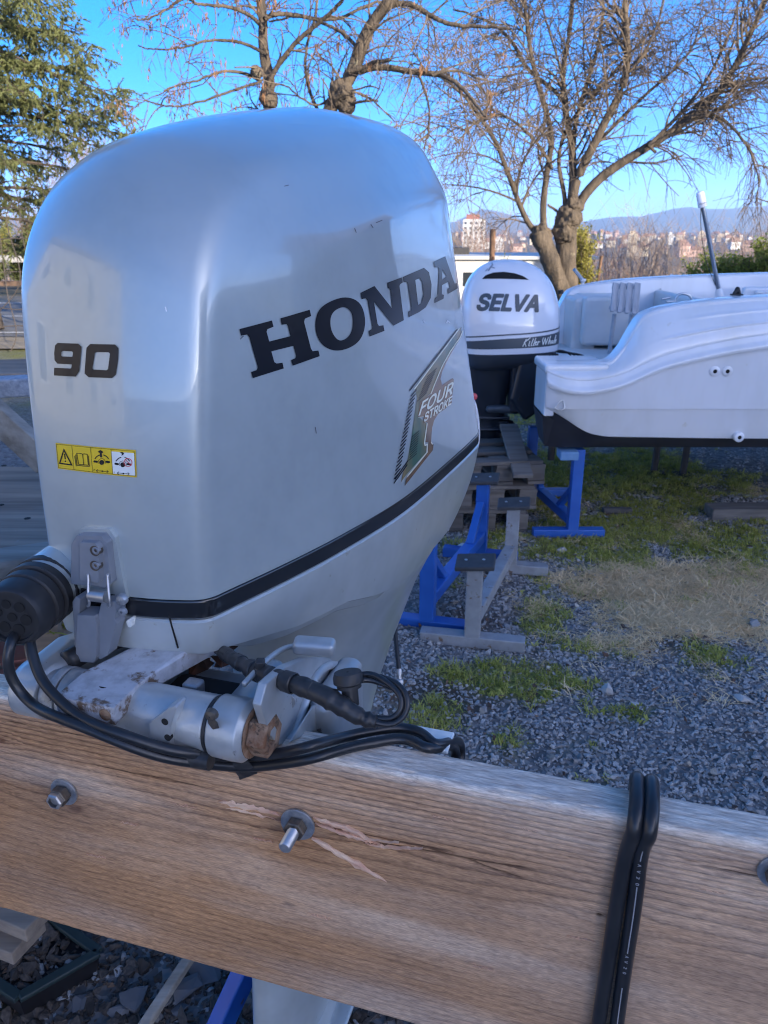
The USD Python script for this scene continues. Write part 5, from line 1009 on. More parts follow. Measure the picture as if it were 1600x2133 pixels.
obj('leg', grid_mesh(np.stack([srow(z, a, b, c_) for z, a, b, c_ in ((.34, .10, .05, -.12), (.44, .105, .055, -.12), (.50, .11, .06, -.11), (.60, .115, .075, -.11), (.75, .13, .09, -.10), (.83, .15, .10, -.09), (.86, .16, .12, -.07))][::1])[:, ::-1], True), snavy, SV, smooth=40)
obj('anode_plate', cat([rbox(.24, .16, .014, .004, (-.10, 0, .49)), rbox(.26, .18, .012, .004, (-.09, 0, .425)), rbox(.24, .10, .03, .01, (-.10, 0, .455))]), snavy, SV, smooth=30)
obj('gearcase', lathe((.05, 0, .43), (-1, 0, 0), [(-.02, .001), (.0, .03), (.08, .05), (.22, .05), (.34, .03)], 24), snavy, SV, smooth=40)
obj('water_pipe', hull(np.vstack([_ico2.vertices * .02 + q for q in ([-.10, -.08, .545], [-.01, -.08, .55], [.05, -.08, .535])])), sgrey, SV, smooth=40)
obj('clamp_bracket', cat([hull(np.vstack([_ico2.vertices * .025 + q for q in ([.07, -.13, .84], [.03, -.13, .62], [.10, -.13, .52], [.20, -.13, .60], [.20, -.13, .80], [.20, -.13, .855])])), hull(np.vstack([_ico2.vertices * .025 + q for q in ([.07, .13, .84], [.03, .13, .62], [.10, .13, .52], [.20, .13, .60], [.20, .13, .80], [.20, .13, .855])])), cyl((.05, -.15, .86), (.05, .15, .86), .024), rbox(.10, .22, .36, .02, (.06, 0, .70))]), snavy, SV, smooth=40)
obj('clamp_screw', cat([cyl((.20, -.13, .85), (.255, -.13, .845), .020), cyl((.06, -.15, .62), (.06, -.163, .62), .012)]), rubber, SV, smooth=40)
obj('tiller_rod', cat([cyl((.02, -.10, .895), (.155, -.14, .888), .007), cyl((.155, -.14, .875), (.155, -.14, .915), .008)]), rubber, SV, smooth=40)
for k in range(4): obj('control_cable', pipe([(.255, -.02 + .012 * k, zb_ - .012), (.30 + .01 * k, -.03, zb_ - .005 - .004 * k), (.35 + .02 * k, -.02, zb_ - .03), (.38 + .03 * k, 0, zb_ - .075)], .0045, 30, 8), rubber, SV, smooth=True)
wood_slat = M('pale_slat', (.50, .36, .19), .7, 0, (.36, .24, .12), 12, spots=((.06, .04, .03), 14, .68))
single('wood_wedge', hull([(.0, 0, 0), (.04, 0, 0), (.008, 0, .40), (.035, 0, .32), (0, .02, 0), (.04, .02, 0), (.008, .02, .40), (.035, .02, .32)]), wood_slat, 'pale wooden slat seen between the white motor and the boat bracket', 'slat', xf=frame((.700, 4.62, .555), (1, .0, 0.), z=(.06, 0, 1)))
hose = at_y(np.array([990, 995, 997, 993, 980]), np.array([845, 870, 905, 935, 960]), 3.2)
single('white_hose', pipe(np.vstack([hose[:1] + [-.05, .1, .05], hose, hose[-1:] + [-.08, .08, -.35]]), .006, 60, 10), gel, 'thin white hose hanging beside the big silver motor', 'hose', smooth=True)
single('red_plug', lathe(at_y(986, 826, 3.2), (.3, -1, .2), [(0, .012), (.01, .014), (.012, .009), (.013, .001)], 18), M('red_plastic', (.50, .05, .06), .4), 'small red plastic plug beside the white hose', 'plug', smooth=40)
rod = thing('steering_rod', 'black cable with bright steel ferrule hanging beside the leg of the silver motor', 'control cable', (0, 0, 0))
a, b, c_ = at_y(826, 1345, 2.0), at_y(832, 1400, 1.95), at_y(836, 1450, 1.92)
obj('sheath', pipe([a + [0, .2, .15], a, b], .0065, 20, 10), rubber, rod, smooth=True); dd = (c_ - b) / np.linalg.norm(c_ - b)
obj('ferrule', lathe(b - dd * .01, dd, [(0, .007), (.012, .009), (.02, .006), (.03, .006), (.032, .011), (.042, .011), (.044, .008), (.06, .008), (.062, .003), (.11, .003)], 16), steel, rod, smooth=40)
# ------------------------------------------------------------------ timber lying at the left
old_w = M('old_grey_wood', (.33, .265, .20), .85, 0, (.17, .135, .105), 22, stretch=(.06, 1, 1), spots=((.30, .29, .27), 16, .64), bump=.5, bscale=240, bdist=.0015, bstretch=(.05, 1, 1), bevel=.003)
pale_w = M('pale_old_wood', (.36, .33, .28), .85, 0, (.17, .15, .12), 20, stretch=(.07, 1, 1), bump=.4, bscale=200, bdist=.0015, bstretch=(.05, 1, 1), bevel=.004)
red_w = M('red_stained_wood', (.30, .12, .10), .85, 0, (.22, .15, .12), 16, stretch=(.2, 1, 1), spots=((.26, .22, .18), 18, .6), bump=.4, bscale=200, bdist=.0015)
frost = M('frosty_wood', (.40, .45, .52), .9, 0, (.24, .28, .33), 60, bump=.6, bscale=240, bdist=.002)
kn = M('nail_knot', (.012, .012, .012), .8)
WT = thing('weathered_panel', 'large grey weathered board with dark nail holes behind the left of the silver motor', 'board', (0, 0, 0))
c = at_z(-60, 1060, .80)
obj('board', xform(rbox(1.5, .86, .03, .004), frame(c + [-.35, -.02, -.015], (1, -.06, 0), z=(0, 0, 1))), old_w, WT)
for px, py in ((8, 970), (2, 1052), (57, 1080), (-40, 1010)): p = at_z(px, py, .80); obj('nail_hole', cyl(p, p + [0, 0, .0008], .0085, sides=12), kn, WT)
obj('edge_batten', xform(rbox(1.2, .10, .05, .012), frame(at_z(40, 1178, .80) + [-.42, -.19, .012], (1, .42, 0), z=(0, 0, 1))), pale_w, WT)
obj('leg', xform(rbox(.09, .09, .77, .004), frame(c + [.30, -.30, -.42], (1, 0, 0), z=(0, 0, 1))), old_w, WT); obj('leg', xform(rbox(.09, .09, .77, .004), frame(c + [-.95, -.2, -.42], (1, 0, 0), z=(0, 0, 1))), old_w, WT); obj('leg', xform(rbox(.09, .09, .77, .004), frame(c + [.25, .33, -.42], (1, 0, 0), z=(0, 0, 1))), old_w, WT)
a, b = at_y(-140, 745, 2.30), at_y(90, 955, 2.10)
LB = thing('leaning_board', 'grey board with a screw, slanting down behind the left side of the silver motor', 'board', (0, 0, 0))
obj('board', xform(rbox(np.linalg.norm(b - a), .030, .105, .003), frame((a + b) / 2, b - a, y=(.1, 1, .35))), pale_w, LB)
p = at_y(13, 886, 2.165); obj('screw', lathe(p, (.1, -1, -.3), [(0, .009), (.002, .009), (.003, .006), (.001, .001)], 14), steel, LB, smooth=40)
a, b = at_y(-200, 815, 2.5), at_y(120, 800, 2.45)
single('frosted_bar', xform(rbox(np.linalg.norm(b - a), .09, .058, .006), frame((a + b) / 2, b - a, z=(0, 0, 1))), frost, 'frosty grey timber lying across the top of the slanting board at far left', 'timber')
single('light_plank', xform(rbox(1.2, .20, .026, .004), frame(at_y(-90, 772, 2.75), (1, .05, .01), z=(0, -.1, 1))), old_w, 'light grey plank lying beyond the frosty timber at far left', 'plank')
single('propping_post', rbox(.10, .10, .98, .004), old_w, 'hidden grey post that carries the frosty timber', 'post', xf=frame((-1.55, 2.5, .46), (1, 0, 0), z=(0, 0, 1)))
RP = thing('red_pallet', 'pallet of red stained boards lying under the bracket of the silver motor at left', 'pallet', (-.80, 1.80, -.08))
for k in range(4): obj('board', xform(rbox(.62, .115, .022, .002), frame((0, -.24 + .145 * k, .60 + .004 * (k % 2)), (1, .38, 0), z=(0, 0, 1))), red_w if k in (0, 1) else pale_w, RP)
for x in (-.24, .22): obj('stringer', xform(rbox(.09, .70, .09, .003), frame((x, 0, .54), (1, .38, 0), z=(0, 0, 1))), pale_w, RP)
for x in (-.24, .22):
    for y in (-.25, .25): obj('leg', rbox(.09, .09, .50, .003, (x, y, .25)), pale_w, RP)
single('moss_tuft', tuft(500, 40, .03, .05, .004, gl)[0], gl, 'small green weed growing through the red stained pallet', 'weed', xf=frame(at_z(145, 1303, .615), (1, 0, 0), z=(0, 0, 1)))
# under the plank at the lower left
TRY = thing('black_tray', 'open black plastic tray with a dark green rim under the plank at lower left', 'tray', at_z(70, 2040, .0))
q0 = np.array(at_z(70, 2040, 0)); tri_ = [at_z(x, y, .07) - q0 for x, y in ((-120, 1975), (78, 1892), (206, 1985), (40, 2080))]
def quad_prism(c4, z0, z1, inset): c4 = np.array(c4); m = c4.mean(0); lo = m + (c4 - m) * inset; return hull(np.vstack([np.c_[lo[:, :2], np.full(4, z0)], np.c_[c4[:, :2], np.full(4, z1)]]))
tray_m = M('black_plastic', (.008, .008, .010), .45); obj('tray_body', quad_prism(tri_, .005, .058, .9), tray_m, TRY)
rim_m = M('green_rim', (.016, .03, .03), .5)
for k in range(4): obj('rim', bar(np.array([*tri_[k][:2], .072]), np.array([*tri_[(k + 1) % 4][:2], .072]), .022, .012, .003), rim_m, TRY)
for k, (x0, y0, x1, y1, l) in enumerate(((-40, 1862, 90, 1915, 'grey plank end under the beam beside the black tray'), (-60, 1915, 62, 1962, 'second grey plank end below the beam at lower left'))):
    a, b = at_z(x0, y0, .26 - .05 * k), at_z(x1, y1, .26 - .05 * k); single('plank_end', xform(rbox(np.linalg.norm(b - a), .085, .03, .003), frame((a + b) / 2, b - a, z=(0, 0, 1))), old_w, l, 'plank')
a, b = at_z(292, 2150, .03), at_z(398, 1990, .06)
single('pale_stick', xform(rbox(np.linalg.norm(b - a), .022, .02, .004), frame((a + b) / 2, b - a, z=(0, 0, 1))), pale_w, 'pale wooden stick lying on the dark soil under the plank', 'stick')
BS = thing('low_trestle', 'blue steel bar and pale timber standing beneath the plank beside the silver leg', 'trestle', (0, 0, 0))
a, b = at_y(448, 2160, 1.06), at_y(512, 2020, 1.13)
obj('blue_bar', bar(a + (a - b) * .55, b + (b - a) * .7, .034, .05), blue, BS)
a, b = at_y(505, 2160, 1.12), at_y(560, 2040, 1.20); obj('timber', bar(a + (a - b) * .9, b + (b - a) * .6, .05, .05, .006), pale_w, BS)

n_ = 420; r_ = np.random.default_rng(66); wq = r_.dirichlet(np.ones(4) * .8, n_) @ np.array(tri_); sz_ = np.clip(r_.lognormal(math.log(.008), .5, n_), .003, .022)
instancer('tray_scraps', soilp, wq[:, :3] * [.9, .9, 0] + q0 + np.c_[0 * sz_, 0 * sz_, .058 + sz_ * .4], r_.choice(6, n_, p=[.25, .25, .2, .08, .07, .15]), quats(n_, .5, r_), sz_[:, None] * r_.uniform(.7, 1.5, (n_, 3)), label='dark soil and bark scraps lying in the black tray', cat_='scraps')
# ------------------------------------------------------------------ workshop behind the viewer: it shades the yard
wall_r = M('render_wall', (.52, .50, .45), .9, 0, (.44, .42, .38), .6, bump=.2, bscale=20, bdist=.01)
roof_m = M('roof_sheet', (.20, .12, .09), .7, 0, (.15, .10, .08), 3)
glass_m = M('window_glass', (.03, .035, .04), .06, 0, coat=1.)
WB = thing('workshop', 'tall pale workshop far behind the viewer whose shadow lies over the yard', 'building', (32.5, -30.6, 0), 50)
obj('wall', rbox(24, 10, 13.5, .02, (0, 0, 6.75)), wall_r, WB)
obj('roof', hull([(x, y, z) for x in (-12.4, 12.4) for y, z in ((-5.4, 13.5), (5.4, 13.5), (-5.4, 13.65), (5.4, 13.65), (2.8, 14.0))]), roof_m, WB)
frame_w = M('window_frame', (.6, .6, .58), .5)
for k in range(6):
    for zz_ in (2.0, 5.4, 8.8): w_ = obj('window', rbox(1.8, .08, 1.6, .02, (-10 + 4 * k, 5.0, zz_)), frame_w, WB); obj('pane', rbox(1.6, .02, 1.4, .005, (-10 + 4 * k, 5.05, zz_)), glass_m, w_)

HW = thing('tan_house', 'sunlit tan house to the left behind the viewer', 'building', (-17, -6, 0)); house_w = M('house_wall', (.42, .38, .31), .85, 0, (.34, .31, .26), .8)
obj('wall', rbox(7, 17, 7.0, .03, (0, 0, 3.5)), house_w, HW); obj('roof', hull([(x, y, z) for y in (-8.8, 8.8) for x, z in ((-3.9, 7.0), (3.9, 7.0), (0, 9.2))]), roof_m, HW)
for k in range(4):
    for zz_ in (1.5, 4.4): w_ = obj('window', rbox(.08, 1.3, 1.5, .02, (3.5, -6 + 4 * k, zz_)), frame_w, HW); obj('pane', rbox(.02, 1.1, 1.3, .005, (3.55, -6 + 4 * k, zz_)), glass_m, w_)
single('yard_apron', (np.array([[-13, -30, .045], [-5.5, -30, .045], [-5.5, 9.5, .045], [-13, 9.5, .045]], float), np.array([[0, 1, 2], [0, 2, 3]])), M('pale_gravel_apron', (.40, .37, .32), .9, 0, (.32, .30, .26), 1.5), None, None, kind='structure')
# ------------------------------------------------------------------ trees
def limb(l, y, r0, r1, bend=0., n=40, seed=0):
    """a bough measured in the picture at distance y; bend = how far its tip leans towards (-) or away (+)"""
    l = np.array(l, float); yy = y + bend * np.linspace(0, 1, len(l)) ** 1.3
    p = at_y(l[:, 0], l[:, 1], yy); c = spline(p, n); rr = np.random.default_rng(seed)
    c = c + np.cumsum(rr.normal(0, .006, c.shape), 0) * np.linspace(0, 1, n)[:, None]
    s = y / FPX; return c, (np.linspace(1, 0, n) ** .85 * (r0 - r1) * s + r1 * s) * .53
def spawn(par, per_m, L, spread, lift, droop, rf, rmin, t0=.15, n=7, seed=1, curl=.25, hook=0., tip=.35, flat=1.):
    """side shoots on all parents at once; par = list of (points, radii) -> P (N, n, 3), R (N, n)"""
    r = np.random.default_rng(seed); S, D, R0, T = [], [], [], []
    for c, rad in par:
        ln_ = np.linalg.norm(np.diff(c, axis=0), axis=1).sum(); k = r.poisson(max(per_m * ln_, .0))
        t = t0 + (1 - t0) * r.random(k) ** .8; i = np.minimum((t * (len(c) - 1)).astype(int), len(c) - 2); fr_ = (t * (len(c) - 1) - i)[:, None]
        S.append(c[i] * (1 - fr_) + c[i + 1] * fr_); D.append(c[i + 1] - c[i]); R0.append(rad[i]); T.append(t)
    S, D, R0, T = np.vstack(S), np.vstack(D), np.hstack(R0), np.hstack(T); N = len(S)
    D /= np.linalg.norm(D, axis=1, keepdims=True); v = r.normal(size=(N, 3)) * [1, 1, flat]; v -= D * (v * D).sum(1, keepdims=True); v /= np.linalg.norm(v, axis=1, keepdims=True)
    d = D * (1 - spread * .5) + v * spread + [0, 0, lift]; d /= np.linalg.norm(d, axis=1, keepdims=True)
    ln_ = r.uniform(L[0], L[1], N) * (1.15 - .55 * T); P = [S]; c1 = r.normal(0, curl, (N, 3))
    for k in range(n - 1):
        P.append(P[-1] + d * (ln_ / (n - 1))[:, None]); d = d + c1 / n + [0, 0, -droop / n * (1 if k < n * .6 else 1 - hook)] + r.normal(0, curl * .12, (N, 3)); d /= np.linalg.norm(d, axis=1, keepdims=True)
    rad = np.clip(R0 * rf, rmin, rmin * 2.0)[:, None] * np.linspace(1, tip, n)[None]
    return np.stack(P, 1), rad
def as_list(PR): return [(p, r) for p, r in zip(*PR)]
bark = M('bark', (.135, .10, .066), .9, 0, (.055, .042, .03), 9, stretch=(1, 1, .35), spots=((.26, .22, .14), 5, .66), bump=.9, bscale=26, bdist=.03, bstretch=(1, 1, .3))
twig_m = M('twig_bark', (.11, .078, .05), .85, 0, (.18, .135, .09), 2.)
twig_d = M('twig_dark', (.07, .047, .033), .85, 0, (.12, .085, .06), 2.)
_ico4 = trimesh.creation.icosphere(subdivisions=4)
def knob(c, r, k):
    v = np.array(_ico4.vertices); d = .75 + .9 * (meshkit.fbm(v * 1.7 + 7 * k, 5, 300 + k) - .3) + .10 * meshkit.noise(v * 9 + k, 310); return (v * d[:, None] * r * [1, 1, 1.15] + c, np.array(_ico4.faces))
def gnarl(c, r, sides=26, n=120):
    t = np.linspace(0, 1, len(c)); tt_ = np.linspace(0, 1, n); c = PCH(t, c, axis=0)(tt_); r = np.interp(tt_, t, r)
    v, f = tubes(c[None], r[None], sides); d = v - np.repeat(c, sides, 0); m = .80 + .55 * (meshkit.fbm(v * [4.5, 4.5, 2.0], 4, 320) - .35) + .22 * (meshkit.noise(v * [16, 16, 3.5], 321) - .5)
    return (np.repeat(c, sides, 0) + d * m[:, None], f)
def mk(list_, sides=9): return cat([tubes(c[None], r[None], sides) for c, r in list_])
RT = thing('willow_tree', 'bare pollarded tree with drooping twigs behind the boat', 'tree', (at_y(1165, 600, 13)[0], 13, 0))
oR = -np.array([at_y(1165, 600, 13)[0], 13, 0])
Y = 13.
tr = [limb([(1188, 760), (1182, 640), (1180, 560), (1180, 500), (1185, 455)], Y, 42, 44), limb([(1180, 640), (1160, 580), (1145, 540), (1128, 498)], Y - .15, 36, 38)]
kb = np.random.default_rng(5)
burls = [knob(at_y(x, y, Y - .1), .19 * a, k) for k, (x, y, a) in enumerate(((1186, 455, 1.05), (1128, 492, .85), (1175, 480, .9), (1196, 430, .7)))]
obj('trunk', cat([gnarl(c, r) for c, r in tr] + burls), bark, RT, smooth=True, off=oR)
LR = [limb([(1130, 495), (1105, 470), (1075, 405), (1058, 360), (1032, 295), (1000, 240), (940, 170), (880, 140)], Y, 11, 3, -.6, seed=1), limb([(1136, 490), (1135, 400), (1146, 330), (1150, 290), (1130, 200), (1110, 100), (1100, 0), (1090, -90)], Y, 13, 4, .3, seed=2),
      limb([(1183, 460), (1193, 370), (1190, 300), (1180, 240), (1176, 150), (1190, 60), (1185, -70)], Y, 15, 5, .8, seed=3), limb([(1196, 440), (1206, 365), (1232, 310), (1266, 240), (1298, 165), (1305, 80), (1302, 0), (1315, -90)], Y, 18, 7, -.3, seed=4),
      limb([(1205, 430), (1230, 392), (1290, 342), (1350, 305), (1440, 245), (1500, 190), (1540, 130), (1580, 50), (1610, -40)], Y, 18, 6, -.9, seed=5), limb([(1440, 245), (1490, 240), (1545, 290), (1575, 350), (1580, 420)], Y - .5, 6, 2, -.4, seed=6),
      limb([(1195, 305), (1215, 200), (1240, 130), (1262, 40), (1270, -60)], Y + .2, 9, 4, .9, seed=7), limb([(1182, 245), (1150, 185), (1105, 150), (1062, 85), (1000, 40), (940, 20)], Y + .3, 8, 3, 1.2, seed=8),
      limb([(1150, 350), (1120, 300), (1080, 260), (1040, 240), (990, 260), (950, 300)], Y, 6, 2, -1.0, seed=9), limb([(1165, 470), (1175, 400), (1165, 340), (1185, 260), (1230, 200), (1300, 120), (1380, 40)], Y, 9, 3, 1.0, seed=10), limb([(1350, 305), (1400, 255), (1470, 170), (1520, 60), (1540, -40)], Y - .4, 7, 3, .8, seed=11), limb([(1500, 190), (1560, 165), (1620, 160), (1700, 190)], Y - .7, 5, 2, -.3, seed=12), limb([(1232, 310), (1290, 250), (1350, 190), (1420, 120), (1450, 40)], Y, 7, 3, 1.4, seed=13), limb([(1118, 482), (1085, 430), (1080, 380)], Y, 6, 3, .5, seed=14)]
stubs = [limb([(1350, 303), (1368, 316)], Y - .4, 6, 5, n=8), limb([(1240, 372), (1268, 374)], Y, 4, 3, n=8), limb([(1150, 330), (1120, 322)], Y, 4, 3, n=8), limb([(1160, 440), (1142, 425)], Y, 5, 4, n=8), limb([(1298, 232), (1302, 222)], Y - .3, 4, 3, n=8)]
for c, r_ in LR: obj('limb', tubes(c[None], r_[None], 9), bark, RT, smooth=True, off=oR)
obj('limb_stub', mk(stubs, 8), bark, RT, smooth=True, off=oR)
B1 = spawn(LR, 4.2, (.7, 1.7), .75, .25, .25, .45, .010, seed=31, n=10, curl=.5, tip=.45); B2 = spawn(as_list(B1) + LR[2:], 4.2, (.45, 1.0), .8, .15, .45, .55, .0065, seed=32, n=8, curl=.5, t0=.1, tip=.5)
B3 = spawn(as_list(B2), 8.0, (.25, .7), .85, .05, 1.1, .7, .0042, seed=33, n=8, curl=.6, t0=.05, hook=1.7, tip=.6)
B4 = spawn(as_list(B1), 5.0, (.3, .8), .8, .05, 1.0, .4, .0042, seed=34, n=8, curl=.6, t0=.1, hook=1.6, tip=.6)
hang = spawn([LR[4], LR[5], LR[11], LR[8]], 14, (.7, 1.3), .5, -.1, 1.9, .3, .0055, seed=35, n=10, curl=.35, hook=1.4, t0=.35)
obj('branches', cat([tubes(*B1, 5), tubes(*B2, 4), tubes(*hang, 4)]), twig_m, RT, off=oR)
obj('twigs', cat([tubes(*B3, 3), tubes(*B4, 3), tubes(*spawn(as_list(hang), 6, (.2, .5), .7, 0, 1.3, .6, .0038, seed=36, hook=1.8), 3)]), twig_m, RT, off=oR)
# the tree behind the motor, with hanging seed bunches
Y = 9.0
LT = thing('maple_tree', 'bare tree with hanging brown seed bunches above the silver motor', 'tree', (at_y(640, 400, Y)[0], Y, 0))
oL = -np.array([at_y(640, 400, Y)[0], Y, 0])
tr = [limb([(610, 820), (600, 500), (575, 330), (556, 240), (560, 200), (552, 140), (546, 80), (545, 0), (538, -110)], Y, 26, 17, .3, seed=21), limb([(620, 820), (640, 520), (662, 330), (690, 232), (720, 180), (752, 110), (775, 60), (805, 20), (840, -60)], Y, 32, 20, -.2, seed=22)]
burls = [knob(at_y(x, y, Y - .1), .115 * a, k) for k, (x, y, a) in enumerate(((712, 195, 1.1), (722, 215, .9), (560, 205, .8), (535, 150, .5)))]
obj('trunk', cat([gnarl(c, r) for c, r in tr] + burls), bark, LT, smooth=True, off=oL)
LL = [limb([(560, 175), (590, 120), (640, 65), (690, 20), (740, -60)], Y, 9, 5, -.5, seed=41), limb([(748, 150), (800, 140), (860, 150), (920, 160), (975, 200), (1010, 245)], Y, 12, 4, -.9, seed=42), limb([(728, 150), (770, 135), (815, 121)], Y - .2, 8, 6, -.2, n=14, seed=43), limb([(735, 215), (760, 212), (790, 214)], Y - .2, 5, 3.5, -.1, n=10, seed=44),
      limb([(548, 60), (500, 20), (440, 5), (370, -30)], Y, 7, 3, -.6, seed=45), limb([(545, 170), (500, 150), (460, 150), (400, 165), (340, 180), (290, 98)][:5], Y, 6, 2, -.8, seed=46), limb([(548, 110), (480, 85), (420, 90), (360, 105), (292, 96)], Y, 6, 2, -.3, seed=47), limb([(545, 170), (480, 190), (410, 215), (350, 230), (285, 215)], Y, 5, 2, -1.0, seed=48),
      limb([(550, 40), (600, 30), (680, 45), (760, 20), (860, 30)], Y, 8, 3, .9, seed=49), limb([(790, 30), (860, 10), (920, 40), (1000, 50), (1060, 55)], Y, 10, 4, -.5, seed=50), limb([(870, 150), (890, 200), (900, 260), (890, 300)], Y - .5, 5, 2, -.2, seed=51), limb([(670, 240), (640, 170), (640, 100), (660, 30), (650, -50)], Y + .3, 6, 4, .6, seed=52), limb([(752, 110), (700, 60), (640, 40), (560, 50)], Y, 7, 3, .7, seed=53), limb([(540, -60), (470, -40), (400, -10), (330, 40), (290, 45)], Y, 7, 2, -.8, seed=54), limb([(900, 158), (940, 150), (1000, 170), (1060, 175)], Y - .5, 5, 2, .4, seed=55), limb([(690, 200), (640, 215), (600, 190), (560, 195)], Y, 4, 2, -.4, seed=56)]
for c, r_ in LL: obj('limb', tubes(c[None], r_[None], 9), bark, LT, smooth=True, off=oL)
B1 = spawn(LL + tr, 5.0, (.4, 1.1), .8, .1, .5, .40, .007, seed=61, n=10, curl=.7, t0=.25, tip=.45); B2 = spawn(as_list(B1), 5.0, (.25, .65), .85, .0, .7, .6, .0045, seed=62, n=8, curl=.7, tip=.5); B3 = spawn(as_list(B2), 7, (.12, .35), .85, .0, .6, .7, .003, seed=63, n=6, curl=.6, tip=.6)
obj('branches', cat([tubes(*B1, 5), tubes(*B2, 4)]), twig_m, LT, off=oL); obj('twigs', tubes(*B3, 3), twig_d, LT, off=oL)
r_ = np.random.default_rng(77); tips = np.vstack([B2[0][:, -1], B2[0][:, 4]]); sx = CXP + FPX * (tips[:, 0]) / (tips[:, 1] * _c - (tips[:, 2] - HC) * _s)
ok = r_.random(len(tips)) < np.where(sx < 560, .42, .08); tips = tips[ok]; k_ = r_.integers(4, 20, len(tips)); o = np.repeat(tips, k_, 0); n = len(o)
o = o + r_.normal(0, [.030, .030, .035], (n, 3)); ln_ = r_.uniform(.04, .07, n); a = r_.uniform(0, np.pi, n); w_ = np.stack([np.cos(a), np.sin(a), 0 * a], 1) * .0085; dwn = np.stack([r_.normal(0, .15, n), r_.normal(0, .15, n), -np.ones(n)], 1) * ln_[:, None]
V = np.stack([o, o + dwn * .35 + w_, o + dwn, o + dwn * .5 - w_ * .7], 1).reshape(-1, 3); b = np.arange(n)[:, None] * 4; Fc = np.vstack([b + [0, 1, 2], b + [0, 2, 3]])
obj('seed_bunches', (V, Fc), leafmat('seed_wing', (.24, .115, .05), (.50, .30, .16), .3), LT, off=oL, kind='stuff')
# cedar at the left
CY = 12.5
cx0 = at_y(-85, 400, CY)[0]
CD = thing('cedar_tree', 'dense green cedar with drooping layered boughs at the left', 'tree', (cx0, CY, 0)); oC = -np.array([cx0, CY, 0])
ct = np.array([[cx0, CY, z] for z in np.linspace(0, 11, 20)]) + np.random.default_rng(3).normal(0, .03, (20, 3))
obj('trunk', tubes(ct[None], np.linspace(.30, .08, 20)[None], 14), bark, CD, smooth=True, off=oC)
r_ = np.random.default_rng(88); BP, BR = [], []
zlev = np.repeat(np.linspace(1.3, 9.6, 24), 4)
for k, z in enumerate(zlev):
    z = z + r_.normal(0, .07); a = k * 2.39996 + r_.normal(0, .3); L = np.interp(z, [1.2, 2.2, 3.2, 4.5, 5.2, 7, 9.5], [1.5, 2.2, 2.55, 2.3, 1.7, 1.4, .7]) * r_.uniform(.8, 1.12); d = np.array([math.cos(a), math.sin(a), 0]); t = np.linspace(0, 1, 16)
    p = np.array([cx0, CY, z]) + d * L * t[:, None] + np.c_[0 * t, 0 * t, L * (.16 * t - .34 * t ** 2 + .10 * t ** 4)] + np.cumsum(r_.normal(0, .012, (16, 3)), 0); BP.append(p); BR.append(np.linspace(.035, .008, 16) * (.6 + .4 * L / 2.5))
# three boughs that reach out to the right in the picture
for px, py, z0 in ((246, 206, 3.55), (205, 118, 4.0), (235, 322, 2.75), (182, 62, 4.4), (120, 22, 4.9), (210, 262, 3.1), (150, 172, 3.8), (228, 240, 3.3)):
    e = at_y(px, py, CY - .3); s0 = np.array([cx0, CY, z0]); t = np.linspace(0, 1, 16)[:, None]; p = s0 + (e - s0) * t + [0, 0, 1] * (.25 * np.sin(np.pi * t)) + np.cumsum(r_.normal(0, .01, (16, 3)), 0); BP.append(p); BR.append(np.linspace(.032, .006, 16))
obj('boughs', tubes(np.stack(BP), np.stack(BR), 6), bark, CD, off=oC)
bl = list(zip(BP, BR)); S1 = spawn(bl, 13, (.30, .80), .95, .02, .75, .4, .006, seed=91, n=9, curl=.25, t0=.12, tip=.4, flat=.12); S2 = spawn(as_list(S1), 11, (.10, .26), .85, -.05, .9, .5, .003, seed=92, n=6, curl=.2, t0=.05, tip=.5, flat=.35)
obj('sprays', tubes(*S1, 4), twig_d, CD, off=oC)
def needles(PR, per, L, w, seed, drop=.3):
    r = np.random.default_rng(seed); P = PR[0]; N, n_, _ = P.shape; m = N * per; i = np.repeat(np.arange(N), per); t = r.random(m) ** .8 * (n_ - 1.001); j = t.astype(int); f = (t - j)[:, None]
    o = P[i, j] * (1 - f) + P[i, j + 1] * f; T = P[i, j + 1] - P[i, j]; T /= np.linalg.norm(T, axis=1, keepdims=True)
    d = T * .9 + r.normal(0, .42, (m, 3)) + [0, 0, -drop]; d /= np.linalg.norm(d, axis=1, keepdims=True); s = np.cross(d, r.normal(size=(m, 3))); s /= np.linalg.norm(s, axis=1, keepdims=True); ll = r.uniform(L[0], L[1], m)[:, None]
    V = np.stack([o - s * w, o + s * w, o + d * ll], 1).reshape(-1, 3); return (V, np.arange(3 * m).reshape(-1, 3))
needle_m = leafmat('cedar_needle', (.12, .14, .05), (.33, .33, .125), .3)
obj('foliage', cat([needles(S2, 18, (.04, .075), .0085, 95, .25), needles(S1, 26, (.04, .08), .0085, 96, .2)]), needle_m, CD, off=oC)

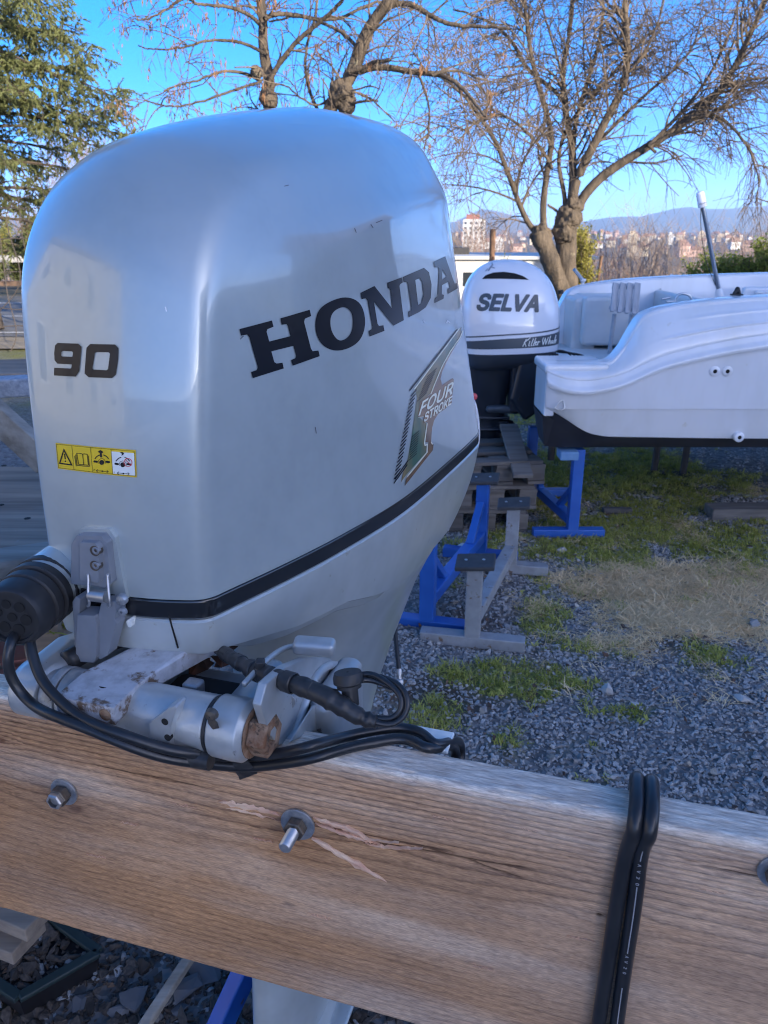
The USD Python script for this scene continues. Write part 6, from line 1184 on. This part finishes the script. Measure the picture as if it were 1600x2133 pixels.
# shrubs
bush_m = leafmat('shrub_leaf', (.22, .20, .035), (.46, .40, .10), .35); bush_d = leafmat('hedge_leaf', (.14, .18, .03), (.38, .40, .09), .35)
def bush(label, cat_, px, pw, ptop, y, zb0, mat, n, seed, lw=.03, group=None):
    r = np.random.default_rng(seed); c = at_y(px, ptop, y); z0 = zb0; rx = pw * y / FPX / 2; H_ = c[2] - z0
    t = thing('evergreen_shrub', label, cat_, (c[0], y, z0), group=group)
    st_ = []
    for k in range(16):
        a = r.uniform(0, 2 * np.pi); q = np.linspace(0, 1, 8)[:, None]; e = np.array([math.cos(a) * rx * .8 * r.uniform(.2, 1), math.sin(a) * rx * .8 * r.uniform(.2, 1), H_ * r.uniform(.75, 1.08)]); st_.append((q * e * [1, 1, 1] * np.c_[q, q, q ** .7] + r.normal(0, .02, (8, 3)), np.linspace(.02, .004, 8)))
    obj('stems', cat([tubes(p[None], q[None], 5) for p, q in st_]), bark, t)
    S = spawn(st_, 16, (.15, .4), .9, .3, .1, .4, .004, seed=seed + 1, n=6, t0=.1); P = S[0]
    i = r.integers(0, len(P), n); j = r.integers(1, 6, n); o = P[i, j] + r.normal(0, .035, (n, 3)); d = r.normal(size=(n, 3)) + [0, 0, .4]; d /= np.linalg.norm(d, axis=1, keepdims=True); s = np.cross(d, r.normal(size=(n, 3))); s /= np.linalg.norm(s, axis=1, keepdims=True); ll = r.uniform(.6, 1.2, n)[:, None] * lw * 1.9
    V = np.stack([o, o + d * ll * .5 + s * lw * .4, o + d * ll, o + d * ll * .5 - s * lw * .4], 1).reshape(-1, 3); b = np.arange(n)[:, None] * 4
    obj('leaves', (V, np.vstack([b + [0, 1, 2], b + [0, 2, 3]])), mat, t); obj('twigs', tubes(*S, 3), twig_d, t)
bush('yellow green shrub at the foot of the pollarded tree', 'shrub', 1222, 80, 495, 13.7, 0, bush_m, 8000, 400)
bush('yellowish shrub just left of the pollarded trunk behind the cowl', 'shrub', 1040, 60, 560, 15, -.2, bush_m, 3000, 405)
bush('bright green shrub behind the lamp pole of the boat', 'shrub', 1485, 110, 545, 12.5, 0, bush_d, 9000, 410)
bush('bright green hedge shrub at the right border of the picture', 'shrub', 1590, 120, 512, 11.8, 0, bush_d, 10000, 420)
bush('green shrub low behind the boat gunwale, right of the lamp pole', 'shrub', 1535, 70, 556, 12.2, 0, bush_d, 5000, 430)
def bare(label, px, ptop, y, w, seed, mat, per=1.0, name='bare_shrub', cat_='shrub'):
    r = np.random.default_rng(seed); c = at_y(px, ptop, y); z0 = float(terrain(c[0], y)); H_ = c[2] - z0; s = y / FPX
    t = thing(name, label, cat_, (c[0], y, z0), group='bare brown shrubs and young trees on the slope'); st_ = []
    for k in range(int(5 + w / 18)):
        a = r.uniform(0, 2 * np.pi); L = r.uniform(.75, 1.05) * H_; q = np.linspace(0, 1, 12)[:, None]; lean = r.uniform(.25, .75) * w * s
        st_.append((np.c_[np.cos(a) * lean * q ** 1.4, np.sin(a) * lean * q ** 1.4, L * q] + np.cumsum(r.normal(0, .012 * H_ / 3, (12, 3)), 0), np.linspace(.020, .006, 12) * H_ / 4))
    b1 = spawn(st_, 2.6 * per, (.16 * H_, .34 * H_), .75, .35, -.1, .5, .30 * s, seed=seed + 1, n=7, t0=.25, curl=.3); b2 = spawn(as_list(b1), 2.6 * per, (.08 * H_, .2 * H_), .8, .25, -.1, .6, .24 * s, seed=seed + 2, n=5, curl=.3)
    obj('stems', cat([tubes(p[None], q[None], 5) for p, q in st_]), mat, t); obj('twigs', cat([tubes(*b1, 3), tubes(*b2, 3)]), mat, t)
tw1 = M('bare_twig_red', (.26, .15, .11), .85, 0, (.34, .22, .16), 1.); tw2 = M('bare_twig_tan', (.33, .25, .17), .85, 0, (.24, .17, .12), 1.); tw3 = M('bare_twig_grey', (.20, .15, .12), .85, 0, (.28, .21, .17), 1.)
BL = ['tall reddish bare shrub right of the pollarded trunk', 'tan bare shrub rising behind the slatted seat', 'greyish bare shrub in front of the town, right of the slatted seat', 'low reddish bare shrub above the tarpaulined boat', 'tan bare young tree left of the lamp pole', 'grey brown bare shrub just behind the lamp pole',
      'reddish bare shrub beside the thin dark leaning post', 'tallest tan bare young tree between trunk and lamp pole', 'grey bare young tree behind the rusty post', 'reddish bare shrub between rusty post and pollarded trunk', 'tan bare shrub at the edge of the silver cowl', 'grey bare shrub directly left of the pollarded trunk', 'reddish bare young tree right of the lamp pole', 'tan bare young tree near the grey tower at right',
      'grey bare shrub at the right border above the hedge', 'small reddish bare shrub low beside the dark leaning post', 'small tan bare shrub low behind the boat gunwale', 'small grey bare shrub low beside the tarpaulined boat', 'low reddish bare shrub at the foot of the yellow green shrub', 'tan bare young tree behind the cedar', 'grey bare young tree at the left border under the cedar', 'reddish bare young tree above the left shoulder of the cowl', 'small bare tan sapling between cedar and cowl']
for k, (px, pt, y, w) in enumerate(((1300, 470, 28, 130), (1262, 520, 22, 90), (1345, 500, 24, 110), (1385, 520, 26, 100), (1420, 490, 32, 120), (1455, 515, 30, 90), (1240, 500, 34, 90), (1335, 455, 36, 110), (1010, 462, 40, 90), (1045, 480, 36, 80), (965, 500, 38, 70), (1085, 490, 44, 70), (1500, 495, 36, 110), (1560, 480, 42, 110), (1600, 500, 36, 90), (1290, 545, 20, 80), (1360, 550, 19, 90), (1410, 545, 21, 70), (1230, 555, 24, 60), (90, 340, 40, 120), (20, 420, 34, 120), (170, 300, 44, 90), (205, 255, 20, 40))):
    bare(BL[k], px, pt, y, w, 600 + 7 * k, (tw1, tw2, tw3)[k % 3], 1.0)
# far wood: many bare crowns that read as one mass
r_ = np.random.default_rng(9); n = 4200; yy = r_.uniform(34, 240, n); px = r_.uniform(-300, 1900, n); xx = (px - 800) / FPX * yy; zz_ = terrain(xx, yy); h = r_.uniform(3.5, 9, n)
b0 = np.c_[xx, yy, zz_]; P, R = [], []
for k in range(9):
    a = r_.uniform(0, 2 * np.pi, n); l = r_.uniform(.25, .75, n) * h; t = np.linspace(0, 1, 5)[None, :, None]; e = np.c_[np.cos(a) * l, np.sin(a) * l, h * r_.uniform(.6, 1.05, n)]
    P.append(b0[:, None] + e[:, None] * np.concatenate([t ** 1.5, t ** 1.5, t], 2) + r_.normal(0, .12, (n, 5, 3))); R.append((yy * .00020)[:, None] * np.linspace(1.5, .6, 5))
single('far_wood', tubes(np.vstack(P), np.vstack(R), 3), tw3, 'brown leafless wood filling the valley before the town', 'wood', kind='stuff')
# ------------------------------------------------------------------ left background: fence, road, rail
asphalt = M('road_asphalt', (.17, .165, .16), .9, 0, (.13, .128, .125), 1.2, detail=6, bump=.2, bscale=60, bdist=.004)
paint_w = M('road_paint', (.62, .61, .58), .7, 0, (.45, .45, .43), 6)
verge_m = M('sandy_verge', (.30, .25, .18), .9, 0, (.22, .18, .12), 2., bump=.3, bscale=20, bdist=.02)
def sheet(x0, x1, y0, y1, z): return (np.array([[x0, y0, z], [x1, y0, z], [x1, y1, z], [x0, y1, z]], float), np.array([[0, 1, 2], [0, 2, 3]]))
single('road', sheet(-60, -4.6, 11.6, 17.6, .030), asphalt, None, None, kind='structure')
single('verge', sheet(-60, -4.6, 10.4, 11.58, .026), verge_m, None, None, kind='structure'); single('verge', sheet(-60, -4.6, 17.62, 19.2, .028), verge_m, None, None, kind='structure')
for y_ in (12.0, 14.4, 17.1): single('road_marking', sheet(-60, -4.8, y_, y_ + .12, .036), paint_w, None, None, kind='structure')
FN = thing('wire_fence', 'loose rusty wire mesh fence between the yard and the road at far left', 'fence', (-6, 10.2, 0)); wire = M('fence_wire', (.10, .08, .065), .7, .4)
r_ = np.random.default_rng(12)
for k in range(17): x = -2.4 + .30 * k; obj('wire', pipe(np.array([[x + r_.normal(0, .03), r_.normal(0, .03), z] for z in np.linspace(.02, 2.0 + r_.uniform(-.1, .15), 7)]), .006, 24, 5), wire, FN)
for z in (.25, .62, 1.0, 1.38, 1.78): obj('wire', pipe(np.array([[x, r_.normal(0, .03), z + r_.normal(0, .05)] for x in np.linspace(-2.5, 2.6, 9)]), .006, 40, 5), wire, FN)
for k in range(7): x = -1.2 + .5 * k; obj('wire', pipe(np.array([[x, .02, .1], [x + .2, .02, .5], [x + .55, .02, .9], [x + .6, .02, 1.6], [x + .9, 0.02, 1.9]]) + r_.normal(0, .05, (5, 3)), .006, 30, 5), wire, FN)
for x in (-2.5, 2.6): obj('fence_post', cyl((x, 0, 0), (x, 0, 2.0), .03, sides=10), wire, FN, smooth=40)
GRL = thing('guard_rail', 'grey concrete and timber rail along the far side of the road at left', 'guard rail', (-10.5, 19.6, 0)); conc = M('pale_concrete', (.42, .40, .37), .85, 0, (.34, .32, .29), 3); brn = M('brown_rail', (.20, .12, .07), .7, 0, (.14, .09, .06), 5)
obj('rail', rbox(14, .18, .16, .01, (0, 0, .86)), conc, GRL, smooth=30); obj('rail', rbox(14, .14, .12, .01, (0, -.12, .30)), brn, GRL, smooth=30)
for k in range(8): obj('post', rbox(.22, .16, .80, .01, (-6.3 + 1.8 * k, .0, .40)), conc, GRL, smooth=30)
single('notice_board', cat([rbox(.9, .05, 1.5, .01, (0, 0, 1.25)), rbox(.07, .06, .6, .005, (-.35, 0, .30)), rbox(.07, .06, .6, .005, (.35, 0, .30))]), M('pale_green_board', (.50, .58, .52), .5), 'pale green board leaning beyond the road at the left border', 'board', xf=frame((-10.45, 20.6, 0), (1, .1, 0), z=(-.12, 0, 1)))
bush('dark green shrub on the bank beyond the road at left', 'shrub', 38, 90, 505, 23, 0, leafmat('dark_leaf', (.03, .045, .015), (.09, .10, .03), .25), 7000, 440, .05)
bush('olive shrub on the bank beyond the road at the left border', 'shrub', -20, 120, 480, 25, 0, bush_m, 7000, 450, .05)
bush('brown green shrub under the cedar at left', 'shrub', 75, 70, 470, 22, 0, leafmat('dull_leaf', (.08, .06, .03), (.16, .12, .06), .25), 6000, 460, .05)
# ------------------------------------------------------------------ poles and sheds behind the boat
rusty_pole = M('rusty_pole', (.24, .13, .075), .8, .1, (.14, .08, .05), 12, spots=((.30, .20, .13), 20, .6))
p = at_y(1030, 478, 15); gz = float(terrain(p[0], 15)); t = thing('steel_post', 'brown rusty post rising behind the white cowl', 'post', (p[0], 15, gz)); obj('tube', cyl((0, 0, 0), (-.03, 0, p[2] - gz), .052, sides=16), rusty_pole, t, smooth=40); obj('cap', cyl((-.03, 0, p[2] - gz), (-.03, 0, p[2] - gz + .01), .055, sides=16), rusty_pole, t, smooth=40)
p = at_y(1253, 534, 14); t = thing('steel_post', 'thin dark leaning post behind the boat, right of the shrub', 'post', (p[0] - .06, 14, 0)); obj('tube', cyl((0, 0, 0), (.06, 0, p[2]), .028, sides=12), rusty_pole, t, smooth=40); obj('cap', cyl((.06, 0, p[2]), (.06, 0, p[2] + .01), .03, sides=12), rusty_pole, t, smooth=40)
SH = thing('low_shed', 'long low white shed with flat roof beyond the yard', 'shed', (at_y(1050, 560, 24)[0], 26, float(terrain(2, 26))))
top = at_y(1050, 541, 24)[2] - float(terrain(2, 26)); shed_w = M('shed_wall', (.68, .66, .60), .8, 0, (.58, .56, .52), 1.5)
obj('wall', rbox(5.2, 4, top, .02, (0, 0, top / 2)), shed_w, SH); obj('roof', rbox(5.5, 4.3, .10, .02, (0, 0, top + .052)), M('shed_roof', (.50, .49, .46), .7), SH)
for k in range(5): obj('window', rbox(.5, .06, .4, .01, (-1.9 + k * .95, -2.0, top - .55)), glass_m, SH)
obj('chimney', rbox(.7, .4, .22, .03, (-1.2, 0, top + .2)), dk_wood, SH)
# windscreen frame and tarp on another boat far behind
TB = thing('covered_boat', 'boat under grey tarpaulin with a windscreen frame, behind the white boat', 'boat', (at_y(1440, 590, 9)[0], 9.2, 0))
def tb(px, py, y=9.0): return at_y(px, py, y) - np.array([at_y(1440, 590, 9)[0], 9.2, 0])
tarp = M('grey_tarp', (.20, .22, .26), .6, 0, (.28, .30, .34), 6, bump=.4, bscale=12, bdist=.02)
obj('tarpaulin', hull(np.array([tb(1370, 604), tb(1376, 592), tb(1394, 573), tb(1404, 575), tb(1440, 600), tb(1500, 604), tb(1380, 604, 10), tb(1396, 575, 10), tb(1495, 602, 10)])), tarp, TB)
for a, b in (((1396, 573), (1470, 600)), ((1406, 575), (1500, 594)), ((1420, 583), (1510, 596)), ((1396, 573), (1412, 602))): obj('frame_bar', cyl(tb(*a, 8.95), tb(*b, 8.9), .018, sides=8), M('pale_bar', (.5, .5, .5), .4, .5), TB)
obj('hull', hull(np.array([tb(1350, 606), tb(1560, 604), tb(1370, 660), tb(1540, 660), tb(1350, 606, 10.5), tb(1560, 604, 10.5), tb(1370, 660, 10.5), tb(1540, 660, 10.5)])), gel_dull, TB); obj('cradle', rbox(1.0, 1.2, .7, .03, tuple(np.array(tb(1450, 700)) * [1, 1, 0] + [0, .6, .36])), dk_wood, TB)
TH = thing('timber_house', 'brown house beyond the right border of the yard', 'building', (18, 14, 0), -50); hb = M('house_brown', (.20, .14, .10), .8, 0, (.15, .105, .08), 1.)
obj('wall', rbox(10, 7, 4.6, .03, (0, 0, 2.3)), hb, TH); obj('roof', hull([(x, y, z) for x in (-5.4, 5.4) for y, z in ((-4.0, 4.6), (4.0, 4.6), (0, 8.2))]), roof_m, TH)
for k in range(3): w_ = obj('window', rbox(1.2, .08, 1.3, .02, (-3 + 3 * k, -3.5, 2.2)), frame_w, TH); obj('pane', rbox(1.0, .02, 1.1, .005, (-3 + 3 * k, -3.55, 2.2)), glass_m, w_)
# ------------------------------------------------------------------ the town in the valley
plast = [M('plaster_' + n_, c_, .9, 0, tuple(x * .85 for x in c_), .2, rand=.12) for n_, c_ in (('white', (.60, .58, .54)), ('cream', (.52, .44, .32)), ('pink', (.46, .30, .24)), ('grey', (.36, .35, .34)), ('tan', (.42, .33, .24)))]
tile_m = M('roof_tile', (.24, .13, .095), .85, 0, (.19, .11, .085), .6, rand=.3); dwin = M('far_window', (.05, .055, .065), .3)
r_ = np.random.default_rng(14)
def tower(label, px0, px1, ptop, D, mat, floors, cols, roofcap=None, rot=-12):
    x = ((px0 + px1) / 2 - 800) / FPX * D * 1.03; W_ = (px1 - px0) / FPX * D * 1.03; z0 = float(terrain(x, D)); H_ = HC + (480 - ptop) / FPX * D * 1.03 - z0
    t = thing('apartment_block', label, 'building', (x, D, z0), rot); W_ *= .82
    obj('wall', rbox(W_, W_ * .8, H_, .1, (0, 0, H_ / 2)), mat, t); fh = (H_ - 1) / floors
    for f_ in range(floors):
        obj('balcony', rbox(W_ * .96, .9, .14, .02, (0, -W_ * .4 - .4, f_ * fh + .6)), plast[3], t) if f_ % 2 == 0 else None
        for c_ in range(cols): obj('window', rbox(W_ / cols * .45, .2, fh * .5, .03, (-W_ / 2 + (c_ + .5) * W_ / cols, -W_ * .4 - .02, f_ * fh + fh * .55)), dwin, t)
        for c_ in range(2): obj('window', rbox(.2, W_ * .2, fh * .5, .03, (W_ / 2 + .02, (c_ - .5) * W_ * .35, f_ * fh + fh * .55)), dwin, t)
    obj('roof', rbox(W_ * .6, W_ * .45, 3.2, .1, (-W_ * .08, 0, H_ + 1.5)), roofcap or mat, t)
tower('tall pale tower block with reddish roof house at the edge of the silver cowl', 947, 996, 460, 560, plast[0], 12, 4, M('brick_red', (.28, .11, .08), .85))
tower('slim cream block in the town, left of the bare shrubs', 1264, 1284, 486, 900, plast[1], 10, 3); tower('grey tower at the right border over the town', 1568, 1602, 470, 520, M('far_dark', (.10, .11, .13), .8), 9, 4)
tower('small yellowish block in the middle of the town', 1398, 1412, 484, 1300, plast[1], 9, 3); tower('wide grey block right of the lamp pole', 1528, 1552, 482, 1200, plast[3], 7, 5); tower('pale block left of the lamp pole', 1340, 1352, 487, 1300, plast[0], 8, 3); tower('beige block behind the pole lamp', 1432, 1452, 489, 1500, plast[4], 7, 4); tower('white block above the low shed', 1012, 1030, 496, 800, plast[0], 8, 3); tower('grey block left of the pollarded trunk', 1092, 1110, 484, 1500, plast[3], 8, 3)
def house(mat, D, x, w, h):
    z0 = float(terrain(x, D)); t = thing('town_house', 'small house with red tiled roof in the far town', 'house', (x, D, z0), float(r_.uniform(-40, 40)), group='small red roofed houses in the far town'); d_ = w * .8
    obj('wall', rbox(w, d_, h, .05, (0, 0, h / 2)), mat, t); obj('roof', hull([(-w * .55, -d_ * .58, h), (w * .55, -d_ * .58, h), (-w * .55, d_ * .58, h), (w * .55, d_ * .58, h), (-w * .3, 0, h + w * .32), (w * .3, 0, h + w * .32)]), tile_m, t)
    for c_ in (-.28, .0, .28): obj('window', rbox(w * .12, .2, h * .25, .02, (c_ * w, -d_ / 2 - .02, h * .6)), dwin, t)
    return t
protos_h = []
for k in range(6): D = [1150, 1300, 1000, 1500, 1700, 1400][k]; protos_h.append(house(plast[k % 5], D, (1000 + 95 * k - 800) / FPX * D, r_.uniform(12, 18), r_.uniform(7, 12)))
for k in range(150):
    D = r_.uniform(900, 3000); px = r_.uniform(935, 1640); x = (px - 800) / FPX * D; s_ = r_.uniform(.5, .95)
    copy_of(protos_h[k % 6], 'town_house', 'small house with red tiled roof in the far town', 'house', (x, D, float(terrain(x, D)) - .5), r_.uniform(-60, 60), 'small red roofed houses in the far town', (s_, s_, s_ * r_.uniform(.8, 1.5)))
# ------------------------------------------------------------------ air
hz = trimesh.creation.box((30000, 14500, 560)); hz.apply_translation((0, 5200, 280 - 130))
haze_m = usdkit.material(stage, '/World/Looks/haze_air', {'v': ('principled_volume', {'color': (.55, .74, 1.0), 'density': HAZE, 'anisotropy': .2})}, [], volume='v.volume')
single('haze', hz, haze_m, None, None, kind='stuff')
